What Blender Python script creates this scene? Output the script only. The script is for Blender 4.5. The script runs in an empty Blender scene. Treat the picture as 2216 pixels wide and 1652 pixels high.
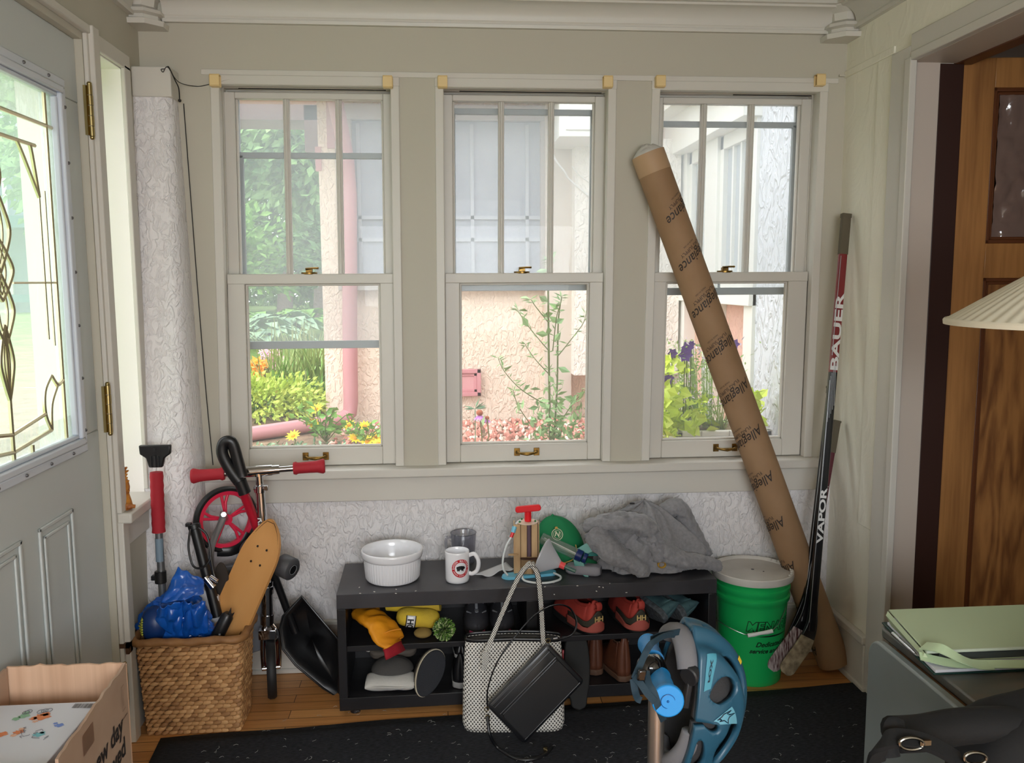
import bpy, bmesh, math, random
from mathutils import Vector, Matrix, noise
PI = math.pi
SC = bpy.context.scene
COL = SC.collection

# ---------------------------------------------------------------- camera, world, exposure
FPX, CAMH = 1850.0, 1.5
PITCH, YAW, ROLL = math.radians(6.746), math.radians(4.636), math.radians(-0.286)
FW = Vector((math.sin(YAW)*math.cos(PITCH), math.cos(YAW)*math.cos(PITCH), -math.sin(PITCH)))
R0 = Vector((math.cos(YAW), -math.sin(YAW), 0)); U0 = R0.cross(FW)
RT = R0*math.cos(ROLL) + U0*math.sin(ROLL); UP = -R0*math.sin(ROLL) + U0*math.cos(ROLL)
EYE = Vector((0, 0, CAMH))
cam = bpy.data.cameras.new('camera'); cam.sensor_width = 36.0; cam.lens = FPX*36/2216; cam.clip_start = .02
co = bpy.data.objects.new('camera', cam); COL.objects.link(co)
co.matrix_world = Matrix(((RT.x, UP.x, -FW.x, EYE.x), (RT.y, UP.y, -FW.y, EYE.y), (RT.z, UP.z, -FW.z, EYE.z), (0, 0, 0, 1)))
SC.camera = co
SC.view_settings.view_transform = 'Standard'; SC.view_settings.look = 'None'
SC.view_settings.gamma = 1; SC.view_settings.use_curve_mapping = False
SC.view_settings.exposure = 0.0
SC.cycles.max_bounces = 10; SC.cycles.diffuse_bounces = 5; SC.cycles.transparent_max_bounces = 24
SC.cycles.use_denoising = True; SC.cycles.caustics_reflective = False; SC.cycles.caustics_refractive = False
SC.cycles.sample_clamp_indirect = 6

world = bpy.data.worlds.new('overcast_sky'); SC.world = world; world.use_nodes = True
wn = world.node_tree.nodes; wl = world.node_tree.links
bg = wn['Background']; bg.inputs['Strength'].default_value = 4.6
tc = wn.new('ShaderNodeTexCoord'); sx = wn.new('ShaderNodeSeparateXYZ'); cr = wn.new('ShaderNodeValToRGB')
wl.new(tc.outputs['Generated'], sx.inputs[0]); wl.new(sx.outputs['Z'], cr.inputs['Fac']); wl.new(cr.outputs['Color'], bg.inputs['Color'])
cr.color_ramp.elements[0].position = 0.0; cr.color_ramp.elements[0].color = (.80, .84, .82, 1)
cr.color_ramp.elements[1].position = 0.6; cr.color_ramp.elements[1].color = (.96, .98, 1.0, 1)

def area(name, loc, rot, sx_, sy_, power, color):
    l = bpy.data.lights.new(name, 'AREA'); l.shape = 'RECTANGLE'; l.size = sx_; l.size_y = sy_; l.energy = power; l.color = color
    o = bpy.data.objects.new(name, l); COL.objects.link(o); o.location = loc; o.rotation_euler = rot
# added area lamps standing in for daylight from assumed, unseen windows behind the camera
area('window_daylight_left', (-1.10, .45, 1.5), (0, -PI/2, 0), 1.3, 1.9, 20, (.95, 1.0, .93))  # added lamp at a closed stretch of left wall, no window built there
area('window_daylight_rear', (.25, -1.85, 1.5), (PI/2-.55, 0, 0), 2.0, 1.2, 98, (.91, .95, 1.0))  # added lamp, wider than the assumed opening in the rear wall behind it

def at(px, py, X=None, Y=None, Z=None):
    """point of a world plane (X=, Y= or Z= constant) seen at a photograph position"""
    d = RT*((px-1108)/FPX) - UP*((py-826)/FPX) + FW
    t = Y/d.y if Y is not None else ((Z-CAMH)/d.z if Z is not None else X/d.x)
    return EYE + d*t

# ---------------------------------------------------------------- materials
def lin(c):
    return tuple(((x/255)/12.92 if x/255 <= .04045 else ((x/255+.055)/1.055)**2.4) for x in c)
MATS = {}
def mat(name, rgb, rough=.6, metal=0, bump=None, var=None, trans=0, spec=None, coat=0, sheen=0, alpha=1, ior=None, sss=0):
    """rgb 0-255; bump=(scale,strength,distance[,detail]); var=(rgb2,scale[,stretch]) mixes a second colour by noise"""
    if name in MATS: return MATS[name]
    m = bpy.data.materials.new(name); m.use_nodes = True; MATS[name] = m
    nt = m.node_tree; N = nt.nodes; L = nt.links; b = N['Principled BSDF']
    c = lin(rgb); b.inputs['Base Color'].default_value = (*c, 1); b.inputs['Roughness'].default_value = rough
    b.inputs['Metallic'].default_value = metal; b.inputs['Transmission Weight'].default_value = trans
    b.inputs['Coat Weight'].default_value = coat; b.inputs['Sheen Weight'].default_value = sheen; b.inputs['Alpha'].default_value = alpha
    if spec is not None: b.inputs['Specular IOR Level'].default_value = spec
    if ior: b.inputs['IOR'].default_value = ior
    if sss: b.inputs['Subsurface Weight'].default_value = sss; b.inputs['Subsurface Scale'].default_value = .02
    t = N.new('ShaderNodeTexCoord')
    if var:
        mp = N.new('ShaderNodeMapping'); L.new(t.outputs['Object'], mp.inputs[0])
        if len(var) > 2: mp.inputs['Scale'].default_value = var[2]
        n = N.new('ShaderNodeTexNoise'); n.inputs['Scale'].default_value = var[1]; n.inputs['Detail'].default_value = 6
        L.new(mp.outputs[0], n.inputs['Vector'])
        r = N.new('ShaderNodeValToRGB'); r.color_ramp.elements[0].position = .35; r.color_ramp.elements[1].position = .65
        r.color_ramp.elements[0].color = (*c, 1); r.color_ramp.elements[1].color = (*lin(var[0]), 1)
        L.new(n.outputs['Fac'], r.inputs[0]); L.new(r.outputs[0], b.inputs['Base Color'])
    if bump:
        n = N.new('ShaderNodeTexNoise'); n.inputs['Scale'].default_value = bump[0]; n.inputs['Detail'].default_value = bump[3] if len(bump) > 3 else 3
        bp = N.new('ShaderNodeBump'); bp.inputs['Strength'].default_value = bump[1]; bp.inputs['Distance'].default_value = bump[2]
        L.new(t.outputs['Object'], n.inputs['Vector']); L.new(n.outputs['Fac'], bp.inputs['Height']); L.new(bp.outputs[0], b.inputs['Normal'])
    return m
def N_(m): return m.node_tree.nodes, m.node_tree.links, m.node_tree.nodes['Principled BSDF']

def stucco(name, rgb, scale, dist, rgb2=None):
    m = mat(name, rgb, .75, var=(rgb2, 3) if rgb2 else None)
    N, L, b = N_(m)
    t = N.new('ShaderNodeTexCoord'); n1 = N.new('ShaderNodeTexNoise'); n1.inputs['Scale'].default_value = scale; n1.inputs['Detail'].default_value = 4; n1.inputs['Distortion'].default_value = 1.2
    n1.inputs['Roughness'].default_value = .5
    mp = N.new('ShaderNodeMapping'); mp.inputs['Scale'].default_value = (1, 1, .6)
    r = N.new('ShaderNodeValToRGB'); r.color_ramp.elements[0].position = .44; r.color_ramp.elements[1].position = .60
    n2 = N.new('ShaderNodeTexNoise'); n2.inputs['Scale'].default_value = scale*4; n2.inputs['Detail'].default_value = 2
    ad = N.new('ShaderNodeMath'); ad.operation = 'MULTIPLY_ADD'; ad.inputs[1].default_value = .25
    bp = N.new('ShaderNodeBump'); bp.inputs['Strength'].default_value = .7; bp.inputs['Distance'].default_value = dist
    L.new(t.outputs['Object'], mp.inputs[0]); L.new(mp.outputs[0], n1.inputs['Vector']); L.new(mp.outputs[0], n2.inputs['Vector']); L.new(n1.outputs['Fac'], r.inputs[0])
    L.new(n2.outputs['Fac'], ad.inputs[0]); L.new(r.outputs[0], ad.inputs[2]); L.new(ad.outputs[0], bp.inputs['Height']); L.new(bp.outputs[0], b.inputs['Normal'])
    return m

def wood(name, dark, light, scale=6, stretch=(1, 1, .08), rough=.45, dist=4.0):
    m = mat(name, dark, rough); N, L, b = N_(m)
    t = N.new('ShaderNodeTexCoord'); mp = N.new('ShaderNodeMapping'); mp.inputs['Scale'].default_value = stretch
    n = N.new('ShaderNodeTexNoise'); n.inputs['Scale'].default_value = scale; n.inputs['Detail'].default_value = 3
    w = N.new('ShaderNodeMath'); w.operation = 'MULTIPLY'; w.inputs[1].default_value = dist
    fr = N.new('ShaderNodeMath'); fr.operation = 'PINGPONG'; fr.inputs[1].default_value = .5
    n2 = N.new('ShaderNodeTexNoise'); n2.inputs['Scale'].default_value = scale*14; n2.inputs['Detail'].default_value = 3
    ad = N.new('ShaderNodeMath'); ad.operation = 'ADD'
    r = N.new('ShaderNodeValToRGB'); r.color_ramp.elements[0].color = (*lin(dark), 1); r.color_ramp.elements[1].color = (*lin(light), 1)
    r.color_ramp.elements[0].position = .45; r.color_ramp.elements[1].position = 1.0
    L.new(t.outputs['Object'], mp.inputs[0]); L.new(mp.outputs[0], n.inputs['Vector']); L.new(mp.outputs[0], n2.inputs['Vector'])
    L.new(n.outputs['Fac'], w.inputs[0]); L.new(w.outputs[0], fr.inputs[0]); L.new(fr.outputs[0], ad.inputs[0]); L.new(n2.outputs['Fac'], ad.inputs[1])
    L.new(ad.outputs[0], r.inputs[0]); L.new(r.outputs[0], b.inputs['Base Color'])
    return m

def sheer(name, rgb, fac, rough_gloss=.02, gloss=.06, trl=.5):
    """thin pane: mostly clear, a little milky, a little mirror-like"""
    m = bpy.data.materials.new(name); m.use_nodes = True; N = m.node_tree.nodes; L = m.node_tree.links
    N.remove(N['Principled BSDF']); out = N['Material Output']; MATS[name] = m
    tr = N.new('ShaderNodeBsdfTransparent'); df = N.new('ShaderNodeBsdfDiffuse'); tl = N.new('ShaderNodeBsdfTranslucent'); gl = N.new('ShaderNodeBsdfGlossy')
    df.inputs[0].default_value = (*lin(rgb), 1); tl.inputs[0].default_value = (*lin(rgb), 1); gl.inputs['Roughness'].default_value = rough_gloss
    a = N.new('ShaderNodeMixShader'); a.inputs[0].default_value = trl; L.new(df.outputs[0], a.inputs[1]); L.new(tl.outputs[0], a.inputs[2])
    c = N.new('ShaderNodeMixShader'); c.inputs[0].default_value = fac; L.new(tr.outputs[0], c.inputs[1]); L.new(a.outputs[0], c.inputs[2])
    g = N.new('ShaderNodeMixShader'); g.inputs[0].default_value = gloss; L.new(c.outputs[0], g.inputs[1]); L.new(gl.outputs[0], g.inputs[2])
    L.new(g.outputs[0], out.inputs[0]); return m

# ---------------------------------------------------------------- mesh builder
def rotm(x=0, y=0, z=0):
    return (Matrix.Rotation(math.radians(z), 4, 'Z') @ Matrix.Rotation(math.radians(y), 4, 'Y') @ Matrix.Rotation(math.radians(x), 4, 'X'))
def frame_to(d, up=(0, 0, 1)):
    """4x4 whose Z axis points along d"""
    z = Vector(d).normalized(); u = Vector(up)
    if abs(z.dot(u)) > .99: u = Vector((0, 1, 0)) if abs(z.y) < .9 else Vector((1, 0, 0))
    x = u.cross(z).normalized(); y = z.cross(x)
    return Matrix(((x.x, y.x, z.x, 0), (x.y, y.y, z.y, 0), (x.z, y.z, z.z, 0), (0, 0, 0, 1)))
def T(x, y, z): return Matrix.Translation((x, y, z))

class M:
    def __init__(s): s.v = []; s.f = []; s.m = []
    def add(s, vs, fs, mi=0, X=None):
        o = len(s.v)
        s.v += [(X @ Vector(p)) if X is not None else Vector(p) for p in vs]
        s.f += [tuple(i+o for i in f) for f in fs]; s.m += [mi]*len(fs); return s
    def box(s, c, d, X=None, mi=0):
        h = [k/2 for k in d]
        vs = [(c[0]+a*h[0], c[1]+b*h[1], c[2]+e*h[2]) for a in (-1, 1) for b in (-1, 1) for e in (-1, 1)]
        return s.add(vs, [(0, 1, 3, 2), (4, 6, 7, 5), (0, 4, 5, 1), (2, 3, 7, 6), (0, 2, 6, 4), (1, 5, 7, 3)], mi, X)
    def bb(s, x0, x1, y0, y1, z0, z1, mi=0, X=None):
        return s.box(((x0+x1)/2, (y0+y1)/2, (z0+z1)/2), (x1-x0, y1-y0, z1-z0), X, mi)
    def tube(s, pts, r, n=10, mi=0, caps=True, closed=False, flat=None, X=None):
        """flat=(a,b): elliptical section multipliers"""
        pts = [Vector(p) for p in pts]; k = len(pts); rs = r if hasattr(r, '__len__') else [r]*k
        vs = []; prev = None
        for i, p in enumerate(pts):
            if closed: d = pts[(i+1) % k]-pts[i-1]
            else: d = pts[min(i+1, k-1)]-pts[max(i-1, 0)]
            d = d.normalized() if d.length > 1e-9 else Vector((0, 0, 1))
            if prev is None:
                u = Vector((0, 0, 1)) if abs(d.z) < .9 else Vector((0, 1, 0))
                a = d.cross(u).normalized()
            else:
                a = prev-d*prev.dot(d); a = a.normalized() if a.length > 1e-6 else d.orthogonal().normalized()
            prev = a; b = d.cross(a); fa, fb = flat if flat else (1, 1)
            for j in range(n):
                t = 2*PI*j/n; vs.append(p+a*(rs[i]*math.cos(t)*fa)+b*(rs[i]*math.sin(t)*fb))
        fs = []
        for i in range(k if closed else k-1):
            i2 = (i+1) % k
            for j in range(n): fs.append((i*n+j, i*n+(j+1) % n, i2*n+(j+1) % n, i2*n+j))
        if caps and not closed: fs += [tuple(reversed(range(n))), tuple((k-1)*n+j for j in range(n))]
        return s.add(vs, fs, mi, X)
    def cyl(s, a, b, r, n=20, mi=0, r2=None, X=None): return s.tube([a, b], [r, r if r2 is None else r2], n, mi, X=X)
    def lathe(s, prof, n=40, X=None, mi=0, a0=0, a1=2*PI, fr=None):
        vs = []; full = abs(a1-a0-2*PI) < 1e-6; c = n if full else n+1
        for r, z in prof:
            for j in range(c):
                t = a0+(a1-a0)*j/n; rr = r*(fr(t, z) if fr else 1); vs.append((rr*math.cos(t), rr*math.sin(t), z))
        fs = [(i*c+j, i*c+(j+1) % c, (i+1)*c+(j+1) % c, (i+1)*c+j) for i in range(len(prof)-1) for j in range(n)]
        return s.add(vs, fs, mi, X)
    def grid(s, fn, nu, nv, cu=False, cv=False, mi=0, X=None, skip=None):
        a = nu if cu else nu+1; b = nv if cv else nv+1
        vs = [fn(i/nu, j/nv) for i in range(a) for j in range(b)]
        fs = []
        for i in range(nu):
            for j in range(nv):
                if skip and skip((i+.5)/nu, (j+.5)/nv): continue
                fs.append((i*b+j, ((i+1) % a)*b+j, ((i+1) % a)*b+(j+1) % b, i*b+(j+1) % b))
        return s.add(vs, fs, mi, X)
    def prism(s, poly, h, X=None, mi=0, z0=0):
        n = len(poly); vs = [(x, y, z0) for x, y in poly]+[(x, y, z0+h) for x, y in poly]
        fs = [tuple(reversed(range(n))), tuple(range(n, 2*n))]+[(i, (i+1) % n, n+(i+1) % n, n+i) for i in range(n)]
        return s.add(vs, fs, mi, X)
    def ball(s, c, r, n=16, X=None, mi=0):
        r = r if hasattr(r, '__len__') else (r, r, r)
        return s.grid(lambda u, v: Vector((c[0]+r[0]*math.cos(2*PI*u)*math.sin(PI*(.001+.998*v)), c[1]+r[1]*math.sin(2*PI*u)*math.sin(PI*(.001+.998*v)), c[2]-r[2]*math.cos(PI*v))), n, n//2, cu=True, X=X, mi=mi)
    def loft(s, rings, caps=True, mi=0, X=None):
        n = len(rings[0]); vs = [p for r in rings for p in r]
        fs = [(i*n+j, i*n+(j+1) % n, (i+1)*n+(j+1) % n, (i+1)*n+j) for i in range(len(rings)-1) for j in range(n)]
        if caps: fs += [tuple(reversed(range(n))), tuple((len(rings)-1)*n+j for j in range(n))]
        return s.add(vs, fs, mi, X)
    def map(s, fn):
        s.v = [Vector(fn(p)) for p in s.v]; return s
    def sub(s, it=1):
        """plain subdivision (keeps the flat shape) so the mesh can be bent"""
        for _ in range(it):
            bm = bmesh.new(); vv = [bm.verts.new(p) for p in s.v]
            for f, mi in zip(s.f, s.m):
                try: bm.faces.new([vv[i] for i in f]).material_index = mi
                except ValueError: pass
            bmesh.ops.triangulate(bm, faces=[f for f in bm.faces if len(f.verts) > 4])
            bmesh.ops.subdivide_edges(bm, edges=bm.edges[:], cuts=1, use_grid_fill=True)
            bm.verts.index_update(); s.v = [v.co.copy() for v in bm.verts]; s.f = [tuple(v.index for v in f.verts) for f in bm.faces]; s.m = [f.material_index for f in bm.faces]; bm.free()
        return s

WM = {}
def tag(o, label=None, cat=None, group=None, kind=None):
    if label: o['label'] = label
    if cat: o['category'] = cat
    if group: o['group'] = group
    if kind: o['kind'] = kind
    return o
def thing(name, label, cat, loc=(0, 0, 0), rz=0, group=None, rot=None):
    o = bpy.data.objects.new(name, None); COL.objects.link(o); o.empty_display_size = .05
    R = rotm(0, 0, rz) if rot is None else rot
    mw = Matrix.Translation(Vector(loc)) @ R
    o.matrix_world = mw; WM[o.name] = mw.copy(); return tag(o, label, cat, group)
def part(name, mb, mats, parent=None, world=False, smooth=True, bevel=0, subsurf=0, solid=0, ang=40, seg=2, origin=None, label=None, solid_off=-1):
    if not isinstance(mats, (list, tuple)): mats = [mats]
    vs = mb.v
    if parent is not None and world:
        iv = WM[parent.name].inverted(); vs = [iv @ p for p in vs]
    loc = None
    if parent is None:
        if origin is None:
            xs = [p.x for p in vs]; ys = [p.y for p in vs]; zs = [p.z for p in vs]
            origin = Vector(((min(xs)+max(xs))/2, (min(ys)+max(ys))/2, min(zs)))
        loc = Vector(origin); vs = [p-loc for p in vs]
    me = bpy.data.meshes.new(name); me.from_pydata([tuple(p) for p in vs], [], mb.f)
    for m in mats: me.materials.append(m)
    if len(mats) > 1: me.polygons.foreach_set('material_index', mb.m)
    bm = bmesh.new(); bm.from_mesh(me); bmesh.ops.recalc_face_normals(bm, faces=bm.faces[:])
    bm.to_mesh(me); bm.free()
    if smooth:
        me.polygons.foreach_set('use_smooth', [True]*len(me.polygons))
        me.set_sharp_from_angle(angle=math.radians(ang))
    me.update()
    o = bpy.data.objects.new(name, me); COL.objects.link(o)
    if parent is not None: o.parent = parent; WM[o.name] = WM[parent.name]
    else: o.location = loc; WM[o.name] = Matrix.Translation(loc)
    if solid: md = o.modifiers.new('thickness', 'SOLIDIFY'); md.thickness = solid; md.offset = solid_off
    if bevel: md = o.modifiers.new('bevel', 'BEVEL'); md.width = bevel; md.segments = seg; md.limit_method = 'ANGLE'; md.angle_limit = math.radians(35); md.harden_normals = False
    if subsurf: md = o.modifiers.new('smooth', 'SUBSURF'); md.levels = subsurf; md.render_levels = subsurf
    if label: o['label'] = label
    return o
def solo(name, mb, mats, label, cat, group=None, kind=None, **k):
    return tag(part(name, mb, mats, None, **k), label, cat, group, kind)
def struct(name, mb, mats, parent=None, **k):
    o = part(name, mb, mats, parent, **k)
    if parent is None: o['kind'] = 'structure'
    return o
def text(s, size, X=None, fn=None, extrude=0, shear=0, cuts=0, align='CENTER', bold=0, space=1.0, sx=1.0):
    """lettering as mesh (x right, y up), returned as a builder"""
    c = bpy.data.curves.new('lettering', 'FONT'); c.body = s; c.size = size; c.align_x = align; c.align_y = 'CENTER'; c.extrude = extrude
    c.shear = shear; c.offset = bold; c.space_character = space; c.resolution_u = 4
    o = bpy.data.objects.new('lettering', c); me = bpy.data.meshes.new_from_object(o)
    m = M(); m.add([(v.co.x*sx, v.co.y, v.co.z) for v in me.vertices], [tuple(p.vertices) for p in me.polygons])
    bpy.data.objects.remove(o); bpy.data.meshes.remove(me); bpy.data.curves.remove(c)
    if cuts: m.sub(cuts)
    if X is not None: m.v = [X @ p for p in m.v]
    if fn: m.map(fn)
    return m
def arc(c, r, a0, a1, n, ax='XZ', r2=None):
    r2 = r if r2 is None else r2; o = []
    for i in range(n+1):
        t = math.radians(a0+(a1-a0)*i/n); p, q = r*math.cos(t), r2*math.sin(t)
        o.append(Vector(c)+(Vector((p, 0, q)) if ax == 'XZ' else Vector((p, q, 0)) if ax == 'XY' else Vector((0, p, q))))
    return o
def catmull(pts, k=6, closed=False):
    pts = [Vector(p) for p in pts]; n = len(pts); o = []
    for i in range(n if closed else n-1):
        g = (lambda j: pts[j % n]) if closed else (lambda j: pts[max(0, min(n-1, j))])
        a, b, c, d = g(i-1), g(i), g(i+1), g(i+2)
        for j in range(k):
            t = j/k; o.append(.5*((2*b)+(c-a)*t+(2*a-5*b+4*c-d)*t*t+(3*b-a-3*c+d)*t**3))
    if not closed: o.append(pts[-1])
    return o
def rrect(w, h, r, n=5, cx=0, cy=0):
    o = []
    for sx_, sy_, a in ((1, 1, 0), (-1, 1, 90), (-1, -1, 180), (1, -1, 270)):
        for i in range(n+1):
            t = math.radians(a+90*i/n); o.append((cx+sx_*(w/2-r)+r*math.cos(t), cy+sy_*(h/2-r)+r*math.sin(t)))
    return o

# ---------------------------------------------------------------- the room
white = mat('white_trim_paint', (206, 202, 193), .42, bump=(60, .08, .002))
cream = mat('cream_wall_paint', (187, 182, 167), .6, bump=(30, .1, .003))
stuc = stucco('white_interior_stucco', (232, 229, 230), 42, .006)
doorp = mat('grey_blue_door_paint', (196, 201, 200), .45)
brass = mat('aged_brass', (150, 118, 62), .35, 1, var=((90, 70, 40), 40))
alum = mat('storm_window_aluminium', (160, 168, 170), .5, .3)
dark_gap = mat('dark_gap', (30, 28, 24), .9)
YB, XL, XR, ZC = 3.22, -1.05, 1.53, 2.52     # inner faces of the room
TH = .20

# openings of the three windows on the back wall: left, right at the top and bottom
WIN = [(-.79, -.163, -.813, -.172), (.005, .634, -.004, .622), (.806, 1.441, .784, 1.428)]
ZW0, ZW1 = .80, 2.21

def floor_mat():
    m = mat('oak_strip_floor', (150, 100, 52), .38); N, L, b = N_(m)
    t = N.new('ShaderNodeTexCoord'); br = N.new('ShaderNodeTexBrick'); br.inputs['Scale'].default_value = 1
    br.inputs['Brick Width'].default_value = 1.1; br.inputs['Row Height'].default_value = .057; br.inputs['Mortar Size'].default_value = .0012
    br.inputs['Color1'].default_value = (*lin((226, 166, 102)), 1); br.inputs['Color2'].default_value = (*lin((196, 134, 76)), 1); br.inputs['Mortar'].default_value = (*lin((60, 36, 18)), 1)
    mp = N.new('ShaderNodeMapping'); mp.inputs['Scale'].default_value = (3, 40, 1)
    n = N.new('ShaderNodeTexNoise'); n.inputs['Scale'].default_value = 2; n.inputs['Detail'].default_value = 5
    mx = N.new('ShaderNodeMix'); mx.data_type = 'RGBA'; mx.blend_type = 'MULTIPLY'; mx.inputs[0].default_value = .55
    r = N.new('ShaderNodeValToRGB'); r.color_ramp.elements[0].position = .3; r.color_ramp.elements[0].color = (.62, .56, .5, 1); r.color_ramp.elements[1].position = .7
    L.new(t.outputs['Object'], br.inputs[0]); L.new(t.outputs['Object'], mp.inputs[0]); L.new(mp.outputs[0], n.inputs[0]); L.new(n.outputs['Fac'], r.inputs[0])
    L.new(br.outputs['Color'], mx.inputs[6]); L.new(r.outputs[0], mx.inputs[7]); L.new(mx.outputs[2], b.inputs['Base Color']); return m
struct('floor', M().bb(XL-.3, 3.6, -2.1, YB+.02, -.1, 0), floor_mat(), origin=(0, 0, 0), smooth=False)
struct('ceiling', M().bb(XL-.3, 3.6, -2.1, YB+.3, ZC, ZC+.12), cream, smooth=False)

# back wall around the window openings: smooth boards above and between, stucco below
wb = M(); xs = [XL]+[x for w in WIN for x in (w[0]-.018, w[1]+.018)]+[XR+.02]
wb.bb(XL-TH, XR+TH, YB, YB+TH, ZW1+.02, ZC)
for i in range(0, 8, 2):
    a = xs[i]-(TH if i == 0 else 0); c = xs[i+1]+(TH if i == 6 else 0)
    t0 = 0; L0 = (WIN[i//2-1][3]+.018) if i > 0 else a; R0_ = (WIN[i//2][2]-.018) if i < 6 else c
    vs = [(L0, YB, ZW0-.03), (R0_, YB, ZW0-.03), (c, YB, ZW1+.02), (a, YB, ZW1+.02)]
    wb.add(vs+[(x, YB+TH, z) for x, y, z in vs], [(0, 1, 2, 3), (7, 6, 5, 4), (0, 4, 5, 1), (1, 5, 6, 2), (2, 6, 7, 3), (3, 7, 4, 0)])
wbo = struct('wall_back', wb, cream, smooth=False)
struct('wall_back_lower', M().bb(XL-TH, XR+TH, YB, YB+TH, -.3, ZW0-.03), stuc, smooth=False, origin=(0, YB, 0))

# stool (inner sill), apron, head casing, crown
struct('trim_1', M().bb(at(415, 1040, Y=YB).x, 1.498, YB-.055, YB+.09, .765, .80), white, bevel=.006)
struct('trim_2', M().bb(-.905, 1.47, YB-.022, YB, .672, .765), white, bevel=.003)
struct('trim_3', M().bb(-.84, 1.50, YB-.005, YB, ZW1+.02, ZW1+.040), white, bevel=.002)
# crown moulding along the back: a coved profile swept in x, and along both sides
def crown(x0, x1, prof):
    m = M(); n = len(prof)
    m.add([(x0, YB-d, z) for d, z in prof]+[(x1, YB-d, z) for d, z in prof], [(i, i+1, n+i+1, n+i) for i in range(n-1)]+[tuple(range(n)), tuple(range(n, 2*n))]); return m
cp = [(0, 2.405), (.018, 2.405), (.020, 2.417), (.012, 2.420), (.012, 2.427)]+[(.014+.055*(1-math.cos(math.radians(a))), 2.43+.055*math.sin(math.radians(a))) for a in range(0, 91, 15)]+[(.072, 2.492), (.085, 2.494), (.085, ZC), (0, ZC)]
struct('trim_4', crown(-.96, 1.475, cp), white, ang=25)
def side_crown(x, s, y0, y1):
    m = M(); n = len(cp)
    m.add([(x+s*d, y0, z) for d, z in cp]+[(x+s*d, y1, z) for d, z in cp], [(i, i+1, n+i+1, n+i) for i in range(n-1)]+[tuple(range(n)), tuple(range(n, 2*n))]); return m
struct('trim_5', side_crown(XL, 1, -2, 3.13), white, ang=25)
struct('trim_6', side_crown(XR, -1, -2, 3.13), white, ang=25)
# carved corner blocks
def corner_block(name, x, s):
    m = M()
    pr = [(.105, 2.375), (.108, 2.392), (.085, 2.400), (.085, 2.412), (.098, 2.418), (.095, 2.43), (.07, 2.445), (.075, 2.47), (.10, 2.49), (.115, ZC)]
    for (d0, z0), (d1, z1) in zip(pr[:-1], pr[1:]):
        q = lambda d, z: [(x, YB, z), (x+s*d, YB, z), (x+s*d, YB-d*.55, z), (x+s*d*.55, YB-d, z), (x, YB-d, z)]
        m.loft([q(d0, z0), q(d1, z1)])
    struct(name, m, white, smooth=True, ang=30)
corner_block('trim_7', XL, 1); corner_block('trim_8', XR, -1)
# raised picture band line on both sides where the wall board begins
struct('trim_9', M().bb(1.50, 1.53, YB-.010, YB, 2.255, 2.262), cream, smooth=False)
struct('baseboard_back', M().bb(-.89, XR, YB-.018, YB, 0, .19).bb(-.89, XR, YB-.026, YB, .0, .02).bb(-.89, XR, YB-.024, YB, .185, .205), white, bevel=.004)

# left wall (X = XL): door opening, then a slim sidelight window
DY0, DY1, DZ = 1.70, 2.722, 2.215
SY0, SY1, SZ0, SZ1 = 2.815, 3.035, .77, 2.205
wlm = M()
wlm.bb(XL-TH, XL, -2.0, DY0, 0, ZC)
wlm.bb(XL-TH, XL, DY0, SY1, DZ, ZC).bb(XL-TH, XL, SY1, YB, 0, ZC)
wlm.bb(XL-TH, XL, DY1, SY0, 0, DZ).bb(XL-TH, XL, SY0, SY1, 0, SZ0-.02)
struct('wall_left', wlm, cream, smooth=False)
# window_4: sidelight with deep white reveal
s4 = thing('window_4', None, None, (XL, (SY0+SY1)/2, SZ0)); s4['kind'] = 'structure'
part('casing', M().bb(XL, XL+.014, SY0-.03, SY0+.006, SZ0+.01, SZ1+.012).bb(XL, XL+.014, SY1-.008, SY1+.045, SZ0+.01, SZ1+.012).bb(XL, XL+.014, SY0-.03, SY1+.045, SZ1, SZ1+.05), white, s4, world=True, bevel=.003)
part('sill', M().bb(XL-.20, XL+.055, DY1+.02, YB-.135, SZ0-.035, SZ0), white, s4, world=True, bevel=.006)
part('sash_frame', M().bb(XL-.20, XL-.165, SY0, SY0+.03, SZ0, SZ1).bb(XL-.20, XL-.165, SY1-.03, SY1, SZ0, SZ1).bb(XL-.20, XL-.165, SY0, SY1, SZ0, SZ0+.04).bb(XL-.20, XL-.165, SY0, SY1, SZ1-.04, SZ1), white, s4, world=True, bevel=.003)
part('jamb_lining', M().bb(XL-.165, XL-.001, SY1-.004, SY1+.002, SZ0, SZ1).bb(XL-.165, XL-.001, SY0, SY0+.003, SZ0, SZ1).bb(XL-.165, XL-.001, SY0, SY1, SZ1-.003, SZ1+.001), mat('bright_white_enamel', (246, 243, 238), .4), s4, world=True)  # added lining, whiter than the walls: daylight on the reveal put into its colour
part('pane', M().bb(XL-.184, XL-.180, SY0+.03, SY1-.03, SZ0+.04, SZ1-.04), sheer('clear_pane', (220, 230, 226), .02), s4, world=True, smooth=False)
struct('trim_10', M().bb(XL, XL+.028, DY1+.015, SY0-.03, SZ0, 2.26).bb(XL, XL+.014, DY1+.002, DY1+.022, 0, 2.235).bb(XL, XL+.020, DY0-.08, DY1+.02, 2.235, 2.26).bb(XL, XL+.03, DY1+.015, SY0-.03, 0, SZ0-.03).bb(XL, XL+.012, SY0-.02, YB-.14, SZ0-.13, SZ0-.035).bb(XL, XL+.014, SY0-.03, SY0+.005, 0, SZ0-.13), white, bevel=.003)
struct('trim_11', M().bb(XL, XL+.012, SY0+.005, YB-.14, .0, .20), white, bevel=.003)

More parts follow.
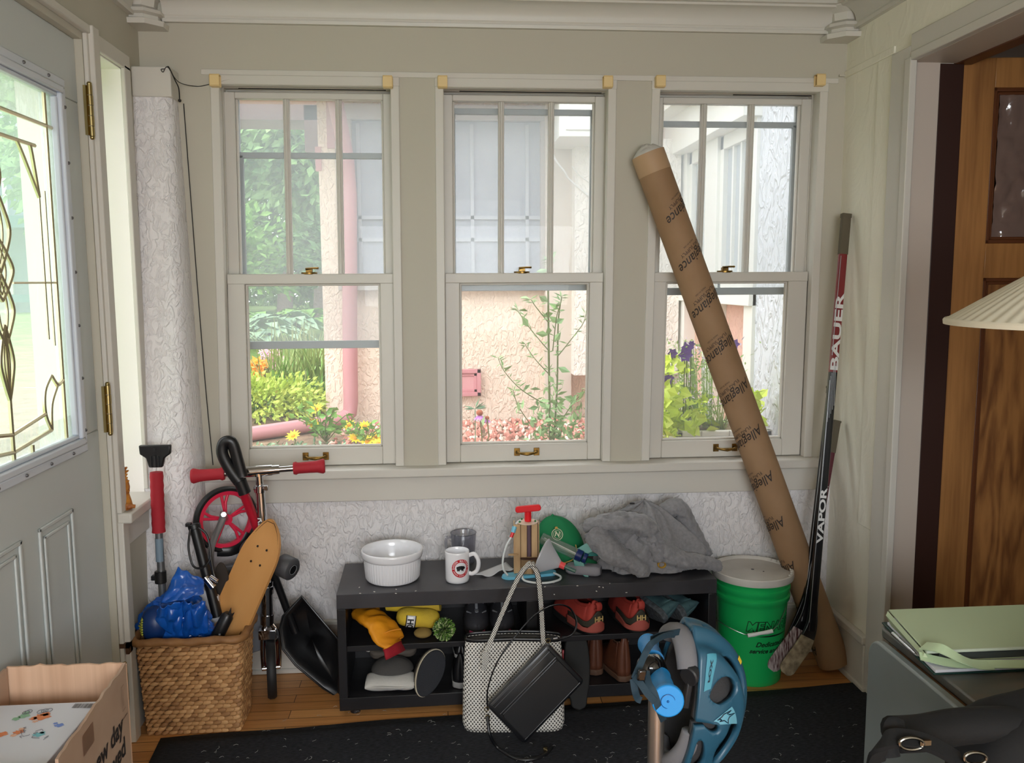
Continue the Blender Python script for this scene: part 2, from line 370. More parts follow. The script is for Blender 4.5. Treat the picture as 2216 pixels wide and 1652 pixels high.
# battered stucco pillar with a boxed cap in the corner, wire hanging from the cap
m = M()
fr = []
for k in range(25):
    z = 2.14*k/24; t = z/2.14; yb = 2.975+(3.135-2.975)*t; xr = -.868+(-.925+.868)*t
    rr = .03; ring = [(XL, YB, z), (XL, yb, z), (xr-rr, yb, z), (xr-rr*.3, yb+rr*.3, z), (xr, yb+rr, z), (xr, YB, z)]
    fr.append(ring)
m.loft(fr); struct('wall_corner_pillar', m, stuc, ang=60)
struct('trim_12', M().bb(XL, -.918, 3.125, YB, 2.135, 2.235), white, bevel=.003)
blackw = mat('black_cable', (24, 22, 20), .5)
wv = [(-.927, 3.12, 2.232), (-.914, 3.10, 2.225), (-.905, 3.13, 2.19), (-.903, 3.16, 2.17), (-.903, 3.165, 2.13)]
w2 = [(-.935, 3.118, 2.225), (-.945, 3.112, 2.222), (-.940, 3.118, 2.215), (-.925, 3.12, 2.232), (-.90, 3.15, 2.19), (-.86, YB-.004, 2.19), (-.82, YB-.006, 2.195), (-.74, YB-.006, 2.215)]
w3 = [(-.905, YB-.003, 2.13), (-.896, YB-.003, 1.8), (-.885, YB-.003, 1.4), (-.875, YB-.003, 1.1), (-.862, YB-.003, .82)]
m = M().tube(catmull(wv), .0022, 6).ball(wv[-1], .006, 10).tube(catmull(w2), .0014, 6).tube(catmull(w3), .0018, 6)
solo('cable', m, blackw, 'thin black cable looped over the boxed cap of the corner pillar', 'cable')

# right wall (X = XR) with the door opening into the house
RY0, RY1, RZ = 1.15, 2.755, 2.20
wr = M().bb(XR, XR+.14, RY1, YB, 0, ZC).bb(XR, XR+.14, RY0, RY1, RZ, ZC).bb(XR, XR+.14, -2.0, RY0, 0, ZC)
struct('wall_right', wr, stucco('painted_plaster', (236, 232, 216), 9, .0014), smooth=False)
struct('trim_13', M().bb(XR-.016, XR, RY1-.012, 2.86, 0, 2.245).bb(XR-.0158, XR, RY0-.08, RY1-.013, RZ+.0, RZ+.08).bb(XR-.024, XR, RY1-.030, RY1+.006, 0, RZ+.006).bb(XR-.0238, XR, RY0, RY1-.031, RZ-.006, RZ+.022), white, bevel=.003)
struct('trim_14', M().bb(XR, XR+.092, RY1-.006, RY1+.02, 0, RZ).bb(XR, XR+.15, RY0, RY1, RZ-.006, RZ+.02), mat('jamb_paint', (196, 184, 172), .45), bevel=.002)
struct('trim_15', M().bb(XR-.008, XR, 2.861, YB, 2.25, 2.275).bb(XR-.006, XR, 2.861, 2.97, .6, 2.25), MATS['painted_plaster'], bevel=.002)
struct('baseboard_right', M().bb(XR-.02, XR, 2.86, YB-.02, 0, .175).bb(XR-.027, XR, 2.86, YB-.02, .175, .205).bb(XR-.028, XR, 2.84, YB-.02, 0, .02), white, bevel=.004)
# dim inner room beyond the right-hand opening, and rear wall of the porch with an assumed, unseen window opening
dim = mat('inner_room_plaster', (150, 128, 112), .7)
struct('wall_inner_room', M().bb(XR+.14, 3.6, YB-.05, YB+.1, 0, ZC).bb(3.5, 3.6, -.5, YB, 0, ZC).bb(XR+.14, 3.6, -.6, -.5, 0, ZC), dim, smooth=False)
struct('wall_front', M().bb(XL-TH, XR+.14, -2.1, -2.0, 0, .9).bb(XL-TH, XR+.14, -2.1, -2.0, 2.3, ZC).bb(XL-TH, -.2, -2.1, -2.0, .9, 2.3).bb(.8, XR+.14, -2.1, -2.0, .9, 2.3), cream, smooth=False)
struct('wall_outer_left', M().bb(XL-TH-.02, XL-TH, -2.1, DY0-.05, -.4, .8), cream, smooth=False)

# ---- windows on the back wall
screen_up = sheer('storm_screen_haze', (205, 215, 222), .26, gloss=.003, trl=.6)
pane_lo = sheer('old_window_glass', (225, 228, 230), .08, gloss=.004)
SPEC = [dict(mx=(.205, .395), bars=(338, 745), st=(.062, .050)), dict(mx=(.205, .395), bars=(239, 623), st=(.055, .052)), dict(mx=(.185, .372), bars=(262, 635), st=(.055, .075))]
for wi, (a, b_, c_, d_) in enumerate(WIN):
    def warp(p, a=a, b_=b_, c_=c_, d_=d_):
        t = (p.z-ZW0)/(ZW1-ZW0); l = c_+(a-c_)*t; r = d_+(b_-d_)*t; return (l+(r-l)*p.x, p.y, p.z)
    Wd = b_-a; sp = SPEC[wi]; mo = 0
    def wp(name, fn, mt, par, bev=.003, **k):
        m = M()
        fn(lambda x0, x1, y0, y1, z0, z1, mi=0: m.bb(x0/Wd, x1/Wd, y0, y1, z0, z1, mi)); m.map(warp)
        return part(name, m, mt, par, world=True, bevel=bev, **k)
    w = thing('window_%d' % (wi+1), None, None, ((a+b_)/2, YB, ZW0)); w['kind'] = 'structure'
    # jamb lining with two beads and a parting groove
    def jamb(B):
        for (y0, y1, t) in ((YB-.006, YB+.03, .020), (YB+.03, YB+.075, .006), (YB+.075, YB+.115, .012), (YB+.115, YB+.2, .018)):
            B(-.02, t*.6, y0, y1, ZW0, ZW1); B(Wd-t*.6, Wd+.02, y0, y1, ZW0, ZW1); B(-.0212, Wd+.0212, y0-.0013, y1-.001, ZW1-t*.6, ZW1+.022)
        B(-.02, Wd+.02, YB+.05, YB+.24, ZW0-.035, ZW0-.002)
    wp('window_frame', jamb, white, w)
    zm0, zm1 = at(660, 617, Y=YB+.04).z, at(660, 593, Y=YB+.04).z
    zl = at(660, 970, Y=YB+.04).z
    yl, yu = YB+.032, YB+.078      # inner faces of the lower and the upper sash
    sl, sr = sp['st']
    def lower(B):
        B(.012, .012+sl, yl, yl+.04, ZW0+.002, zm1-.003); B(Wd-.012-sr, Wd-.012, yl, yl+.04, ZW0+.002, zm1-.003)
        B(.012+sl, Wd-.012-sr, yl, yl+.04, ZW0+.002, zl); B(.012, Wd-.012, yl-.004, yl+.04, zm0+.004, zm1)
        B(.012+sl, .020+sl, yl+.012, yl+.03, zl, zm0); B(Wd-.020-sr, Wd-.012-sr, yl+.012, yl+.03, zl, zm0); B(.012+sl, Wd-.012-sr, yl+.012, yl+.03, zl, zl+.008); B(.012+sl, Wd-.012-sr, yl+.012, yl+.03, zm0-.004, zm0+.004)
    lo = wp('lower_sash', lower, white, w)
    wp('pane', lambda B: B(.02+sl, Wd-.02-sr, yl+.02, yl+.023, zl, zm0), pane_lo, lo, 0, smooth=False)
    zu = at(660, 216, Y=YB+.09).z
    def upper(B):
        B(.006, .045, yu, yu+.035, zm0, ZW1-.02); B(Wd-.045, Wd-.006, yu, yu+.035, zm0, ZW1-.02)
        B(.045, Wd-.045, yu, yu+.035, zu, ZW1-.02); B(.006, Wd-.006, yu, yu+.035, zm0, zm1-.004)
        for q in sp['mx']: B(q+.012, q+.034, yu+.004, yu+.032, zm1-.01, zu); B(q+.018, q+.028, yu-.002, yu+.004, zm1-.01, zu)
        B(.045, .052, yu+.01, yu+.03, zm1, zu); B(Wd-.052, Wd-.045, yu+.01, yu+.03, zm1, zu)
    up = wp('upper_sash', upper, white, w)
    wp('pane', lambda B: B(.045, Wd-.045, yu+.017, yu+.020, zm1-.02, zu+.005), pane_lo, up, 0, smooth=False)
    ys = YB+.155
    zb = [at(700, q, Y=ys).z for q in sp['bars']]
    def storm(B):
        B(.0, .042, ys, ys+.02, ZW0, ZW1); B(Wd-.036, Wd, ys, ys+.02, ZW0, ZW1); B(.0, Wd, ys, ys+.02, ZW1-.03, ZW1+.02); B(.0, Wd, ys, ys+.02, ZW0-.01, ZW0+.03)
        B(.042, .056, ys-.012, ys+.006, ZW0, zb[0]); B(Wd-.05, Wd-.036, ys-.012, ys+.006, ZW0, zb[0])
        B(.03, Wd-.03, ys-.012, ys+.006, zb[0]-.011, zb[0]+.011); B(.03, Wd-.03, ys-.014, ys+.006, zb[1]-.016, zb[1]+.013)
    sf = wp('storm_window', storm, alum, w, .0015)
    wp('screen', lambda B: B(.03, Wd-.03, ys+.008, ys+.010, zb[1], ZW1), screen_up, sf, 0, smooth=False)
    # crack above the dropped upper sash
    # brass lock on the meeting rail
    def P(x, y, z): return Vector(warp(Vector((x/Wd, y, z))))
    cx = P(.305 if wi < 2 else .30, 0, zm1).x
    lk = part('sash_lock', M().cyl((cx, yl+.022, zm1-.002), (cx, yl+.022, zm1+.006), .030, 20).box((cx, yl+.022, zm1+.012), (.024, .02, .012)).tube([(cx-.012, yl+.01, zm1+.018), (cx+.012, yl+.012, zm1+.021), (cx+.036, yl+.014, zm1+.021)], [.008, .006, .007], 10, flat=(1, .6)), brass, w, world=True, bevel=.001)
    hz = (ZW0+zl)/2+.004
    cx = P(.318 if wi == 0 else .325, 0, hz).x+(-.005 if wi == 2 else 0)
    h = M()
    for s in (-1, 1): h.box((cx+s*.038, yl-.002, hz), (.022, .005, .030)); h.tube([(cx+s*.038, yl-.004, hz), (cx+s*.034, yl-.016, hz), (cx+s*.026, yl-.022, hz-.002)], [.007, .005, .0045], 8)
    h.tube([(cx-.028, yl-.022, hz-.002), (cx-.014, yl-.025, hz-.003), (cx, yl-.026, hz-.004), (cx+.014, yl-.025, hz-.003), (cx+.028, yl-.022, hz-.002)], [.0045, .006, .0075, .006, .0045], 10)
    part('sash_pull', h, brass, w, world=True, bevel=.001)
    part('gap_crack', M().bb(a+.07 if wi < 2 else a+.3, b_-.03, YB+.03, YB+.032, ZW1-.020, ZW1-.0165), dark_gap, w, world=True, smooth=False)
# cream curtain-rod brackets at the head of each window
brk = mat('cream_plastic', (226, 198, 142), .45)
for k, (px, py, lab) in enumerate(((466, 175, 'left corner of the left window'), (839, 178, 'right corner of the left window'), (958, 178, 'left corner of the middle window'), (1315, 178, 'right corner of the middle window'), (1429, 177, 'left corner of the right window'), (1774, 174, 'right corner of the right window'))):
    p = at(px, py, Y=YB-.02); s = 1 if k % 2 == 0 else -1
    m = M().bb(p.x-.017, p.x+.017, YB-.036, YB-.006, p.z-.021, p.z-.018).bb(p.x-.017, p.x+.017, YB-.036, YB-.006, p.z+.018, p.z+.021).bb(p.x-.017, p.x+.017, YB-.010, YB-.006, p.z-.018, p.z+.018)
    m.bb(p.x-.017, p.x+.017, YB-.036, YB-.033, p.z-.018, p.z+.018).bb(p.x-s*.017-.0015, p.x-s*.017+.0015, YB-.034, YB-.006, p.z-.018, p.z+.018)
    solo('curtain_bracket', m, brk, 'small cream plastic curtain rod bracket at the upper '+lab, 'bracket', group='curtain rod brackets', bevel=.002)

# ---- white entry door with a leaded glass lite
d1 = thing('door_1', None, None, (XL, (DY0+DY1)/2, 0)); d1['kind'] = 'structure'
XD = XL-.022      # room-side face of the slab
GY0, GY1, GZ0, GZ1 = 1.885, 2.565, 1.045, 2.03
m = M().bb(XD-.045, XD, DY0, DY1, 0, GZ0).bb(XD-.045, XD, DY0, DY1, GZ1, DZ).bb(XD-.045, XD, DY0, GY0, GZ0, GZ1).bb(XD-.045, XD, GY1, DY1-.002, GZ0, GZ1)
for (y0, y1) in ((1.97, 2.19), (2.285, 2.495)):
    for (e, w_, hgt) in ((0, .012, .007), (.028, .010, .006)):
        Y0, Y1, Z0, Z1 = y0+e, y1-e, .22+e, .855-e
        for b4 in ((Y0, Y1, Z0, Z0+w_), (Y0, Y1, Z1-w_, Z1), (Y0, Y0+w_, Z0, Z1), (Y1-w_, Y1, Z0, Z1)): m.bb(XD, XD+hgt, *b4)
part('door_slab', m, doorp, d1, world=True, bevel=.003)
m = M()
for (e0, e1, dx) in ((.045, .020, .012), (.020, 0, .018), (0, -.012, .008)):
    for (y0, y1, z0, z1) in ((GY0-e0, GY1+e0, GZ0-e0, GZ0-e1), (GY0-e0, GY1+e0, GZ1+e1, GZ1+e0), (GY0-e0, GY0-e1, GZ0-e1, GZ1+e1), (GY1+e1, GY1+e0, GZ0-e1, GZ1+e1)):
        m.bb(XD-.01, XD+dx, y0, y1, z0, z1)
lf = part('lite_frame', m, mat('lite_frame_white', (206, 212, 222), .35), d1, world=True, bevel=.004)
scr = M()
for k in range(7): scr.ball((XD+.013, GY1+.032, GZ0+.02+k*.155), .005, 8)
for k in range(5): scr.ball((XD+.013, GY1-.06-k*.14, GZ0-.032), .005, 8).ball((XD+.013, GY1-.06-k*.14, GZ1+.032), .005, 8)
part('screw', scr, mat('screw_dark', (110, 110, 112), .4, .6), lf)
for o in [bpy.data.objects['screw']]: 
    o.data.transform(WM[d1.name].inverted())
glass_m = sheer('textured_lite_glass', (222, 236, 232), .22, gloss=.03, trl=.75)
N = glass_m.node_tree.nodes; L = glass_m.node_tree.links
part('glass', M().bb(XD-.024, XD-.020, GY0-.01, GY1+.01, GZ0-.01, GZ1+.01), glass_m, d1, world=True, smooth=False)
# wavy textured border glass
def wavy(y0, y1, z0, z1):
    return M().grid(lambda u, v: Vector((XD-.014+.006*noise.noise(Vector((0, (y0+(y1-y0)*u)*60, (z0+(z1-z0)*v)*16))), y0+(y1-y0)*u, z0+(z1-z0)*v)), max(4, int((y1-y0)*160)), max(6, int((z1-z0)*100)))
gb = sheer('ripple_glass', (225, 232, 225), .35, .12, gloss=.25, trl=.7)
m = wavy(GY1-.045, GY1, GZ0, GZ1)
m2 = wavy(GY0, GY1, GZ1-.10, GZ1); m.add(m2.v, m2.f); m2 = wavy(GY0, GY1, GZ0, GZ0+.07); m.add(m2.v, m2.f); m2 = wavy(GY0, GY0+.045, GZ0, GZ1); m.add(m2.v, m2.f)
part('ripple_border', m, gb, d1, world=True)
came = mat('brass_came', (214, 204, 170), .3, .85)
def dpt(px, py): 
    p = at(px, py, X=XD-.010); return p
cm = M(); YC = 2.215
def cpath(pts, r=.0055, mirror=True, k=6):
    q = catmull([Vector((XD-.010, y, z)) for y, z in pts], k); cm.tube(q, r, 6, flat=(1, 1))
    if mirror: cm.tube([Vector((p.x, 2*YC-p.y, p.z)) for p in q], r, 6)
def yz(px, py): p = dpt(px, py); return (p.y, p.z)
cpath([(GY0, GZ1-.10), (GY1-.0, GZ1-.10)], mirror=False, k=1); cpath([(YC-.30, GZ1-.165), (YC+.23, GZ1-.165)], mirror=False, k=1)
cpath([(GY1-.045, GZ0), (GY1-.045, GZ1)], k=1)
cpath([(YC, GZ1-.10), (YC, GZ1-.25)], mirror=False, k=1); cpath([(YC, GZ0+.34), (YC, GZ0)], mirror=False, k=1)
# interlaced pointed ovals down the centre
zt = [(1.80, 1.58), (1.665, 1.44), (1.545, 1.375), (1.455, 1.245), (1.345, 1.185), (1.335, 1.10)]
zt = [(yz(28, 325)[1], yz(35, 445)[1], .030), (yz(28, 410)[1], yz(40, 590)[1], .060), (yz(38, 520)[1], yz(38, 650)[1], .062), (yz(38, 595)[1], yz(45, 745)[1], .052), (yz(45, 700)[1], yz(52, 858)[1], .032)]
for z1_, z0_, w_ in zt:
    h_ = z1_-z0_
    cpath([(YC, z1_), (YC+w_*.55, z1_-h_*.22), (YC+w_, z1_-h_*.5), (YC+w_*.55, z1_-h_*.78), (YC, z0_)])
    cpath([(YC, z1_-.10*h_), (YC+w_*.30, z1_-h_*.3), (YC+w_*.42, z1_-h_*.5), (YC+w_*.30, z1_-h_*.7), (YC, z0_+.1*h_)], .003)
# side verticals and corner scrolls
cpath([(YC+.235, GZ0+.30), (YC+.235, GZ1-.30)], .0035, k=1); cpath([(YC+.27, GZ0+.28), (YC+.27, GZ1-.28)], .003, k=1)
cpath([(YC+.235, GZ1-.30), (YC+.16, GZ1-.20), (YC+.13, GZ1-.165)]); cpath([(YC+.235, GZ1-.30), (YC+.21, GZ1-.19), (YC+.20, GZ1-.165)])
cpath([(YC+.235, GZ0+.20), (YC+.19, GZ0+.16), (YC+.185, GZ0+.10), (YC+.215, GZ0+.05)]); cpath([(YC+.235, GZ0+.20), (YC+.27, GZ0+.17), (YC+.305, GZ0+.18)])
cpath([(YC+.27, GZ0+.17), (YC+.225, GZ0+.12), (YC+.215, GZ0+.05)])
cpath([(YC, GZ0+.075), (YC+.185, GZ0+.10)], k=1); cpath([(YC, GZ0+.03), (YC+.215, GZ0+.05)], k=1); cpath([(YC+.10, GZ0), (YC+.10, GZ0+.03)], k=1)
cpath([(YC+.06, 1.50), (YC+.30, 1.50)], .003, k=1)
part('came', cm, came, d1, world=True)
bv = M()
for z1_, z0_, w_ in zt:
    h_ = z1_-z0_; pl = [Vector((XD-.012, YC+s_*w_*1.0*math.sin(PI*q/12)**.8, z1_-h_*q/12)) for s_, qs in ((1, range(13)), (-1, range(11, 0, -1))) for q in qs]
    bv.add(pl+[Vector((XD-.012, YC, (z1_+z0_)/2))], [(k, (k+1) % len(pl), len(pl)) for k in range(len(pl))])
part('bevelled_glass', bv, sheer('bevel_glass', (240, 240, 232), .42, .1, gloss=.12, trl=.7), d1, world=True)
for zc in (2.01, 1.109, .20):
    hg = M()
    for k in range(5): hg.cyl((XL+.012, DY1+.004, zc-.075+k*.03+.0008), (XL+.012, DY1+.004, zc-.075+(k+1)*.03-.0008), .0085 if k % 2 else .0078, 14)
    hg.ball((XL+.012, DY1+.004, zc+.078), .0075, 10).ball((XL+.012, DY1+.004, zc-.078), .0075, 10).bb(XL-.002, XL+.006, DY1-.010, DY1+.016, zc-.072, zc+.072)
    part('hinge', hg, mat('polished_brass', (170, 152, 104), .3, 1), d1, world=True)
part('threshold_latch', M().bb(XL, XL+.03, DY1+.0, DY1+.035, .33, .345).bb(XL+.02, XL+.03, DY1+.0, DY1+.035, .31, .345), mat('latch_brown', (90, 64, 44), .5, .4), d1, world=True)

# ---- oak door swung open into the house
hx, hy = at(2067, 300, Y=RY1+.02).x, RY1+.010
d2 = thing('door_2', None, None, (hx, hy, 0), -5); d2['kind'] = 'structure'
oak = wood('golden_oak', (132, 88, 46), (168, 118, 66), 5, (1, 1, .06), .4, 5)
oakp = wood('oak_cathedral_panel', (112, 70, 36), (162, 112, 62), 1.6, (2.2, 1, .35), .4, 16)
mold = mat('dark_oak_moulding', (92, 50, 22), .4)
DH = 2.215
# local: x along the door, front face y = 0 (towards the porch), z up
m = M().bb(0, .115, 0, .045, 0, DH).bb(.80, .915, 0, .045, 0, DH).bb(.115, .80, 0, .045, DH-.095, DH).bb(.115, .80, 0, .045, 1.50, 1.615).bb(.115, .80, 0, .045, 0, .25)
part('door_frame', m, oak, d2, bevel=.002)
part('door_panel', M().bb(.13, .785, .014, .03, .26, 1.49), oakp, d2)
part('glass_pane', M().grid(lambda u, v: Vector((.14+.635*u, .012+.012*noise.noise(Vector((u*14, v*9, 3)))+.006*noise.noise(Vector((u*40, v*25, 1))), 1.625+.492*v)), 60, 50), mat('crumpled_plastic_film', (120, 100, 92), .12, spec=.9), d2, ang=180)
m = M()
for (x0, x1, z0, z1) in ((.115, .80, 1.615, DH-.095), (.115, .80, .25, 1.50)):
    for (e, w_, dy) in ((0, .012, .002), (.012, .010, .008)):
        m.bb(x0+e, x1-e, dy, .02, z0+e, z0+e+w_).bb(x0+e, x1-e, dy, .02, z1-e-w_, z1-e).bb(x0+e, x0+e+w_, dy, .02, z0+e, z1-e).bb(x1-e-w_, x1-e, dy, .02, z0+e, z1-e)
part('moulding', m, mold, d2, bevel=.002)
for zc in (1.92, .45): part('hinge', M().bb(-.04, 0, .0, .02, zc-.06, zc+.06).cyl((-.022, -.004, zc-.06), (-.022, -.004, zc+.06), .009, 12), mat('black_iron', (22, 20, 18), .5, .6), d2)
struct('trim_16', M().bb(XR+.092, hx+.004, RY1-.004, RY1+.12, 0, 2.193), mat('dark_stained_jamb', (48, 22, 12), .5), bevel=.003)
struct('trim_17', M().bb(XR+.14, 3.4, RY1+.13, RY1+.2, 2.19, 2.23).bb(XR+.145, XR+.20, RY0, RY1, 2.19, 2.24), mold, bevel=.002)

# ---------------------------------------------------------------- outdoors
YH = 6.0
def gz(x, y):
    """garden level: a bed by the house, rising gently to the back lawn"""
    b = .50+.02*noise.noise(Vector((x*1.3, y*1.3, 0)))
    if y > 7: b += (y-7)*.012
    return b
soil = mat('garden_soil', (118, 96, 76), .95, bump=(30, .8, .03), var=((150, 128, 100), 9))
lawn = mat('lawn_grass', (124, 160, 84), .95, bump=(80, .8, .03), var=((156, 186, 104), 5))
struct('ground_garden_bed', M().grid(lambda u, v: Vector((-9+14*u, 3.45+4.9*v, gz(-9+14*u, 3.45+4.9*v)-(.25 if v == 0 else 0))), 70, 40), soil)
struct('ground_lawn', M().grid(lambda u, v: Vector((-24+34*u, 8.35+22*v, gz(-24+34*u, 8.35+22*v)+.005)), 50, 30), lawn)
struct('ground_side_yard', M().grid(lambda u, v: Vector((-26+24.5*u, -8+11.5*v, .05)), 40, 30), lawn)
stonew = mat('flagstone', (205, 196, 186), .9, var=((170, 160, 150), 12))
solo('path_slab', M().prism(rrect(1.9, .5, .1), .06, X=T(-3.1, 9.2, .53)), stonew, 'pale flat stone slab edging the lawn behind the orange lilies', 'slab', bevel=.01)

pink = mat('dusty_pink_paint', (196, 142, 142), .5)
house_cream = stucco('cream_house_stucco', (242, 222, 204), 30, .009)
sunw = mat('sunroom_white_paint', (236, 236, 230), .5)
x0 = at(700, 700, Y=YH).x
hs = thing('house_wing', 'cream stucco house wing across the garden bed with a wide grey screened window', 'house', (0.4, YH+.3, .45))
zt = 3.3
wxa, wxb, wza, wzb = at(748, 400, Y=YH).x, at(1178, 400, Y=YH).x, at(960, 612, Y=YH).z, at(960, 262, Y=YH).z
m = M().bb(x0, wxa, YH, YH+1.6, .3, zt).bb(wxb, 1.62, YH, YH+1.6, .3, zt).bb(wxa, wxb, YH, YH+1.6, .3, wza).bb(wxa, wxb, YH, YH+1.6, wzb, zt).bb(wxa, wxb, YH+.3, YH+1.6, wza, wzb)
part('wall', m, house_cream, hs, world=True, smooth=False)
trimg = mat('taupe_window_trim', (176, 166, 160), .6)
wf = part('window', M().bb(wxa-.04, wxb+.02, YH-.04, YH+.03, wzb, wzb+.10).bb(wxa-.06, wxa+.05, YH-.04, YH+.03, wza, wzb).bb(wxb-.03, wxb+.03, YH-.04, YH+.03, wza, wzb).bb(wxa-.06, wxb+.04, YH-.08, YH+.03, wza-.05, wza), trimg, hs, world=True, bevel=.004)
part('screen_pane', M().bb(wxa+.05, wxb-.03, YH+.02, YH+.03, wza, wzb), mat('blue_grey_insect_screen', (150, 154, 168), .25, var=((166, 170, 182), 4)), wf)
bpy.data.objects['screen_pane'].data.transform(WM[hs.name].inverted())
sashm = M()
for xx in (wxa+.09, wxa+.30, wxa+.62, (wxa+wxb)/2, wxb-.5, wxb-.12): sashm.bb(xx-.012, xx+.012, YH+.0, YH+.02, wza, wzb-.02)
for zz in (.45, .68): sashm.bb(wxa+.05, wxb-.03, YH+.0, YH+.02, wza+(wzb-wza)*zz*.6-.012, wza+(wzb-wza)*zz*.6+.012)
so = part('muntin', sashm, mat('grey_white_sash', (178, 182, 192), .5), wf); so.data.transform(WM[hs.name].inverted())
# pink barge boards, brown beam and eave
zE = at(1080, 232, Y=YH-.3).z
m = M().bb(x0-.9, 1.1, YH-.55, YH+.2, zE+.10, zE+.17).bb(x0-.95, 1.1, YH-.60, YH-.55, zE-.0, zE+.17)
part('eave', m, mat('salmon_soffit', (214, 160, 156), .6), hs, world=True, bevel=.005)
part('beam', M().bb(x0-1.7, x0+.12, YH+.35, YH+.75, at(600, 262, Y=YH+.4).z, at(600, 225, Y=YH+.4).z).bb(x0-.14, x0+.0, YH+.35, YH+.6, at(690, 330, Y=YH+.4).z, at(600, 230, Y=YH+.4).z), mat('weathered_mauve_board', (128, 108, 108), .7), hs, world=True)
pcx = at(720, 250, Y=YH-.05).x
part('corner_board', M().bb(pcx-.045, pcx+.03, YH-.03, YH, at(720, 322, Y=YH).z, zt).bb(x0-.02, x0+.02, YH-.01, YH+.05, at(700, 370, Y=YH).z, at(700, 318, Y=YH).z), pink, hs, world=True)
px0, px1 = at(1181, 400, Y=YH-.1).x, at(1238, 400, Y=YH-.1).x
part('pilaster', M().bb(px0, px1, YH-.09, YH, at(1200, 1000, Y=YH).z, zt), mat('beige_pilaster', (214, 202, 190), .7), hs, world=True)
m = M().bb(px1+.0, 1.62, YH-.22, YH, at(1240, 812, Y=YH-.2).z, at(1240, 300, Y=YH-.2).z)
part('stucco_pier', m, stucco('pale_house_stucco', (250, 244, 236), 30, .009), hs, world=True, smooth=False)
bxa, bxb = at(1203, 260, Y=YH-.45).x, at(1300, 260, Y=YH-.45).x
part('soffit_box', M().bb(bxa, bxb, YH-.6, YH, at(1240, 296, Y=YH-.6).z, zt).bb(bxa+.04, bxb, YH-.61, YH-.6, at(1240, 282, Y=YH-.6).z, at(1240, 250, Y=YH-.6).z), sunw, hs, world=True, bevel=.006)
# downspout with its long leader lying across the bed
ya = YH-.09; ds = []
for (a, b2) in ((757, 590), (757, 700), (758, 800), (759, 870)): ds.append(at(a, b2, Y=ya))
ds = [at(724, 212, Y=ya-.2), at(737, 275, Y=ya-.12), at(750, 345, Y=ya), at(756, 420, Y=ya)]+ds+[at(757, 893, Y=ya), at(742, 907, Y=ya-.03), at(700, 916, Y=ya-.14)]
le = at(440, 955, Y=ya-.62)
ds += [ds[-1].lerp(le, .3), ds[-1].lerp(le, .65), le]
solo('downspout', M().tube(ds, .052, 14, flat=(1, .85)), mat('downspout_pink', (190, 134, 138), .45), 'dusty pink downspout on the cream wall with its leader lying on the garden bed', 'downspout')
v = at(1010, 828, Y=YH-.02)
vt = thing('wall_vent', 'square pink hatch set low in the cream house wall', 'vent', (v.x, YH-.02, v.z-.1))
m = M(); hw = .100; hh = .095
for (e, w_, d_) in ((0, .028, .03), (.028, .022, .018)):
    m.bb(-hw+e, hw-e, -d_, 0, .1-hh+e, .1-hh+e+w_).bb(-hw+e, hw-e, -d_, 0, .1+hh-e-w_, .1+hh-e).bb(-hw+e, -hw+e+w_, -d_, 0, .1-hh+e, .1+hh-e).bb(hw-e-w_, hw-e, -d_, 0, .1-hh+e, .1+hh-e)
part('frame', m, mat('hatch_pink', (206, 142, 148), .5), vt, bevel=.003)
part('panel', M().bb(-.06, .06, -.012, 0, .045, .155), mat('hatch_pink2', (214, 156, 160), .5), vt)
# sunroom wing seen obliquely in the right window (x = const wall)
XS = 1.66
ss = thing('sunroom', 'white sunroom wing with tall muntined windows beyond the right porch window', 'sunroom', (XS, 5, .45))
def sy(px, py=500): return at(px, py, X=XS).y
yN, yM, yF = sy(1640), sy(1600), 6.0
sz = at(1500, 600, X=XS).z
part('stucco_wall', M().bb(XS, XS+.3, 3.5, yN, .3, 3.3), stucco('blue_white_stucco', (220, 224, 232), 17, .016), ss, world=True, smooth=False)
zs = at(1580, 640, X=XS).z
part('lower_wall', M().bb(XS+.06, XS+.3, yN, yF, .3, zs), stucco('salmon_house_stucco', (236, 190, 172), 30, .009), ss, world=True, smooth=False)
zh = at(1600, 300, X=XS).z
part('soffit', M().bb(XS-.10, XS+.3, yN-.02, yF, zh+.06, 3.3).bb(XS-.22, XS-.05, yN+.3, yF, zh+.30, zh+.42), sunw, ss, world=True, bevel=.004)
m = M().bb(XS-.04, XS+.1, yN, yF, zs-.05, zs+.03)
for (a, b2) in ((yN, yN+.13), (5.08, 5.30), (5.72, 6.0)): m.bb(XS-.02, XS+.1, a, b2, .45, zh+.1)
part('post', m, sunw, ss, world=True, bevel=.004)
gp = mat('sunroom_glass', (176, 184, 192), .15)
for (a, b2) in ((yN+.13, 5.08), (5.30, 5.72)):
    fr_ = M(); e = .055
    fr_.bb(XS+.0, XS+.04, a, a+e, zs+.03, zh+.06).bb(XS+.0, XS+.04, b2-e, b2, zs+.03, zh+.06).bb(XS, XS+.04, a, b2, zh-.02, zh+.06).bb(XS, XS+.04, a, b2, zs+.03, zs+.12)
    for q in (1/3, 2/3): fr_.bb(XS+.01, XS+.035, a+e+(b2-a-2*e)*q-.01, a+e+(b2-a-2*e)*q+.01, zs+.1, zh)
    f_ = part('window', fr_, sunw, ss, world=True, bevel=.004)
    part('pane', M().bb(XS+.03, XS+.04, a, b2, zs+.05, zh+.02), gp, f_, world=True, smooth=False)
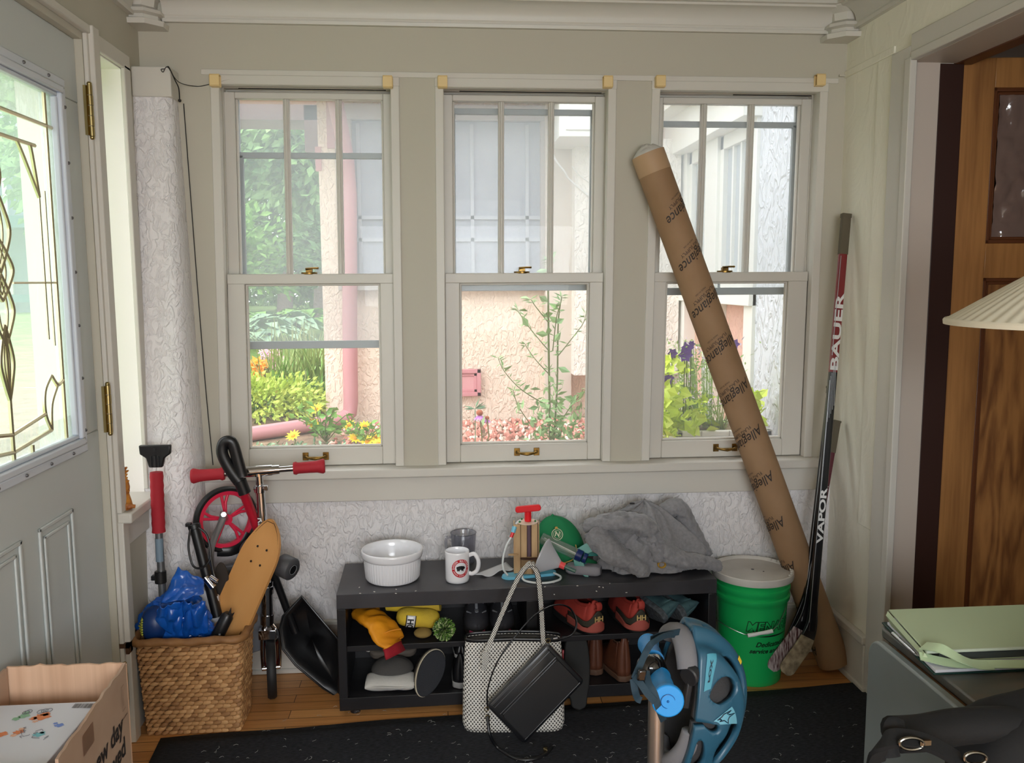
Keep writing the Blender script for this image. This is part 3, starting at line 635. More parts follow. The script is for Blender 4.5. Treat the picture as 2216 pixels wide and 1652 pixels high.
# white utility wires
wire = mat('white_cable', (232, 232, 230), .5)
a = at(1190, 240, Y=YH-.3); b2 = at(1262, 430, Y=YH-.23)
solo('utility_wire', M().tube(catmull([a, at(1196, 330, Y=YH-.3), at(1222, 372, Y=YH-.28), at(1232, 388, Y=YH-.24), at(1275, 425, Y=YH-.23)]), .006, 6).tube([at(1238, 360, Y=YH-.24), at(1252, 378, Y=YH-.24), at(1275, 395, Y=YH-.235)], .005, 6), wire, 'thin white wires looping down the pale stucco pier', 'wire')

# ---- plants
def leafmat(name, c1, c2, sc=6): return mat(name, c1, .55, var=(c2, sc), sss=0)
def leaf(m, p, d, ln, w, up=None, curl=.15, mi=0):
    d = Vector(d).normalized(); u = up if up is not None else Vector((random.uniform(-1, 1), random.uniform(-1, 1), random.uniform(-.2, 1)))
    s = d.cross(u); s = s.normalized() if s.length > 1e-4 else Vector((1, 0, 0)); n = s.cross(d)
    q = [p, p+d*ln*.45+s*w*.5+n*curl*w, p+d*ln, p+d*ln*.45-s*w*.5+n*curl*w, p+d*ln*.5]
    m.add(q, [(0, 1, 4), (1, 2, 4), (2, 3, 4), (3, 0, 4)], mi)
def blade(m, p, d, ln, w, droop=.5, n=5, mi=0):
    d = Vector(d).normalized(); s = Vector((-d.y, d.x, 0)); s = s.normalized() if s.length > 1e-3 else Vector((1, 0, 0)); vs = []
    for i in range(n+1):
        t = i/n; c = Vector(p)+d*ln*t+Vector((d.x, d.y, 0))*ln*droop*t*t*.6-Vector((0, 0, 1))*ln*droop*t*t*.8
        ww = w*(1-t)**.6*.5; vs += [c-s*ww, c+s*ww]
    m.add(vs, [(2*i, 2*i+1, 2*i+3, 2*i+2) for i in range(n)], mi)
def rdir(zmin=-1.0):
    while 1:
        v = Vector((random.uniform(-1, 1), random.uniform(-1, 1), random.uniform(-1, 1)))
        if .05 < v.length < 1 and v.normalized().z > zmin: return v.normalized()
def bush(name, c, r, n, ls, m1, label, cat, group=None, seed=1, zmin=-.3, stems=True, lw=.55):
    random.seed(seed); m = M()
    for k in range(n):
        d = rdir(zmin); rr = random.uniform(.55, 1.05)
        lump = .85+.3*noise.noise(Vector((d.x*2.2+seed, d.y*2.2, d.z*2.2)))
        p = Vector((c[0]+d.x*r[0]*rr*lump, c[1]+d.y*r[1]*rr*lump, c[2]+d.z*r[2]*rr*lump))
        leaf(m, p, (d+rdir()*.8), ls*random.uniform(.6, 1.3), ls*lw)
    t = thing(name, label, cat, (c[0], c[1], gz(c[0], c[1])-.02), group=group)
    part('foliage', m, m1, t, world=True, smooth=False)
    if stems:
        s = M()
        for k in range(6):
            a = 2*PI*k/6; s.tube([(c[0], c[1], gz(c[0], c[1])-.03), (c[0]+math.cos(a)*r[0]*.5, c[1]+math.sin(a)*r[1]*.5, c[2]+r[2]*.35)], [.012, .005], 5)
        part('stem', s, mat('green_stem', (110, 120, 70), .7), t, world=True)
    return t
g_lime = leafmat('lime_leaf', (168, 194, 70), (200, 214, 104)); g_mid = leafmat('mid_green_leaf', (98, 150, 62), (140, 184, 88)); g_dk = leafmat('dark_green_leaf', (64, 104, 56), (100, 140, 80))
g_blue = leafmat('blue_green_leaf', (110, 146, 116), (150, 180, 140)); g_tree = leafmat('tree_leaf', (96, 140, 82), (150, 188, 116), 1.5)
yel = mat('yellow_petal', (244, 208, 30), .6); org = mat('orange_petal', (240, 160, 30), .6); pk = mat('pink_petal', (226, 170, 190), .6); pur = mat('purple_petal', (110, 70, 160), .6); stemg = mat('green_stem', (110, 120, 70), .7)
lav = mat('lavender_petal', (206, 140, 214), .6)
p = at(590, 885, Y=6.1); bush('groundcover_shrub', (p.x-.15, 6.15, .62), (.62, .45, .24), 2600, .050, g_lime, 'low lime green spreading shrub in the bed behind the pink leader pipe', 'shrub', seed=3)
def strappy(name, c, n, ln, w, m1, label, cat, seed, group=None, lean=.5, droop=.5, base=None):
    random.seed(seed); m = M()
    for k in range(n):
        a = random.uniform(0, 2*PI); e = random.uniform(.05, lean)
        blade(m, (c[0]+random.gauss(0, base or .05), c[1]+random.gauss(0, base or .05), c[2]), (math.cos(a)*e, math.sin(a)*e, 1), ln*random.uniform(.6, 1.1), w, droop*random.uniform(.4, 1.3))
    return solo(name, m, m1, label, cat, group=group, smooth=False)
p = at(650, 850, Y=6.75); strappy('lily_clump', (p.x, 6.75, gz(p.x, 6.7)), 240, .55, .03, g_mid, 'green strappy lily clump behind the lime shrub', 'plant', 5, lean=.9, droop=.6, base=.2)
p = at(685, 760, Y=7.2); strappy('ornamental_grass', (x0-.30, 7.1, gz(-.3, 7.2)), 260, .85, .02, leafmat('grass_blade', (120, 150, 74), (160, 170, 100)), 'tall green grass clump beside the cream house corner', 'grass clump', 6, lean=.5, droop=.35, base=.16)
def flowers(name, pts, mt, label, cat, r=.04, petals=8, centre=None, group=None, stemh=.3, tilt=.5, seed=1):
    """one stem with head per point is one plant thing: heads, stem"""
    random.seed(seed)
    p0 = pts[0]; t = thing(name, label, cat, (p0.x, p0.y, gz(p0.x, p0.y)-.01), group=group); h = M(); s = M()
    for p in pts:
        nrm = (Vector((random.uniform(-tilt, tilt), -tilt-.2, 1))).normalized(); X = Matrix.Translation(p) @ frame_to(nrm)
        for k in range(petals):
            a = 2*PI*k/petals; d = Vector((math.cos(a), math.sin(a), .25))
            leaf(h, X @ Vector((0, 0, 0)), (X.to_3x3() @ d), r, r*.42, up=nrm, mi=0)
        h.ball((0, 0, .1*r), (r*.28, r*.28, r*.22), 8, X=X, mi=1)
        s.tube([p, (p.x+.01, p.y+.01, (p.z+gz(p.x, p.y))/2), (p.x*.7+p0.x*.3, p.y*.7+p0.y*.3, gz(p.x, p.y)-.01)], .004, 5)
    part('flower', h, [mt, centre or mt], t, world=True); part('stem', s, stemg, t, world=True); return t
ycn = mat('yellow_flower_eye', (214, 150, 20), .7)
spots = [(685, 887, 5.5), (677, 918, 5.35), (635, 945, 5.25), (756, 922, 5.4), (790, 924, 5.45), (768, 950, 5.2), (795, 957, 5.15), (818, 962, 5.1), (812, 948, 5.3)]
YL = ['topmost yellow daisy flower above the pink leader pipe', 'yellow daisy flower just under the topmost one by the pipe', 'yellow daisy flower lowest and leftmost under the pink leader', 'yellow daisy flower below the downspout elbow', 'yellow daisy flower right of the one below the elbow', 'yellow daisy flower low in front of the red mulch', 'small yellow daisy at the bottom edge of the left window', 'rightmost low yellow daisy in the left window', 'yellow daisy near the right edge of the left window']
for k, (a, b2, yy) in enumerate(spots):
    flowers('yellow_daisy', [at(a, b2, Y=yy)], yel, YL[k], 'flower', r=.052, petals=11, centre=ycn, group='yellow daisies in the garden bed', seed=k+1)
def herb(name, c, n, ls, h, spread, m1, label, seed, cat='plant', group=None):
    """leafy plant: stems carrying leaves"""
    random.seed(seed); m = M(); s = M(); z0 = gz(c[0], c[1])
    t = thing(name, label, cat, (c[0], c[1], z0-.01), group=group)
    for k in range(n):
        a = random.uniform(0, 2*PI); e = Vector((c[0]+math.cos(a)*spread*random.uniform(.3, 1), c[1]+math.sin(a)*spread*random.uniform(.3, 1), z0+h*random.uniform(.6, 1)))
        b0 = Vector((c[0], c[1], z0)); s.tube([b0, b0.lerp(e, .5)+Vector((0, 0, .03)), e], .003, 4)
        for q in range(7):
            pp = b0.lerp(e, .25+.12*q); leaf(m, pp, rdir(-.2), ls*random.uniform(.6, 1.1), ls*.5)
    part('foliage', m, m1, t, world=True, smooth=False); part('stem', s, stemg, t, world=True); return t
p = at(705, 935, Y=5.35); herb('leafy_plant', (p.x, p.y), 11, .07, .24, .2, g_mid, 'green leafy plant under the yellow daisies in the left window', 11)
p = at(795, 955, Y=5.2); herb('leafy_plant', (p.x, p.y), 9, .06, .13, .16, g_mid, 'small green plant among the rightmost yellow daisies', 12)
p = at(600, 965, Y=5.1); 
random.seed(8); m = M()
for k in range(900):
    q = Vector((random.uniform(-1.9, .1), random.uniform(4.5, 5.35), 0)); q.z = gz(q.x, q.y); leaf(m, q, rdir(.1), random.uniform(.02, .045), .02)
solo('weeds', m, g_blue, 'low pale green weeds on the soil in front of the pink leader', 'weeds', kind='stuff', smooth=False)
# orange lilies and pink phlox at the far end of the bed
for k, (a, b2, yy) in enumerate(((545, 792, 7.4), (556, 782, 7.5), (560, 806, 7.3), (575, 790, 7.45), (548, 815, 7.2), (598, 788, 7.45))):
    pass
flowers('orange_lily', [at(a, b2, Y=7.3) for a, b2 in ((543, 790), (556, 784), (562, 800), (572, 790), (548, 808), (550, 822), (560, 812))], org, 'orange lilies flowering at the left edge of the garden bed', 'flower', r=.075, petals=6, seed=20)
random.seed(21)
flowers('pink_phlox', [at(570+random.uniform(-5, 38), 760+random.uniform(0, 38), Y=7.6+random.uniform(-.1, .15)) for _ in range(46)], pk, 'cluster of pale pink phlox behind the orange lilies', 'flower', r=.045, petals=5, seed=22)
# hostas and shrubs before the trees
def hosta(c, r, n, mt, label, seed):
    random.seed(seed); m = M(); z0 = gz(c[0], c[1])
    for k in range(n):
        a = random.uniform(0, 2*PI); e = random.uniform(.2, 1); b0 = Vector((c[0]+math.cos(a)*r*e*.8, c[1]+math.sin(a)*r*e*.8, z0+r*.75*(1-e*.6)))
        leaf(m, b0, (math.cos(a), math.sin(a), -.25), r*.42, r*.30, up=Vector((0, 0, 1)), curl=.25)
    solo('hosta', m, mt, label, 'hosta', group='hostas under the trees', smooth=False)
for k, (a, b2, mt, lb) in enumerate(((548, 692, g_blue, 'blue green hosta nearest the left edge of the left window'), (608, 680, g_blue, 'large blue green hosta in the middle of the row under the trees'), (655, 665, g_mid, 'bright green hosta behind the large blue green one'), (540, 660, g_mid, 'mid green hosta at the far left under the trees'))):
    q = at(a, b2, Y=(11.4, 12.7, 14.0, 13.3)[k]); hosta((q.x, q.y), .72, 90, mt, lb, 30+k)
bush('hedge', (-.9, 14.6, 1.8), (1.7, .8, 1.4), 3600, .16, g_dk, 'dark green hedge behind the hostas', 'hedge', seed=34)
bush('hedge', (-4.4, 14.8, 1.7), (2.1, .8, 1.5), 3600, .17, g_mid, 'mid green hedge left of the dark one behind the hostas', 'hedge', seed=35)
for k, (x_, y_, r_, h_, lb) in enumerate(((-2.0, 17.0, (2.2, 1.6, 2.6), 5.2, 'leafy tree with a visible pinkish grey trunk beyond the lawn'), (2.2, 20.5, (2.8, 2, 3.4), 6.0, 'broad green tree right of the grey trunked one'), (-7.2, 19.0, (2.8, 2, 3.4), 5.8, 'broad green tree left of the grey trunked one'), (-13.5, 19.0, (3.2, 2.0, 3.4), 5.8, 'big green tree far to the left beyond the door'), (-3.9, 23.6, (2.6, 1.2, 3.4), 4.4, 'narrow dense tree standing between the two widest trees at the back'), (-1.4, 24.2, (3.6, 1.5, 3.6), 3.4, 'bushy low tree closing the gap behind the other trees'), (-6.4, 28.2, (3.8, 1.5, 4.4), 3.6, 'wide low tree at the very back of the garden'))):
    t = bush('tree', (x_, y_, h_-.6), r_, 6500, .26, g_tree if k % 2 == 0 else leafmat('tree_leaf_b', (84, 126, 76), (134, 172, 110), 1.5), lb, 'tree', group='trees beyond the lawn', seed=40+k, zmin=-1, stems=False)
    tk = M().tube(catmull([(x_-.25, y_-.5, gz(x_, y_)-.1), (x_-.2, y_-.45, 1.6), (x_-.05, y_-.2, 3.2), (x_+.1, y_, h_)], 5), [.22*(1-.03*i) for i in range(16)], 12).tube(catmull([(x_-.05, y_-.2, 3.0), (x_+.6, y_, 3.9), (x_+1.1, y_, 4.6)], 4), .07, 8)
    part('trunk', tk, mat('grey_bark', (140, 122, 118), .9, bump=(20, .8, .05)), t, world=True)
# side yard seen through the door lite
for k, (x_, y_, lb) in enumerate(((-9.5, 9.5, 'rounded green tree nearest beyond the front door glass'), (-13.0, 13.0, 'rounded green tree further back beyond the front door glass'))):
    t = bush('tree', (x_, y_, 3.4), (2.4, 2.2, 2.4), 4200, .24, g_tree, lb, 'tree', seed=60+k, zmin=-1, stems=False)
    part('trunk', M().tube([(x_, y_, 0), (x_+.1, y_, 1.5), (x_, y_, 3.2)], [.2, .16, .1], 10), mat('grey_bark', (140, 122, 118), .9), t, world=True)
nb = thing('neighbour_house', 'pale blue grey sided house far across the side yard beyond the front door', 'house', (-14, 24, 0))
m = M().bb(-20, -9, 24, 27, 0, 5.2); part('wall', m, mat('blue_grey_siding', (122, 140, 152), .6), nb, world=True, smooth=False)
for k in range(6):
    x_ = -19.2+1.7*k
    for z_ in (.7, 3.0): w_ = part('window', M().bb(x_, x_+1.0, 23.94, 24.0, z_, z_+1.5), sunw, nb, world=True); part('pane', M().bb(x_+.1, x_+.9, 23.92, 23.94, z_+.1, z_+1.4), mat('far_window_glass', (92, 116, 128), .2), w_, world=True)
part('roof', M().add([(-20.4, 23.6, 5.2), (-8.6, 23.6, 5.2), (-8.6, 27.4, 5.2), (-20.4, 27.4, 5.2), (-20.4, 25.5, 7.4), (-8.6, 25.5, 7.4)], [(0, 1, 5, 4), (2, 3, 4, 5), (1, 2, 5), (3, 0, 4), (0, 3, 2, 1)]), mat('grey_shingles', (120, 122, 126), .8), nb, world=True, smooth=False)
part('porch_rail', M().bb(-16, -9, 23.2, 23.3, 1.0, 1.2).bb(-16, -9, 23.2, 23.3, .2, .4).bb(-16, -9, 23, 24, 2.9, 3.2), mat('teal_rail', (84, 126, 134), .6), nb, world=True, smooth=False)

# red stone mulch along the cream wall
random.seed(70); m = M()
for k in range(2600):
    x_ = random.uniform(-.7, 1.6); y_ = random.uniform(4.6, 5.95)
    if x_ < .0 and random.random() < (.0-x_)*1.2: continue
    r_ = random.uniform(.014, .032); X = T(x_, y_, gz(x_, y_)+r_*.4) @ rotm(random.uniform(0, 180), random.uniform(0, 180), random.uniform(0, 180))
    vs = [(1, 0, 0), (-1, 0, 0), (0, .8, 0), (0, -.8, 0), (0, 0, .6), (0, 0, -.6)]
    m.add([(a*r_, b_*r_, c_*r_) for a, b_, c_ in vs], [(0, 2, 4), (2, 1, 4), (1, 3, 4), (3, 0, 4), (2, 0, 5), (1, 2, 5), (3, 1, 5), (0, 3, 5)], random.choice((0, 0, 1, 2)), X)
solo('stone_mulch', m, [mat('mulch_red', (206, 140, 124), .9), mat('mulch_pink', (226, 178, 162), .9), mat('mulch_white', (236, 220, 206), .9)], 'red and pink stone mulch bedding along the cream house wall', 'mulch', kind='stuff', smooth=False)

# tall branching weed in front of the middle window
def tallweed():
    random.seed(80); m = M(); s = M(); Yw = 4.35
    base = at(1192, 985, Y=Yw); base.z = gz(base.x, Yw)-.02
    P = lambda a, b2, dy=0: at(a, b2, Y=Yw+dy)
    t = thing('tall_weed', 'tall branching green weed standing outside the middle window', 'plant', tuple(base))
    br = [([base, P(1188, 800), P(1186, 600), P(1187, 560)], .007, 26), ([base, P(1205, 850, .05), P(1208, 700, .05), P(1216, 642, .05)], .006, 20),
          ([P(1188, 880), P(1130, 845), P(1092, 805), P(1078, 775)], .0035, 15), ([P(1188, 760), P(1150, 715), P(1125, 680), P(1120, 668)], .003, 12), ([P(1188, 700), P(1160, 665), P(1150, 650), P(1147, 648)], .003, 9),
          ([P(1152, 925), P(1122, 880), P(1112, 850), P(1112, 845)], .003, 10), ([P(1188, 810), P(1160, 780), P(1140, 752), P(1138, 745)], .003, 10), ([P(1208, 770), P(1240, 730), P(1262, 700), P(1268, 680)], .003, 10), ([P(1190, 950), P(1235, 880), P(1262, 850), P(1270, 842)], .003, 12), ([P(1196, 760, .05), P(1204, 690), P(1212, 660), P(1216, 640)], .003, 8)]
    for pts, r_, n in br:
        c = catmull(pts, 6); s.tube(c, [r_*(1-.6*i/len(c)) for i in range(len(c))], 6)
        for k in range(n*2):
            q = c[min(len(c)-1, int((k+1)/(n*2)*len(c)))]
            big = random.random() < .14
            leaf(m, q, Vector((random.uniform(-1, 1), random.uniform(-.5, .5), random.uniform(-.3, .7))), random.uniform(.05, .075) if big else random.uniform(.03, .055),   .036 if big else .008)
    for k in range(240):
        q = P(random.gauss(1200, 34), 955-abs(random.gauss(0, 50)), random.uniform(-.1, .1)); leaf(m, q, rdir(-.2), random.uniform(.035, .065), random.uniform(.012, .032))
    part('foliage', m, leafmat('weed_leaf', (134, 172, 116), (170, 200, 136), 8), t, world=True, smooth=False); part('stem', s, stemg, t, world=True)
tallweed()
cf = at(1040, 905, Y=4.9); t = thing('coneflower', 'purple coneflower with a brown cone in front of the red mulch', 'flower', (cf.x, cf.y, gz(cf.x, cf.y)))
def cone(q, r_, mh, ms):
    for k in range(12):
        a = 2*PI*k/12; leaf(mh, q, (math.cos(a), math.sin(a), -.9), r_*1.2, r_*.4, up=Vector((0, 0, 1)))
    ms.ball(q+Vector((0, 0, r_*.2)), (r_*.45, r_*.45, r_*.4), 10)
mh = M(); mc = M(); st = M()
cone(at(1038, 897, Y=4.9), .045, mh, mc); cone(at(1054, 907, Y=4.92), .03, mh, mc)
for a, b2 in ((1038, 897), (1054, 907)): q = at(a, b2, Y=4.9); st.tube([q, (q.x+.01, q.y, (q.z+.5)/2), (cf.x+.01, cf.y, .49)], .004, 5)
part('petal', mh, lav, t, world=True, smooth=False); part('cone', mc, mat('cone_brown', (170, 92, 60), .8), t, world=True); part('stem', st, stemg, t, world=True)
m = M(); random.seed(5)
for k in range(10): leaf(m, at(1028, 885, Y=4.95)+Vector((0, 0, .0)), (random.uniform(-1, 1), 0, random.uniform(.0, .8)), .07, .012)
m.tube([at(1028, 885, Y=4.95), (at(1028, 885, Y=4.95).x, 4.95, .49)], .003, 5)
solo('seedling', m, g_blue, 'thin leafed seedling rising behind the purple coneflower', 'plant', smooth=False)
# planter with trailing plants outside the right window
pl0 = at(1560, 955, Y=3.95)
pz = at(1500, 930, Y=3.95).z
pa, pb = at(1466, 930, Y=3.9).x, 1.56
pt = thing('planter_box', 'white segmented planter box outside the right window', 'planter', ((pa+pb)/2, 4.05, .48))
part('box', M().bb(pa, pb, 3.9, 3.93, .5, pz).bb(pa, pb, 4.2, 4.23, .5, pz).bb(pa, pa+.03, 3.9, 4.23, .5, pz).bb(pb-.03, pb, 3.9, 4.23, .5, pz).bb(pa, pb, 3.9, 4.23, .48, .52), mat('planter_white', (232, 226, 218), .6), pt, world=True, bevel=.006)
part('slat', M().bb(pa+.115, pa+.119, 3.897, 3.901, .5, pz).bb(pa+.25, pa+.254, 3.897, 3.901, .5, pz).bb(pa, pb, 3.896, 3.901, pz-.028, pz-.024), mat('joint_grey', (190, 184, 178), .7), pt, world=True)
part('soil', M().bb(pa+.03, pb-.03, 3.93, 4.2, pz-.1, pz-.02), soil, pt, world=True)
random.seed(90); m = M()
for k in range(330):
    q = at(random.uniform(1416, 1530), random.uniform(860, 960), Y=random.uniform(3.86, 4.25))
    if (q.z < pz-.05 and q.y > 3.9 and q.x > pa): q.y = 3.87
    if random.random() < .5: q = at(random.gauss(1440, 16), random.uniform(770, 950), Y=random.uniform(3.86, 4.2))
    if q.z < pz and q.x > pa+.05: continue
    leaf(m, q, (random.uniform(-1, 1), -.6, random.uniform(-.7, .5)), random.uniform(.05, .085), random.uniform(.05, .07))
for k in range(40):
    q = at(random.gauss(1628, 8), random.uniform(850, 915), Y=random.uniform(3.9, 4.15)); leaf(m, q, rdir(-.5), .07, .06)
solo('sweet_potato_vine', m, leafmat('chartreuse_leaf', (206, 228, 56), (222, 236, 110), 9), 'chartreuse leafed vine spilling over the white planter box', 'plant', smooth=False)
t = thing('petunia', 'deep purple petunias standing up from the planter', 'flower', (at(1485, 800, Y=4.05).x, 4.05, pz-.03)); h = M(); s = M()
for a, b2, r_ in ((1482, 768, .040), (1487, 752, .034), (1455, 765, .028), (1443, 818, .038), (1588, 745, .03), (1496, 745, .02)):
    q = at(a, b2, Y=3.98)
    for k in range(6): an = 2*PI*k/6; leaf(h, q, (math.cos(an), -.3, math.sin(an)), r_, r_*.9, up=Vector((0, -1, 0)))
    s.tube([q, (q.x+.01, 4.02, pz+.05), (q.x*.6+.4*t.location.x, 4.05, pz-.03)], .003, 5)
part('flower', h, pur, t, world=True, smooth=False); part('stem', s, stemg, t, world=True)
random.seed(95); m = M(); h = M()
for k in range(900):
    q = at(random.gauss(1510, 42), random.uniform(735, 925), Y=random.uniform(3.95, 4.25)); leaf(h if random.random() < .33 and q.z > pz+.1 else m, q, rdir(), random.uniform(.012, .03), .010)
for k in range(60): q = at(random.gauss(1510, 35), random.uniform(735, 800), Y=4.1); m.tube([q, (q.x*.7+.3*pl0.x, 4.1, pz-.03)], .0015, 4)
t = thing('airy_bedding_plant', 'airy green plant with tiny white and mauve flowers in the planter', 'plant', (pl0.x, 4.1, pz-.03))
part('foliage', m, leafmat('airy_leaf', (140, 176, 96), (180, 206, 130), 9), t, world=True, smooth=False); part('blossom', h, mat('tiny_flower', (224, 206, 228), .6), t, world=True, smooth=False)
random.seed(97); m = M()
for a, b2 in ((1432, 725), (1500, 690), (1580, 660), (1618, 745), (1650, 745), (1600, 700), (1470, 700), (1560, 900), (1540, 870), (1590, 860)):
    q = at(a, b2, Y=3.97); b0 = Vector((at(1560, 930, Y=4.05).x, 4.05, pz-.03)); d = q-b0
    blade(m, b0, d+Vector((0, 0, .05)), d.length*1.05, .007, .12, 8)
for k in range(40): blade(m, (pl0.x+random.uniform(-.02, .05), 4.03, pz-.03), (random.uniform(-1, .6), -.2, random.uniform(.5, 1)), random.uniform(.15, .3), .006, .6, 8)
solo('spiky_grass', m, leafmat('pale_blade', (170, 190, 130), (200, 205, 150)), 'pale arching spiky grass fanning out of the planter', 'grass', smooth=False)

# ---------------------------------------------------------------- rug
random.seed(101)
def rug_mat():
    m = mat('black_woven_rug', (10, 11, 13), .97); N, L, b = N_(m)
    t = N.new('ShaderNodeTexCoord'); mp = N.new('ShaderNodeMapping'); mp.inputs['Scale'].default_value = (60, 220, 1)
    n = N.new('ShaderNodeTexNoise'); n.inputs['Scale'].default_value = 1; n.inputs['Detail'].default_value = 4
    r = N.new('ShaderNodeValToRGB'); r.color_ramp.elements[0].position = .35; r.color_ramp.elements[0].color = (*lin((7, 8, 10)), 1); r.color_ramp.elements[1].position = .72; r.color_ramp.elements[1].color = (*lin((40, 42, 50)), 1)
    bp = N.new('ShaderNodeBump'); bp.inputs['Strength'].default_value = .8; bp.inputs['Distance'].default_value = .003
    L.new(t.outputs['Object'], mp.inputs[0]); L.new(mp.outputs[0], n.inputs[0]); L.new(n.outputs['Fac'], r.inputs[0]); L.new(r.outputs[0], b.inputs['Base Color'])
    L.new(n.outputs['Fac'], bp.inputs['Height']); L.new(bp.outputs[0], b.inputs['Normal']); return m
ra, rb = at(330, 1610, Z=0), at(1872, 1486, Z=0)
ang = math.atan2(rb.y-ra.y, rb.x-ra.x)
m = M().grid(lambda u, v: Vector((u*2.75-.0, -v*2.4+.004*math.sin(u*30), .007)), 60, 40)
rug = part('rug', m, rug_mat(), None, solid=.006, origin=(0, 0, 0), ang=180); rug.location = (ra.x-.0, ra.y-.02, 0); rug.rotation_euler.z = ang-.0
rug.location = (ra.x+.02, ra.y+.02, 0)
tag(rug, 'black woven area rug covering the oak floor', 'rug'); WM[rug.name] = Matrix.Translation(rug.location) @ Matrix.Rotation(ang, 4, 'Z')
random.seed(4); m = M()
for k in range(150):
    q = at(random.uniform(420, 1860), 1652-random.random()**1.3*130, Z=.009); a = random.uniform(0, 3.1); l = random.uniform(.003, .009)
    m.tube([q, q+Vector((math.cos(a)*l, math.sin(a)*l, .001)), q+Vector((math.cos(a+.5)*l*2, math.sin(a+.5)*l*2, .0))], .0004, 4)
solo('lint', m, mat('lint_white', (190, 190, 186), .9), 'pale bits of lint and hair strewn over the black rug', 'lint', kind='stuff', smooth=False)

# ---------------------------------------------------------------- low black bench
BT = .44
BW, BD = 1.335, .325
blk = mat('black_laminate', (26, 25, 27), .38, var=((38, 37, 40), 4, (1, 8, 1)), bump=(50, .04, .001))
blk_top = mat('worn_black_top', (50, 49, 52), .36, var=((66, 65, 69), 5))  # paler than the panels: window glare put into the top's colour
bench = thing('shoe_bench', 'low black laminate shoe bench with two open bays under the windows', 'shoe bench', (-.373, 2.842, 0), 1.2)
def BL(x, y, z): return WM[bench.name] @ Vector((x, y, z))
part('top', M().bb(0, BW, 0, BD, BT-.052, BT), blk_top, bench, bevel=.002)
part('base_panel', M().bb(0, BW, 0, BD, .022, .068), blk, bench, bevel=.002)
part('back_panel', M().bb(.01, BW-.01, BD-.006, BD, .068, BT-.052), blk, bench)
for k in range(2): part('side_panel', M().bb((0, BW-.030)[k], (.030, BW)[k], 0, BD, .068, BT-.052), blk, bench, bevel=.002)
part('divider', M().bb(.652, .690, .002, BD-.006, .068, BT-.052), blk, bench, bevel=.002)
for k in range(2): part('shelf', M().bb((.030, .690)[k], (.652, BW-.030)[k], .006, BD-.006, .232, .252), blk, bench, bevel=.0015)
for x_ in (.05, BW-.05):
    for y_ in (.04, BD-.04): part('foot', M().cyl((x_, y_, 0), (x_, y_, .022), .018, 16), blk, bench)
S1, S2 = .252, .068
SY = bench.location.y
mc = M(); random.seed(6)
for k in range(16):
    q = at(random.choice((random.uniform(760, 960), random.uniform(1150, 1400))), random.uniform(1262, 1290), Z=BT); X = T(q.x, q.y, BT) @ rotm(0, 0, random.uniform(0, 180))
    mc.bb(-.003, .003, -.0015, .0015, .0, .0015, X=X)
q = at(1196, 1262, Z=BT); mc.bb(-.006, .006, -.003, .003, 0, .002, X=T(q.x, q.y, BT))
solo('paint_flakes', mc, mat('crumb_white', (220, 216, 208), .8), 'tiny white flakes scattered on the bench top', 'crumbs', kind='stuff', smooth=False)

# ramekin
cer = mat('white_glazed_ceramic', (240, 240, 244), .18, coat=.5)
q = at(850, 1252, Z=BT); dish = thing('souffle_dish', 'round white fluted ceramic souffle dish at the left end of the bench', 'dish', (q.x, q.y, BT))
NF = 56
m = M().lathe([(.0, .002), (.086, .0), (.092, .004)], 224)
m.lathe([(.092, .004), (.0955, .012), (.099, .060), (.1005, .080)], 224, fr=lambda t, z: 1+.022*abs(math.sin(t*NF/2)) if .006 < z < .079 else 1)
m.lathe([(.1005, .080), (.1055, .083), (.108, .090), (.110, .104), (.1095, .1095), (.107, .112), (.104, .110), (.101, .100), (.097, .088), (.094, .014), (.088, .009), (0, .008)], 224)
part('dish_body', m, cer, dish, ang=80)

# printed mug
q = at(990, 1257, Z=BT); mug = thing('coffee_mug', 'white coffee mug with a red round pig emblem', 'mug', (q.x, q.y, BT), 0)
part('body', M().lathe([(0, .003), (.036, 0), (.0405, .003), (.0425, .012), (.0430, .105), (.0428, .1105), (.0412, .112), (.0395, .110), (.0390, .10), (.0385, .012), (.034, .007), (0, .006)], 64), cer, mug, ang=60)
part('handle', M().tube(catmull([(.041, -.004, .093), (.060, -.006, .098), (.073, -.008, .080), (.075, -.008, .058), (.068, -.007, .036), (.052, -.006, .026), (.041, -.004, .029)], 6), .0058, 12, flat=(1, 1.3)), cer, mug)
redp = mat('red_print', (196, 30, 42), .3); blkp = mat('black_print', (24, 24, 26), .35); whp = mat('white_print', (236, 236, 236), .35)
def wrap(rad, ang0, z0, lift=.0004):
    """bend lettering made in the plane (x right, y up) round a vertical cylinder, centred on ang0 (degrees)"""
    a0 = math.radians(ang0)
    return lambda p: Vector(((rad+lift+p.z)*math.cos(a0+p.x/rad), (rad+lift+p.z)*math.sin(a0+p.x/rad), z0+p.y))
mf0 = wrap(.0431, -74, .058)
mf = lambda p: mf0(Vector((p.x*1.18, p.y*1.18, p.z)))
def disc(r0, r1, n=48, z=0):
    m = M(); m.add([(r*math.cos(2*PI*k/n), r*math.sin(2*PI*k/n), z) for r in (r0, (r0+r1)/2, r1) for k in range(n)], [(i*n+k, i*n+(k+1) % n, (i+1)*n+(k+1) % n, (i+1)*n+k) for i in range(2) for k in range(n)]); return m
part('emblem_ring', disc(.0185, .0275).map(mf), redp, mug)
mt = M()
def ringtext(mb, s, rad, size, a_mid, step, flip=False, z=.0004):
    for k, ch in enumerate(s):
        a = a_mid+(k-(len(s)-1)/2)*step*(1 if flip else -1); t = text(ch, size, bold=.0002)
        r = rotm(0, 0, a+(90 if flip else -90)); X = T(rad*math.cos(math.radians(a)), rad*math.sin(math.radians(a)), z) @ r
        t.v = [X @ p for p in t.v]; mb.add(t.v, t.f)
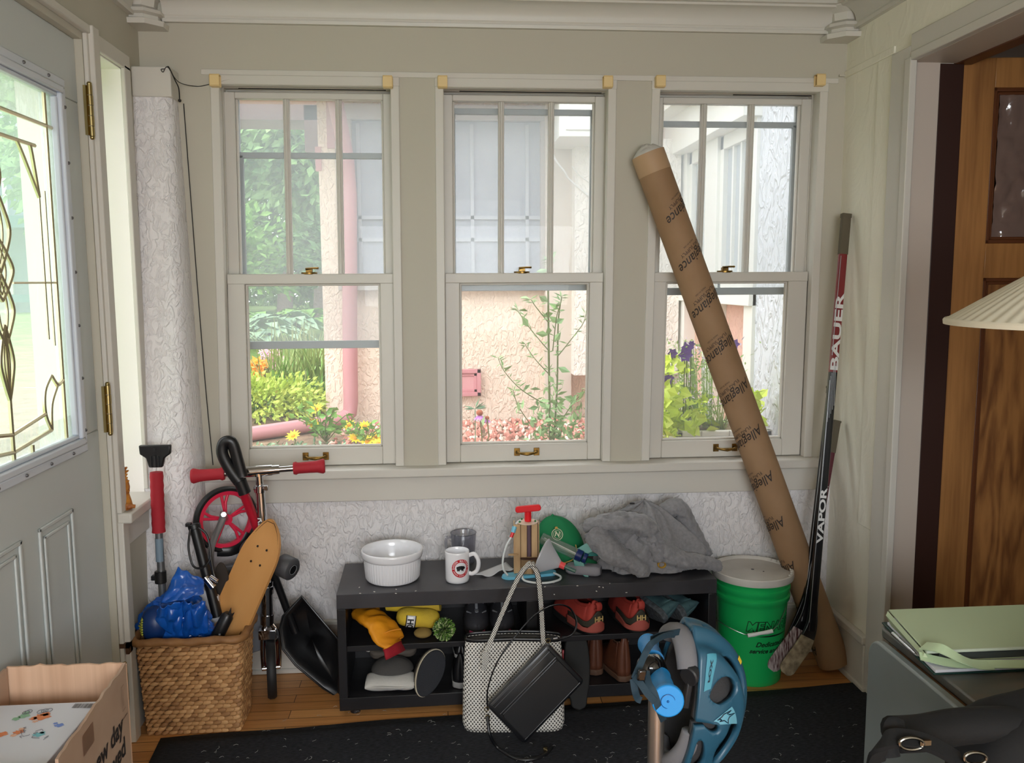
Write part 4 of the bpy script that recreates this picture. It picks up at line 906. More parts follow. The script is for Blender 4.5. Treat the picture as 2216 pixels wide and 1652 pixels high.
ringtext(mt, 'BACON MATTERS', .0228, .0072, 92, 15); ringtext(mt, 'SMOKED CURED LOVED', .0228, .0036, 270, 8, True); part('emblem_lettering', mt.map(mf), whp, mug, smooth=False)
pig = M(); pl = [(-.013, .000), (-.0135, .004), (-.012, .0055), (-.0085, .0065), (-.004, .0078), (.003, .0078), (.008, .0062), (.0105, .0066), (.0112, .004), (.0135, .002), (.0135, -.001), (.0105, -.0025), (.0085, -.0035), (.008, -.009), (.006, -.009), (.0055, -.0045), (.0038, -.0045), (.003, -.008), (.0015, -.008), (.0015, -.004), (-.004, -.0038), (-.005, -.0085), (-.007, -.0085), (-.0072, -.0045), (-.009, -.003), (-.0095, -.008), (-.0115, -.008), (-.0118, -.003)]
pig.add([(x, y, .0002) for x, y in pl]+[(0, 0, .0002)], [(i, (i+1) % len(pl), len(pl)) for i in range(len(pl))]); part('emblem_pig', pig.map(mf), blkp, mug, smooth=False)

# clear plastic cup behind
clr = sheer('clear_grey_plastic', (150, 152, 170), .32, gloss=.10, trl=.5)
q = at(1004, 1222, Z=BT); cup = thing('plastic_cup', 'clear smoky plastic cup with a handle standing behind the mug', 'cup', (q.x, q.y+.03, BT))
part('body', M().lathe([(0, .002), (.038, 0), (.041, .004), (.048, .112), (.0488, .114), (.0478, .1155), (.0466, .114), (.039, .006), (0, .005)], 48), clr, cup, ang=60)
part('rim', M().lathe([(.0482, .113), (.0494, .1145), (.0482, .116), (.0470, .1145), (.0482, .113)], 48), sheer('smoky_rim', (120, 122, 140), .55, gloss=.15), cup)
part('handle', M().tube(catmull([(-.045, 0, .098), (-.062, -.004, .098), (-.066, -.004, .085), (-.064, -.004, .05), (-.058, -.004, .034), (-.042, 0, .028)], 5), .0035, 8, flat=(1, 1.6)), clr, cup)

# small white packet between mug and pump
a = [at(1026, 1246, Z=BT+.002), at(1095, 1219, Z=BT+.012), at(1112, 1232, Z=BT+.012), at(1050, 1250, Z=BT+.001)]
m = M().grid(lambda u, v: (a[0].lerp(a[1], u)).lerp(a[3].lerp(a[2], u), v)+Vector((0, 0, .006*math.sin(u*9+v*3)*v+.004)), 14, 8)
solo('paper_packet', m, mat('packet_white', (214, 216, 220), .4), 'crumpled white paper packet lying right of the mug handle', 'packet', solid=.0012, ang=180)

# plywood rocket pump with red T handle
q = at(1138, 1244, Z=BT); px, py = q.x, q.y
rk = thing('rocket_launcher_pump', 'plywood frame air pump with a red T handle on a light blue foot', 'pump', (px, py, BT), -4)
ply = mat('birch_plywood', (196, 164, 122), .6, var=((182, 148, 106), 10, (4, 4, 1))); burnt = mat('laser_cut_edge', (66, 38, 24), .8); lb = mat('light_blue_plastic', (118, 196, 224), .35)
ms = 1.0
part('foot', M().prism(rrect(.20, .052, .026, 8), .010, X=T(.012, -.012, 0) @ rotm(0, 0, 14)).prism(rrect(.205, .057, .028, 8), .003, X=T(.012, -.012, 0) @ rotm(0, 0, 14)), lb, rk, bevel=.002)
part('frame', M().bb(-.018, .003, -.030, -.026, .012, .196, mi=0).bb(.020, .041, -.030, -.026, .012, .196).bb(-.018, .041, -.030, -.026, .012, .075).bb(-.044, -.040, -.022, .02, .012, .196).bb(.044, .048, -.024, .022, .012, .196), ply, rk, bevel=.0004)
part('frame_edge', M().bb(-.0385, -.0365, -.024, -.020, .012, .196).bb(-.0195, -.018, -.0302, -.026, .012, .196).bb(.041, .0425, -.0302, -.026, .012, .196).bb(.003, .0045, -.0302, -.026, .075, .196).bb(.0185, .020, -.0302, -.026, .075, .196), burnt, rk)
part('side_frame', M().bb(-.042, -.019, -.0245, -.021, .014, .194), ply, rk)
part('barrel', M().cyl((.010, -.004, .012), (.010, -.004, .196), .016, 24), mat('clear_barrel', (110, 90, 100), .15, alpha=1), rk)
for (cx_, cz_, rr_) in ((.012, .070, .033), (-.046, .085, .018)): part('disc_clip', M().prism([(cx_+rr_*math.cos(t*PI/12), -.026-.010+rr_*.42*math.sin(t*PI/12)) for t in range(24)], .004, z0=cz_), burnt if cx_ > 0 else ply, rk, bevel=.0006)
part('top_disc', M().lathe([(0, .196), (.037, .196), (.038, .198), (.037, .200), (0, .200)], 40, X=T(.006, -.006, 0)), mat('pale_top_disc', (226, 206, 184), .6), rk)
part('bead', M().ball((-.022, -.020, .203), .004, 8).ball((.034, -.012, .203), .004, 8).ball((-.014, .016, .203), .004, 8).ball((-.018, -.030, .196), .003, 8), mat('green_bead', (40, 120, 60), .4), rk)
red = mat('bright_red_plastic', (226, 28, 40), .3)
part('handle', M().cyl((.008, -.006, .200), (.008, -.006, .240), .0125, 20).prism(rrect(.092, .022, .010, 6), .018, X=T(.008, -.015, .252) @ rotm(90, -5, 0)), red, rk, bevel=.003)
hose = mat('milky_tube', (226, 232, 232), .3, alpha=.92)
part('hose', M().tube(catmull([(-.018, -.012, .206), (-.034, -.018, .196), (-.040, -.022, .184)], 5), .0042, 10).tube(catmull([(-.052, -.030, .150), (-.070, -.036, .12), (-.083, -.042, .07), (-.080, -.046, .035), (-.066, -.044, .014)], 6), .0038, 10).tube(catmull([(-.006, -.035, .040), (-.014, -.05, .02), (-.008, -.075, .006), (.03, -.10, .005), (.075, -.10, .005), (.115, -.075, .006), (.122, -.045, .008), (.10, -.02, .012)], 7), .0040, 10), hose, rk)
part('connector', M().cyl((-.040, -.022, .186), (-.046, -.026, .166), .0085, 16), lb, rk); part('connector_ring', M().cyl((-.046, -.026, .166), (-.053, -.030, .149), .0062, 16), red, rk)
part('valve', M().tube(catmull([(.0, -.032, .048), (.012, -.034, .060), (.018, -.034, .050), (.026, -.034, .058), (.030, -.034, .04)], 5), .004, 8).cyl((.022, -.036, .052), (.022, -.042, .052), .004, 10), mat('clear_white_valve', (214, 210, 200), .4), rk)

# green cap
cap_g = mat('green_cap_cloth', (14, 124, 74), .75, bump=(300, .2, .001))
q = at(1190, 1200, Z=BT); 
cp_c = Vector((q.x+.005, 3.085, BT))
capx = thing('baseball_cap', 'green baseball cap with a round gold trimmed crest behind the pump', 'cap', tuple(cp_c), 0)
def capf(u, v):
    t = 2*PI*u; ph = PI/2*v; r = .098
    x = r*1.02*math.cos(t)*math.sin(ph)*(1.0); y = r*.62*math.sin(t)*math.sin(ph); z = .182*math.cos(ph)**.85+.004*math.cos(6*t)*math.sin(ph)*(1-v)
    return Vector((x-.01+.03*v, y, z+.045*(1-v)*0+.006))
part('crown', M().grid(capf, 48, 16, cu=True), cap_g, capx, solid=.002, ang=120)
part('brim', M().grid(lambda u, v: (lambda a: Vector((.060+(.02+.095*v)*math.cos(a)*1.05, -.035+(.045+.045*v)*math.sin(a), .052-.050*v-.018*v*abs(math.sin(a)))))(-1.35+2.4*u), 24, 8), cap_g, capx, solid=.003, ang=120)
part('button', M().ball((-.01, 0, .188), .006, 10), cap_g, capx)
gold = mat('gold_thread', (196, 166, 84), .5); crw = mat('crest_cream', (206, 216, 186), .6)
cx_ = Matrix.Translation(at(1206, 1157, Y=3.020)-cp_c) @ rotm(64, 14, 0)
part('crest', disc(.019, .0215).sub(0).add([], []) if 0 else M().add(*(lambda d: (d.v, d.f))(disc(.0190, .0215)), X=cx_).add(*(lambda d: (d.v, d.f))(disc(.0135, .0150)), X=cx_), crw, capx)
nt_ = text('N', .024, bold=.001); part('crest_letter', M().add(nt_.v, nt_.f, X=cx_ @ T(0, 0, .001)), crw, capx, smooth=False)
part('crest_top', M().ball(at(1204, 1143, Y=3.024)-cp_c, (.006, .003, .005), 10), gold, capx)
part('cord', M().tube(catmull([(.070, -.046, .088), (.073, -.060, .060), (.055, -.072, .040), (.02, -.078, .03)], 5), .0022, 8), gold, capx)

# bottle rocket with teal fins, funnel, glasses case
teal = sheer('teal_plastic', (70, 178, 170), .82, .2, gloss=.08, trl=.35)
a0 = at(1172, 1165, Y=3.02); b0 = at(1248, 1200, Y=2.97)
fr_ = thing('toy_bottle_rocket', 'clear tube toy rocket with teal fins and a dark blue collar', 'toy rocket', (b0.x, b0.y, BT))
d = (b0-a0).normalized()
part('tube', M().cyl(a0, b0, .021, 28), sheer('clear_tube', (190, 214, 206), .22, gloss=.14), fr_, world=True)
part('rod', M().cyl(a0+d*.01+Vector((0, -.01, .008)), b0+Vector((0, -.01, .004)), .0018, 8), whp, fr_, world=True)
part('collar', M().cyl(b0-d*.002, b0+d*.022, .0215, 28).cyl(b0+d*.026, b0+d*.040, .019, 28), mat('navy_plastic', (26, 44, 96), .25), fr_, world=True, bevel=.002)
X0 = Matrix.Translation(b0+d*.005) @ frame_to(d)
for k, an in enumerate((75, 10, 255, 300)):
    pr = [(.018, -.012), (.050, .010), (.062, .058), (.055, .066), (.018, .030)]
    f_ = M().prism([(x, y) for x, y in pr], .003, z0=-.0015, X=rotm(90, 0, 0)); f_.v = [X0 @ (rotm(0, 0, an) @ p) for p in f_.v]
    part('fin', f_, teal, fr_, world=True, bevel=.001)
fn_ = sheer('milky_funnel', (236, 238, 244), .70, .2, gloss=.06, trl=.55)
a1 = at(1193, 1226, Z=BT+.052); a1.y = 2.93; tip = at(1234, 1232, Y=2.895)
fu = thing('funnel', 'milky plastic funnel lying on its side by the rocket fins', 'funnel', (a1.x, a1.y, BT))
X0 = Matrix.Translation(at(1176, 1206, Y=2.935)) @ frame_to(tip-at(1176, 1206, Y=2.935))
part('cone', M().lathe([(.068, -.006), (.064, 0), (.052, .012), (.012, .066), (.0085, .074)], 40, X=X0), fn_, fu, world=True, solid=.0012, ang=80)
part('neck', M().lathe([(.0125, .062), (.0115, .084), (.009, .084), (.009, .062)], 24, X=X0), mat('coral_red', (230, 84, 84), .3), fu, world=True)
part('spout', M().lathe([(.0085, .080), (.0065, .125), (.0052, .125), (.007, .080)], 24, X=X0), sheer('green_clear', (90, 150, 140), .6, gloss=.12), fu, world=True)
g0, g1 = at(1262, 1232, Z=BT+.018), at(1306, 1236, Z=BT+.018)
cs = M(); dd = (g1-g0).normalized(); X0 = Matrix.Translation(g0-dd*.06) @ frame_to(dd, (0, 0, 1))
rings = []
for k in range(14):
    t = k/13; w_ = .019*min(1, (math.sin(PI*min(1, t*1.0+.02))+.35)) if 0 else .020*(1-(2*t-1)**8*.25); hh_ = .030*(1-(2*t-1)**8*.25)
    rings.append([X0 @ Vector((x, y, t*.125)) for x, y in rrect(hh_*2*.95, w_*1.8, .013, 5)])
cs.loft(rings); solo('glasses_case', cs, mat('grey_felt', (140, 138, 144), .8, bump=(200, .2, .001)), 'grey felt glasses case half under the sweatshirt', 'case', ang=60)

# grey sweatshirt heap
fleece = mat('heather_grey_fleece', (126, 125, 128), .95, sheen=.3, bump=(420, .35, .001, 2), var=((140, 139, 142), 90))
hc = at(1390, 1215, Z=BT); hc = Vector((hc.x, 3.045, BT))
hood = thing('sweatshirt', 'grey heather sweatshirt heaped on the right end of the bench', 'sweatshirt', tuple(hc))
def fold(p, s, seed):
    q = Vector((p.x*s+noise.noise(p*3+Vector((seed, 0, 0)))*1.2, p.y*s+noise.noise(p*3+Vector((0, seed, 0)))*1.2, p.z*s))
    return 1-abs(noise.noise(q))*2.4
def hf(u, v):
    t = 2*PI*u; ph = PI*(.0+.62*v)
    d = Vector((math.cos(t)*math.sin(ph), math.sin(t)*math.sin(ph), math.cos(ph)))
    rx = .205 if d.x < 0 else .245; ry = .125; rz = .235
    if d.x < 0: rz = .275-.05*abs(d.x)
    else: rz = .275-.10*d.x
    # folds hang from the peak and sweep to the lower right, deeper towards the hem
    tt = t+1.1*v+.9*noise.noise(Vector((d.x*1.1, d.z*1.3, 5)))
    rg = lambda q, s_: (1-abs(math.sin(q)))**s_
    amp = .35+.9*v
    k = .85+amp*(.16*rg(tt*3.5+.4, 1.5)+.07*rg(tt*7.3+1.7+1.5*noise.noise(Vector((v*3, t, 1))), 1.8))+.05*rg(d.z*5.0+d.x*2.5+2*noise.noise(Vector((t, v*2, 8))), 2.2)*(1-v)-.04*noise.noise(d*2)
    p = Vector((d.x*rx, d.y*ry, d.z*rz))*k
    p.x += .03*(p.z/.2)*-.2
    if v > .80: p.x *= 1+.05*math.sin(t*5); 
    if p.z < .004: p.z = .004+.004*abs(math.sin(t*9))
    return p
part('body', M().grid(hf, 150, 90, cu=True), fleece, hood, ang=180)
def sleeve(pts, rad, name, seed, wr=.22):
    c = catmull([hood_l(p) for p in pts], 12); m = M(); n = 28; vs = []; prev = None; k = len(c)
    r = [rad[min(len(rad)-1, int(i/(k-1)*(len(rad)-1)))]+(rad[min(len(rad)-1, int(i/(k-1)*(len(rad)-1))+1)]-rad[min(len(rad)-1, int(i/(k-1)*(len(rad)-1)))])*((i/(k-1)*(len(rad)-1)) % 1) for i in range(k)]
    for i, p in enumerate(c):
        dd_ = (c[min(i+1, k-1)]-c[max(i-1, 0)]).normalized(); a = (dd_.cross(Vector((0, 0, 1))) if prev is None else prev-dd_*prev.dot(dd_)).normalized(); prev = a; b = dd_.cross(a)
        for j in range(n):
            t = 2*PI*j/n; w_ = 1+wr*(fold(Vector((i*.13+seed, math.cos(t)*.8, math.sin(t)*.8)), 1.3, seed)-.4)
            q = p+a*(r[i]*w_*math.cos(t))*1.15+b*(r[i]*w_*math.sin(t))*.85; q.z = max(q.z, .003 if q.x < .35 else q.z); vs.append(q)
    m.add(vs, [(i*n+j, i*n+(j+1) % n, (i+1)*n+(j+1) % n, (i+1)*n+j) for i in range(k-1) for j in range(n)]+[tuple(range(n)), tuple((k-1)*n+j for j in range(n))])
    return part(name, m, fleece, hood, ang=180)
def hood_l(p): return Vector(p)-hc
PT = lambda a, b, y: at(a, b, Y=y)
sleeve([PT(1395, 1150, 2.98), PT(1440, 1195, 2.95), PT(1478, 1212, 2.94), PT(1520, 1216, 2.955), PT(1556, 1226, 2.965)], [.045, .042, .034, .028, .024], 'sleeve', 3)
sleeve([PT(1290, 1150, 2.99), PT(1320, 1190, 2.94), PT(1360, 1215, 2.925), PT(1392, 1236, 2.925), PT(1375, 1242, 2.92)], [.05, .045, .033, .030, .022], 'sleeve', 9)
sleeve([PT(1430, 1110, 3.07), PT(1465, 1100, 3.08), PT(1490, 1140, 3.08), PT(1520, 1190, 3.06), PT(1532, 1206, 3.05)], [.03, .042, .04, .034, .026], 'sleeve', 13, .15)
sleeve([PT(1270, 1140, 3.03), PT(1330, 1130, 2.97), PT(1390, 1138, 2.955), PT(1420, 1175, 2.95), PT(1425, 1215, 2.94)], [.028, .04, .042, .036, .024], 'hood', 17, .3)
part('label_tag', M().box(hood_l(PT(1368, 1090, 3.03)), (.018, .004, .006)), blkp, hood)
# yellow ring peeking out, green scrap
q = at(1432, 1221, Y=2.93); solo('yellow_band', M().tube([q+Vector((.012*math.cos(t*PI/10)*1.1, 0, .011*math.sin(t*PI/10)-.002)) for t in range(20)], .003, 8, closed=True, flat=(1, 3)), mat('mustard_band', (190, 150, 62), .5), 'small mustard yellow band peeking from under the sweatshirt', 'band')
q = at(1320, 1222, Z=BT+.004); solo('green_ribbon', M().grid(lambda u, v: q+Vector((-.03+.07*u, -.01+.03*v, .008*math.sin(u*12)*.5+.010-.01*v)), 24, 6), mat('mint_green_cloth', (60, 150, 110), .7), 'crinkled mint green ribbon under the front of the sweatshirt', 'ribbon', solid=.0012, ang=180)

# ---------------------------------------------------------------- footwear and clothes in the bays
def shoe(name, label, cat, loc, rz, L_=.27, W_=.095, hh=.085, hc_=.075, sole=.022, mu=None, msole=None, group=None, tilt=None, toe=None, openu=.5, lace=None, heel_patch=None, midsole=None, boot=0):
    """toe points along local +x, heel at x = 0"""
    R = rotm(0, 0, rz) if tilt is None else rotm(0, 0, rz) @ tilt
    t = thing(name, label, cat, loc, rot=R, group=group)
    def hw(u): return W_*.5*((.62+.38*math.sin(PI*min(1, max(0, (u-.12)/1.0))**.9))*(max(0, 1-(1-min(1, u/.10))**2.2)**.5 if u < .10 else 1)*(max(0, 1-((u-.80)/.2)**2.4)**.5 if u > .8 else 1))
    def ol(s_): return [(L_*u, s_*max(hw(u), .0005)) for u in [k/28 for k in range(29)]]
    out = ol(1)+list(reversed(ol(-1)))[1:-1]
    part('sole', M().prism([((x-L_/2)*1.03+L_/2, y*1.06) for x, y in out], sole), msole, t, bevel=.004, ang=50)
    if midsole: part('midsole', M().prism([((x-L_/2)*1.05+L_/2, y*1.09) for x, y in out], sole*.45, z0=sole*.55), midsole, t, bevel=.002, ang=50)
    def H(u):
        base = hh*(.60+.40*math.exp(-((u-.45)/.28)**2)) if u > .45 else hh*(1+.25*(.45-u))
        if u > .75: base *= (1-((u-.75)/.25)**2*.55)
        if boot and u < .5: base = hh*.9+(boot-hh*.9)*min(1, (.52-u)/.16)
        return base
    def f(u, v):
        a = PI*v; w_ = max(hw(u), .0008); c = math.cos(a); s_ = math.sin(a)
        nar = 1-.35*(s_**2)*((.15 if boot else 1) if u < .55 else .6)
        return Vector((L_*u+(.012 if u < .12 else 0)*s_*1.0, w_*math.copysign(abs(c)**.75, c)*nar, sole*.7+H(u)*s_**.8*(1 if v != .5 else 1)))
    sk = (lambda u, v: u < openu and u > .055 and abs(v-.5) < .17+.08*math.sin(PI*u/openu))
    part('upper', M().grid(f, 44, 32, skip=sk), mu, t, solid=.004, ang=180)
    part('insole', M().grid(lambda u, v: Vector((L_*(.03+(openu-.0)*u), (v-.5)*2*hw(.03+openu*u)*.8, sole+.004+.02*(1-u))), 8, 4), mat('shoe_inside_dark', (26, 24, 24), .9), t)
    if lace:
        m = M()
        for k in range(5):
            u = openu+.01+.045*k; z = sole*.7+H(u)*.99; m.tube(catmull([(L_*u, -.022, z-.008), (L_*u+.006, 0, z+.003), (L_*u, .022, z-.008)], 4), .0025, 6)
        part('laces', m, lace, t)
    return t, f, H
blkshoe = mat('black_shoe_mesh', (50, 50, 56), .7, bump=(300, .4, .001)); rub = mat('black_rubber', (24, 24, 24), .75); greyr = mat('grey_reflective', (150, 154, 160), .35)
# left bay, upper shelf: black running shoes facing outwards
for k, (pxx, pink_y, lb) in enumerate(((1033, 1362, 'black running shoe with a pink toe lip, left one behind the tote handle'), (1093, 1352, 'black running shoe with a pink toe lip, right one behind the tote handle'))):
    p = at(pxx, 1366, Y=SY+.05); ly = SY+.045+.27
    t, f, H = shoe('running_shoe', lb, 'shoe', (p.x+.00, ly, S1+.003), -90-k*1.5, .27, .092, .078, mu=blkshoe, msole=rub, group='black running shoes with pink toes', lace=None)
    part('toe_lip', M().grid(lambda u, v: Vector((.262+.026*math.sin(PI*u), -.028+.056*u, .004+.015*v)), 14, 3), mat('magenta_rubber', (196, 66, 116), .5), t, solid=.003)
    m = M().tube([(.15+.0, 0, .098), (.18, 0, .086), (.205, 0, .076)], .005, 6, flat=(1, .4)).prism([(.205, -.007), (.225, -.006), (.230, 0), (.225, .006), (.205, .007)], .003, z0=.070)
    m.tube([(.19, .034, .060), (.215, .018, .062)], .003, 6).tube([(.19, -.034, .060), (.215, -.018, .062)], .003, 6).tube(catmull([(.13, .030, .085), (.15, .022, .092), (.165, .028, .080)], 4), .004, 6).tube(catmull([(.13, -.030, .085), (.15, -.022, .092), (.165, -.028, .080)], 4), .004, 6)
    part('reflective_trim', m, greyr, t)
# HH trail shoes, heels outwards, right bay upper shelf
coral = mat('coral_red_nubuck', (176, 62, 52), .75, var=((160, 52, 44), 20)); olv = mat('dark_olive_panel', (52, 50, 40), .7)
coral2 = mat('dusty_coral_midsole', (170, 84, 74), .7)
def trail(pxl, bot, ang_, lb):
    p = at(pxl, bot, Y=SY+.02)
    t, f, H = shoe('trail_shoe', lb, 'shoe', (p.x, SY+.018, S1+.003), ang_, .275, .10, .094, sole=.024, mu=coral, msole=rub, group='red trail shoes in the right bay', midsole=None, openu=.45)
    def sh(u0, u1, v0, v1, off, n=18):
        return M().grid(lambda u, v: (lambda q, c: q+(q-c).normalized()*off)(f(u0+(u1-u0)*u, v0+(v1-v0)*v), Vector((.10, 0, .05))), n, n)
    # wavy mid band, heel patch and lower midsole wrap built as shaped bands round the heel
    def band(z0f, z1f, off, mt, nm, a0=-125, a1=125):
        m = M().grid(lambda u, v: (lambda a: (lambda x, y, zz: Vector((x, y, zz)))(
            .050-(.055+off)*math.cos(a) if abs(a) < PI/2 else .050+(.055+off)*-math.cos(a)*2.2, (.042+off)*math.sin(max(-PI/2, min(PI/2, a)))*(1 if abs(a) < PI/2 else 1+.10*(abs(a)-PI/2)),
            z0f(a)+(z1f(a)-z0f(a))*v))(math.radians(a0+(a1-a0)*u)), 48, 6)
        return part(nm, m, mt, t, solid=.0025, ang=180)
    band(lambda a: .012, lambda a: .034+.014*math.cos(a*2)*(abs(a) < .9)+.006*math.cos(3*a), .0065, coral2, 'midsole_wrap')
    band(lambda a: .030, lambda a: .052+.034*math.exp(-(a/.55)**2)+.004*math.cos(3.2*a), .0035, olv, 'side_panel')
    hm = M(); tx = text('HH', .026, bold=.0010, sx=.95)
    hm.add([Vector((-.0108-.0008, -p_.x, .060+p_.y)) for p_ in tx.v], tx.f)
    part('heel_logo', hm, mat('pale_gold_print', (206, 178, 116), .5), t, smooth=False)
    part('heel_loop', M().tube(catmull([(.006, 0, .092), (-.012, 0, .094), (-.014, 0, .112), (-.004, 0, .118), (.006, 0, .110)], 4), .0026, 8, flat=(4.2, 1)), coral, t)
    part('collar', M().tube(catmull([f(.06, .32), f(.15, .30)+Vector((0, 0, -.004)), f(.30, .26), f(.45, .33)], 5), .006, 8).tube(catmull([f(.06, .68), f(.15, .70)+Vector((0, 0, -.004)), f(.30, .74), f(.45, .67)], 5), .006, 8), coral, t)
trail(1292, 1368, 112, 'red trail shoe, left one, heel outwards on the upper shelf'); trail(1385, 1366, 97, 'red trail shoe, right one, heel outwards on the upper shelf')
# dark teal running shoes, soles outwards at the far right
tealk = mat('dark_teal_mesh', (44, 66, 74), .7, bump=(200, .5, .001), var=((84, 120, 124), 14)); gsole = mat('grey_speckled_sole', (92, 98, 104), .8, bump=(90, .6, .003), var=((60, 64, 68), 70))
for k, (a, b2, lb, tz) in enumerate(((1452, 1356, 'grey teal running shoe lying against the bay corner, nearest the red shoes', 20), (1496, 1360, 'grey teal running shoe furthest right in the upper bay', 35))):
    p = at(a, b2, Y=SY+.05)
    t, f, H = shoe('teal_running_shoe', lb, 'shoe', (p.x-.035, SY+.03+.02*k, S1+.046-.00*k), 112, .25, .088, .07, mu=tealk, msole=gsole, group='teal running shoes in the right bay', tilt=rotm(62, 0, 0) if k == 0 else rotm(70, 0, 0), lace=mat('pale_teal_lace', (150, 176, 178), .7))
    m = M()
    for j in range(4): m.bb(.04+.05*j, .052+.05*j, -.046, .046, .03, .034+.002*j)
# brown leather boots, lower right bay
brn = mat('brown_leather', (104, 62, 44), .42, var=((82, 46, 32), 9), bump=(40, .2, .002)); brnd = mat('dark_brown_sole', (92, 66, 50), .7)
for k, (a, b2, lb, an) in enumerate(((1295, 1482, 'brown leather boot deep in the lower right bay, left one', 88), (1352, 1494, 'brown leather boot, right one, nearest the helmet straps', 98))):
    p = at(a, b2, Y=SY+.04)
    t, f, H = shoe('leather_boot', lb, 'boot', (p.x, SY+.045-.02*k+(.04 if k == 0 else 0), S2+.002), an, .24, .086, .08, mu=brn, msole=brnd, group='brown boots in the lower right bay', boot=.150, openu=.42)
    part('topline', M().tube(catmull([f(.06, .30), f(.2, .27), f(.36, .28)], 5), .003, 8).tube(catmull([f(.06, .70), f(.2, .73), f(.36, .72)], 5), .003, 8), brnd, t)
# black shoe with red and white flashes beside the tote
p = at(1240, 1470, Y=SY+.0)
t, f, H = shoe('cycling_shoe', 'black cycling shoe with red and white trim standing behind the tote side', 'shoe', (at(1262, 1500, Y=SY+.06).x-.02, SY+.01, S2+.022), 90, .26, .085, .075, mu=mat('black_patent', (18, 18, 20), .25), msole=rub, tilt=rotm(0, -72, 0) @ rotm(180, 0, 0))
t.location = Vector((at(1255, 1500, Y=SY-.055).x, SY-.045, .012)); 
part('flash', M().bb(.05, .085, -.046, -.038, .02, .05).bb(.16, .20, -.049, -.040, .02, .05), redp, t, bevel=.002); part('reflector', M().bb(.155, .19, -.047, -.044, .028, .040).bb(.06, .10, -.047, -.0445, .028, .038), whp, t)

# lower left bay: slippers, folded cloth
gcl = mat('pale_grey_fleece', (196, 194, 188), .95, sheen=.3, bump=(120, .5, .003)); dgcl = mat('dark_grey_wool', (74, 72, 70), .95, bump=(160, .4, .002))
p = at(845, 1490, Y=SY+.04)
def foldcloth(u, v):
    t = 2*PI*v; x = (u-.5)*.17; e = (1-(2*u-1)**8)**.3 if 0 < u < 1 else .55
    return Vector((x, .045*math.cos(t)*1.1+.004*noise.noise(Vector((x*30, t, 0))), .028+(.026+.004*noise.noise(Vector((x*18, t*1.5, 4))))*math.sin(t)*e))
ft = thing('folded_towel', 'pale grey fleece towel rolled up on the bottom of the left bay', 'towel', (p.x, SY+.060, S2), -2)
part('roll', M().grid(foldcloth, 40, 28, cv=True).grid(lambda u, v: Vector((-.0848+.0004*u, .030*(u-.5), .028+.02*(v-.5))), 2, 2), gcl, ft, ang=180)
part('fold_line', M().tube(catmull([(-.085, -.036, .026), (-.03, -.052, .032), (.04, -.052, .028), (.084, -.036, .03)], 6), .005, 8, flat=(1, .6)), gcl, ft)
wc = thing('wool_cap', 'dark grey wool hat lying on top of the rolled towel', 'hat', (p.x+.005, SY+.095, S2+.056))
part('body', M().grid(lambda u, v: (lambda t, ph: Vector((.075*math.cos(t)*math.sin(ph), .055*math.sin(t)*math.sin(ph), .045*math.cos(ph)*(1+.1*noise.noise(Vector((t, ph, 0)))))))(2*PI*u, PI/2*v), 40, 12, cu=True), dgcl, wc, ang=180)
# sneaker lying on its side, sole out with cream edge
crm = mat('cream_rubber_edge', (206, 196, 172), .6); p = at(925, 1450, Y=SY+.03)
t = thing('canvas_slipper', 'dark canvas slipper with a cream sole edge tipped on its side', 'slipper', (p.x, SY+.055, S2+.050), rot=rotm(0, 0, 0))
Rm = rotm(0, 0, 18) @ rotm(78, 0, 0) @ rotm(0, 0, 62)
def so(u, sc=1.0): a = 2*PI*u; return (.082*math.cos(a)*sc, (.046+.005*math.cos(a))*math.sin(a)*sc)
XR_ = T(0, 0, .010) @ Rm
part('outsole', M().prism([so(k/40) for k in range(40)], .008, z0=.030, X=XR_), mat('dark_outsole', (36, 38, 44), .8, bump=(300, .8, .002)), t, ang=50, bevel=.003)
part('sole_edge', M().prism([so(k/40, 1.04) for k in range(40)], .016, z0=.014, X=XR_), crm, t, ang=50, bevel=.003)
part('sole_stripe', M().prism([so(k/40, 1.05) for k in range(40)], .003, z0=.010, X=XR_), rub, t, ang=50)
part('upper', M().loft([[(XR_ @ Vector((x, y, z))) for x, y in [so(k/40, s_) for k in range(40)]] for z, s_ in ((.012, 1.0), (-.010, .95), (-.035, .80), (-.050, .6))]), mat('brown_grey_canvas', (84, 74, 64), .85), t, ang=60)
bo = thing('strapped_sandal', 'grey strapped sandal wedged at the back above the towel', 'sandal', (at(850, 1410, Y=SY+.15).x, SY+.17, S2+.085))
part('footbed', M().prism(rrect(.17, .07, .03), .03, X=rotm(20, 0, 4)), mat('taupe_suede', (92, 84, 76), .8), bo, bevel=.008)
for x_ in (-.04, .03): part('strap', M().tube([(x_, .045*math.cos(a), .03+.03*math.sin(a)) for a in [PI*k/10 for k in range(11)]], .006, 6, flat=(2, .5)), rub, bo)
part('sock', M().ball((-.085, -.01, .03), (.022, .02, .02), 14), gcl, bo)
# black shoe leaning at the right end of the lower left bay
p = at(985, 1460, Y=SY+.06)
t, f, H = shoe('black_sneaker', 'black sneaker with a grey sole edge half hidden behind the tote', 'shoe', (p.x+.015, SY+.03, S2+.002), 80, .25, .09, .10, mu=mat('black_leather', (22, 22, 25), .35), msole=mat('grey_white_sole', (150, 150, 150), .7))
t, f, H = shoe('black_sneaker', 'black sneaker resting on top of the lower one behind the tote', 'shoe', (p.x+.02, SY+.05, S2+.104), 84, .21, .075, .04, sole=.014, mu=mat('black_leather', (22, 22, 25), .35), msole=mat('grey_white_sole', (150, 150, 150), .7))

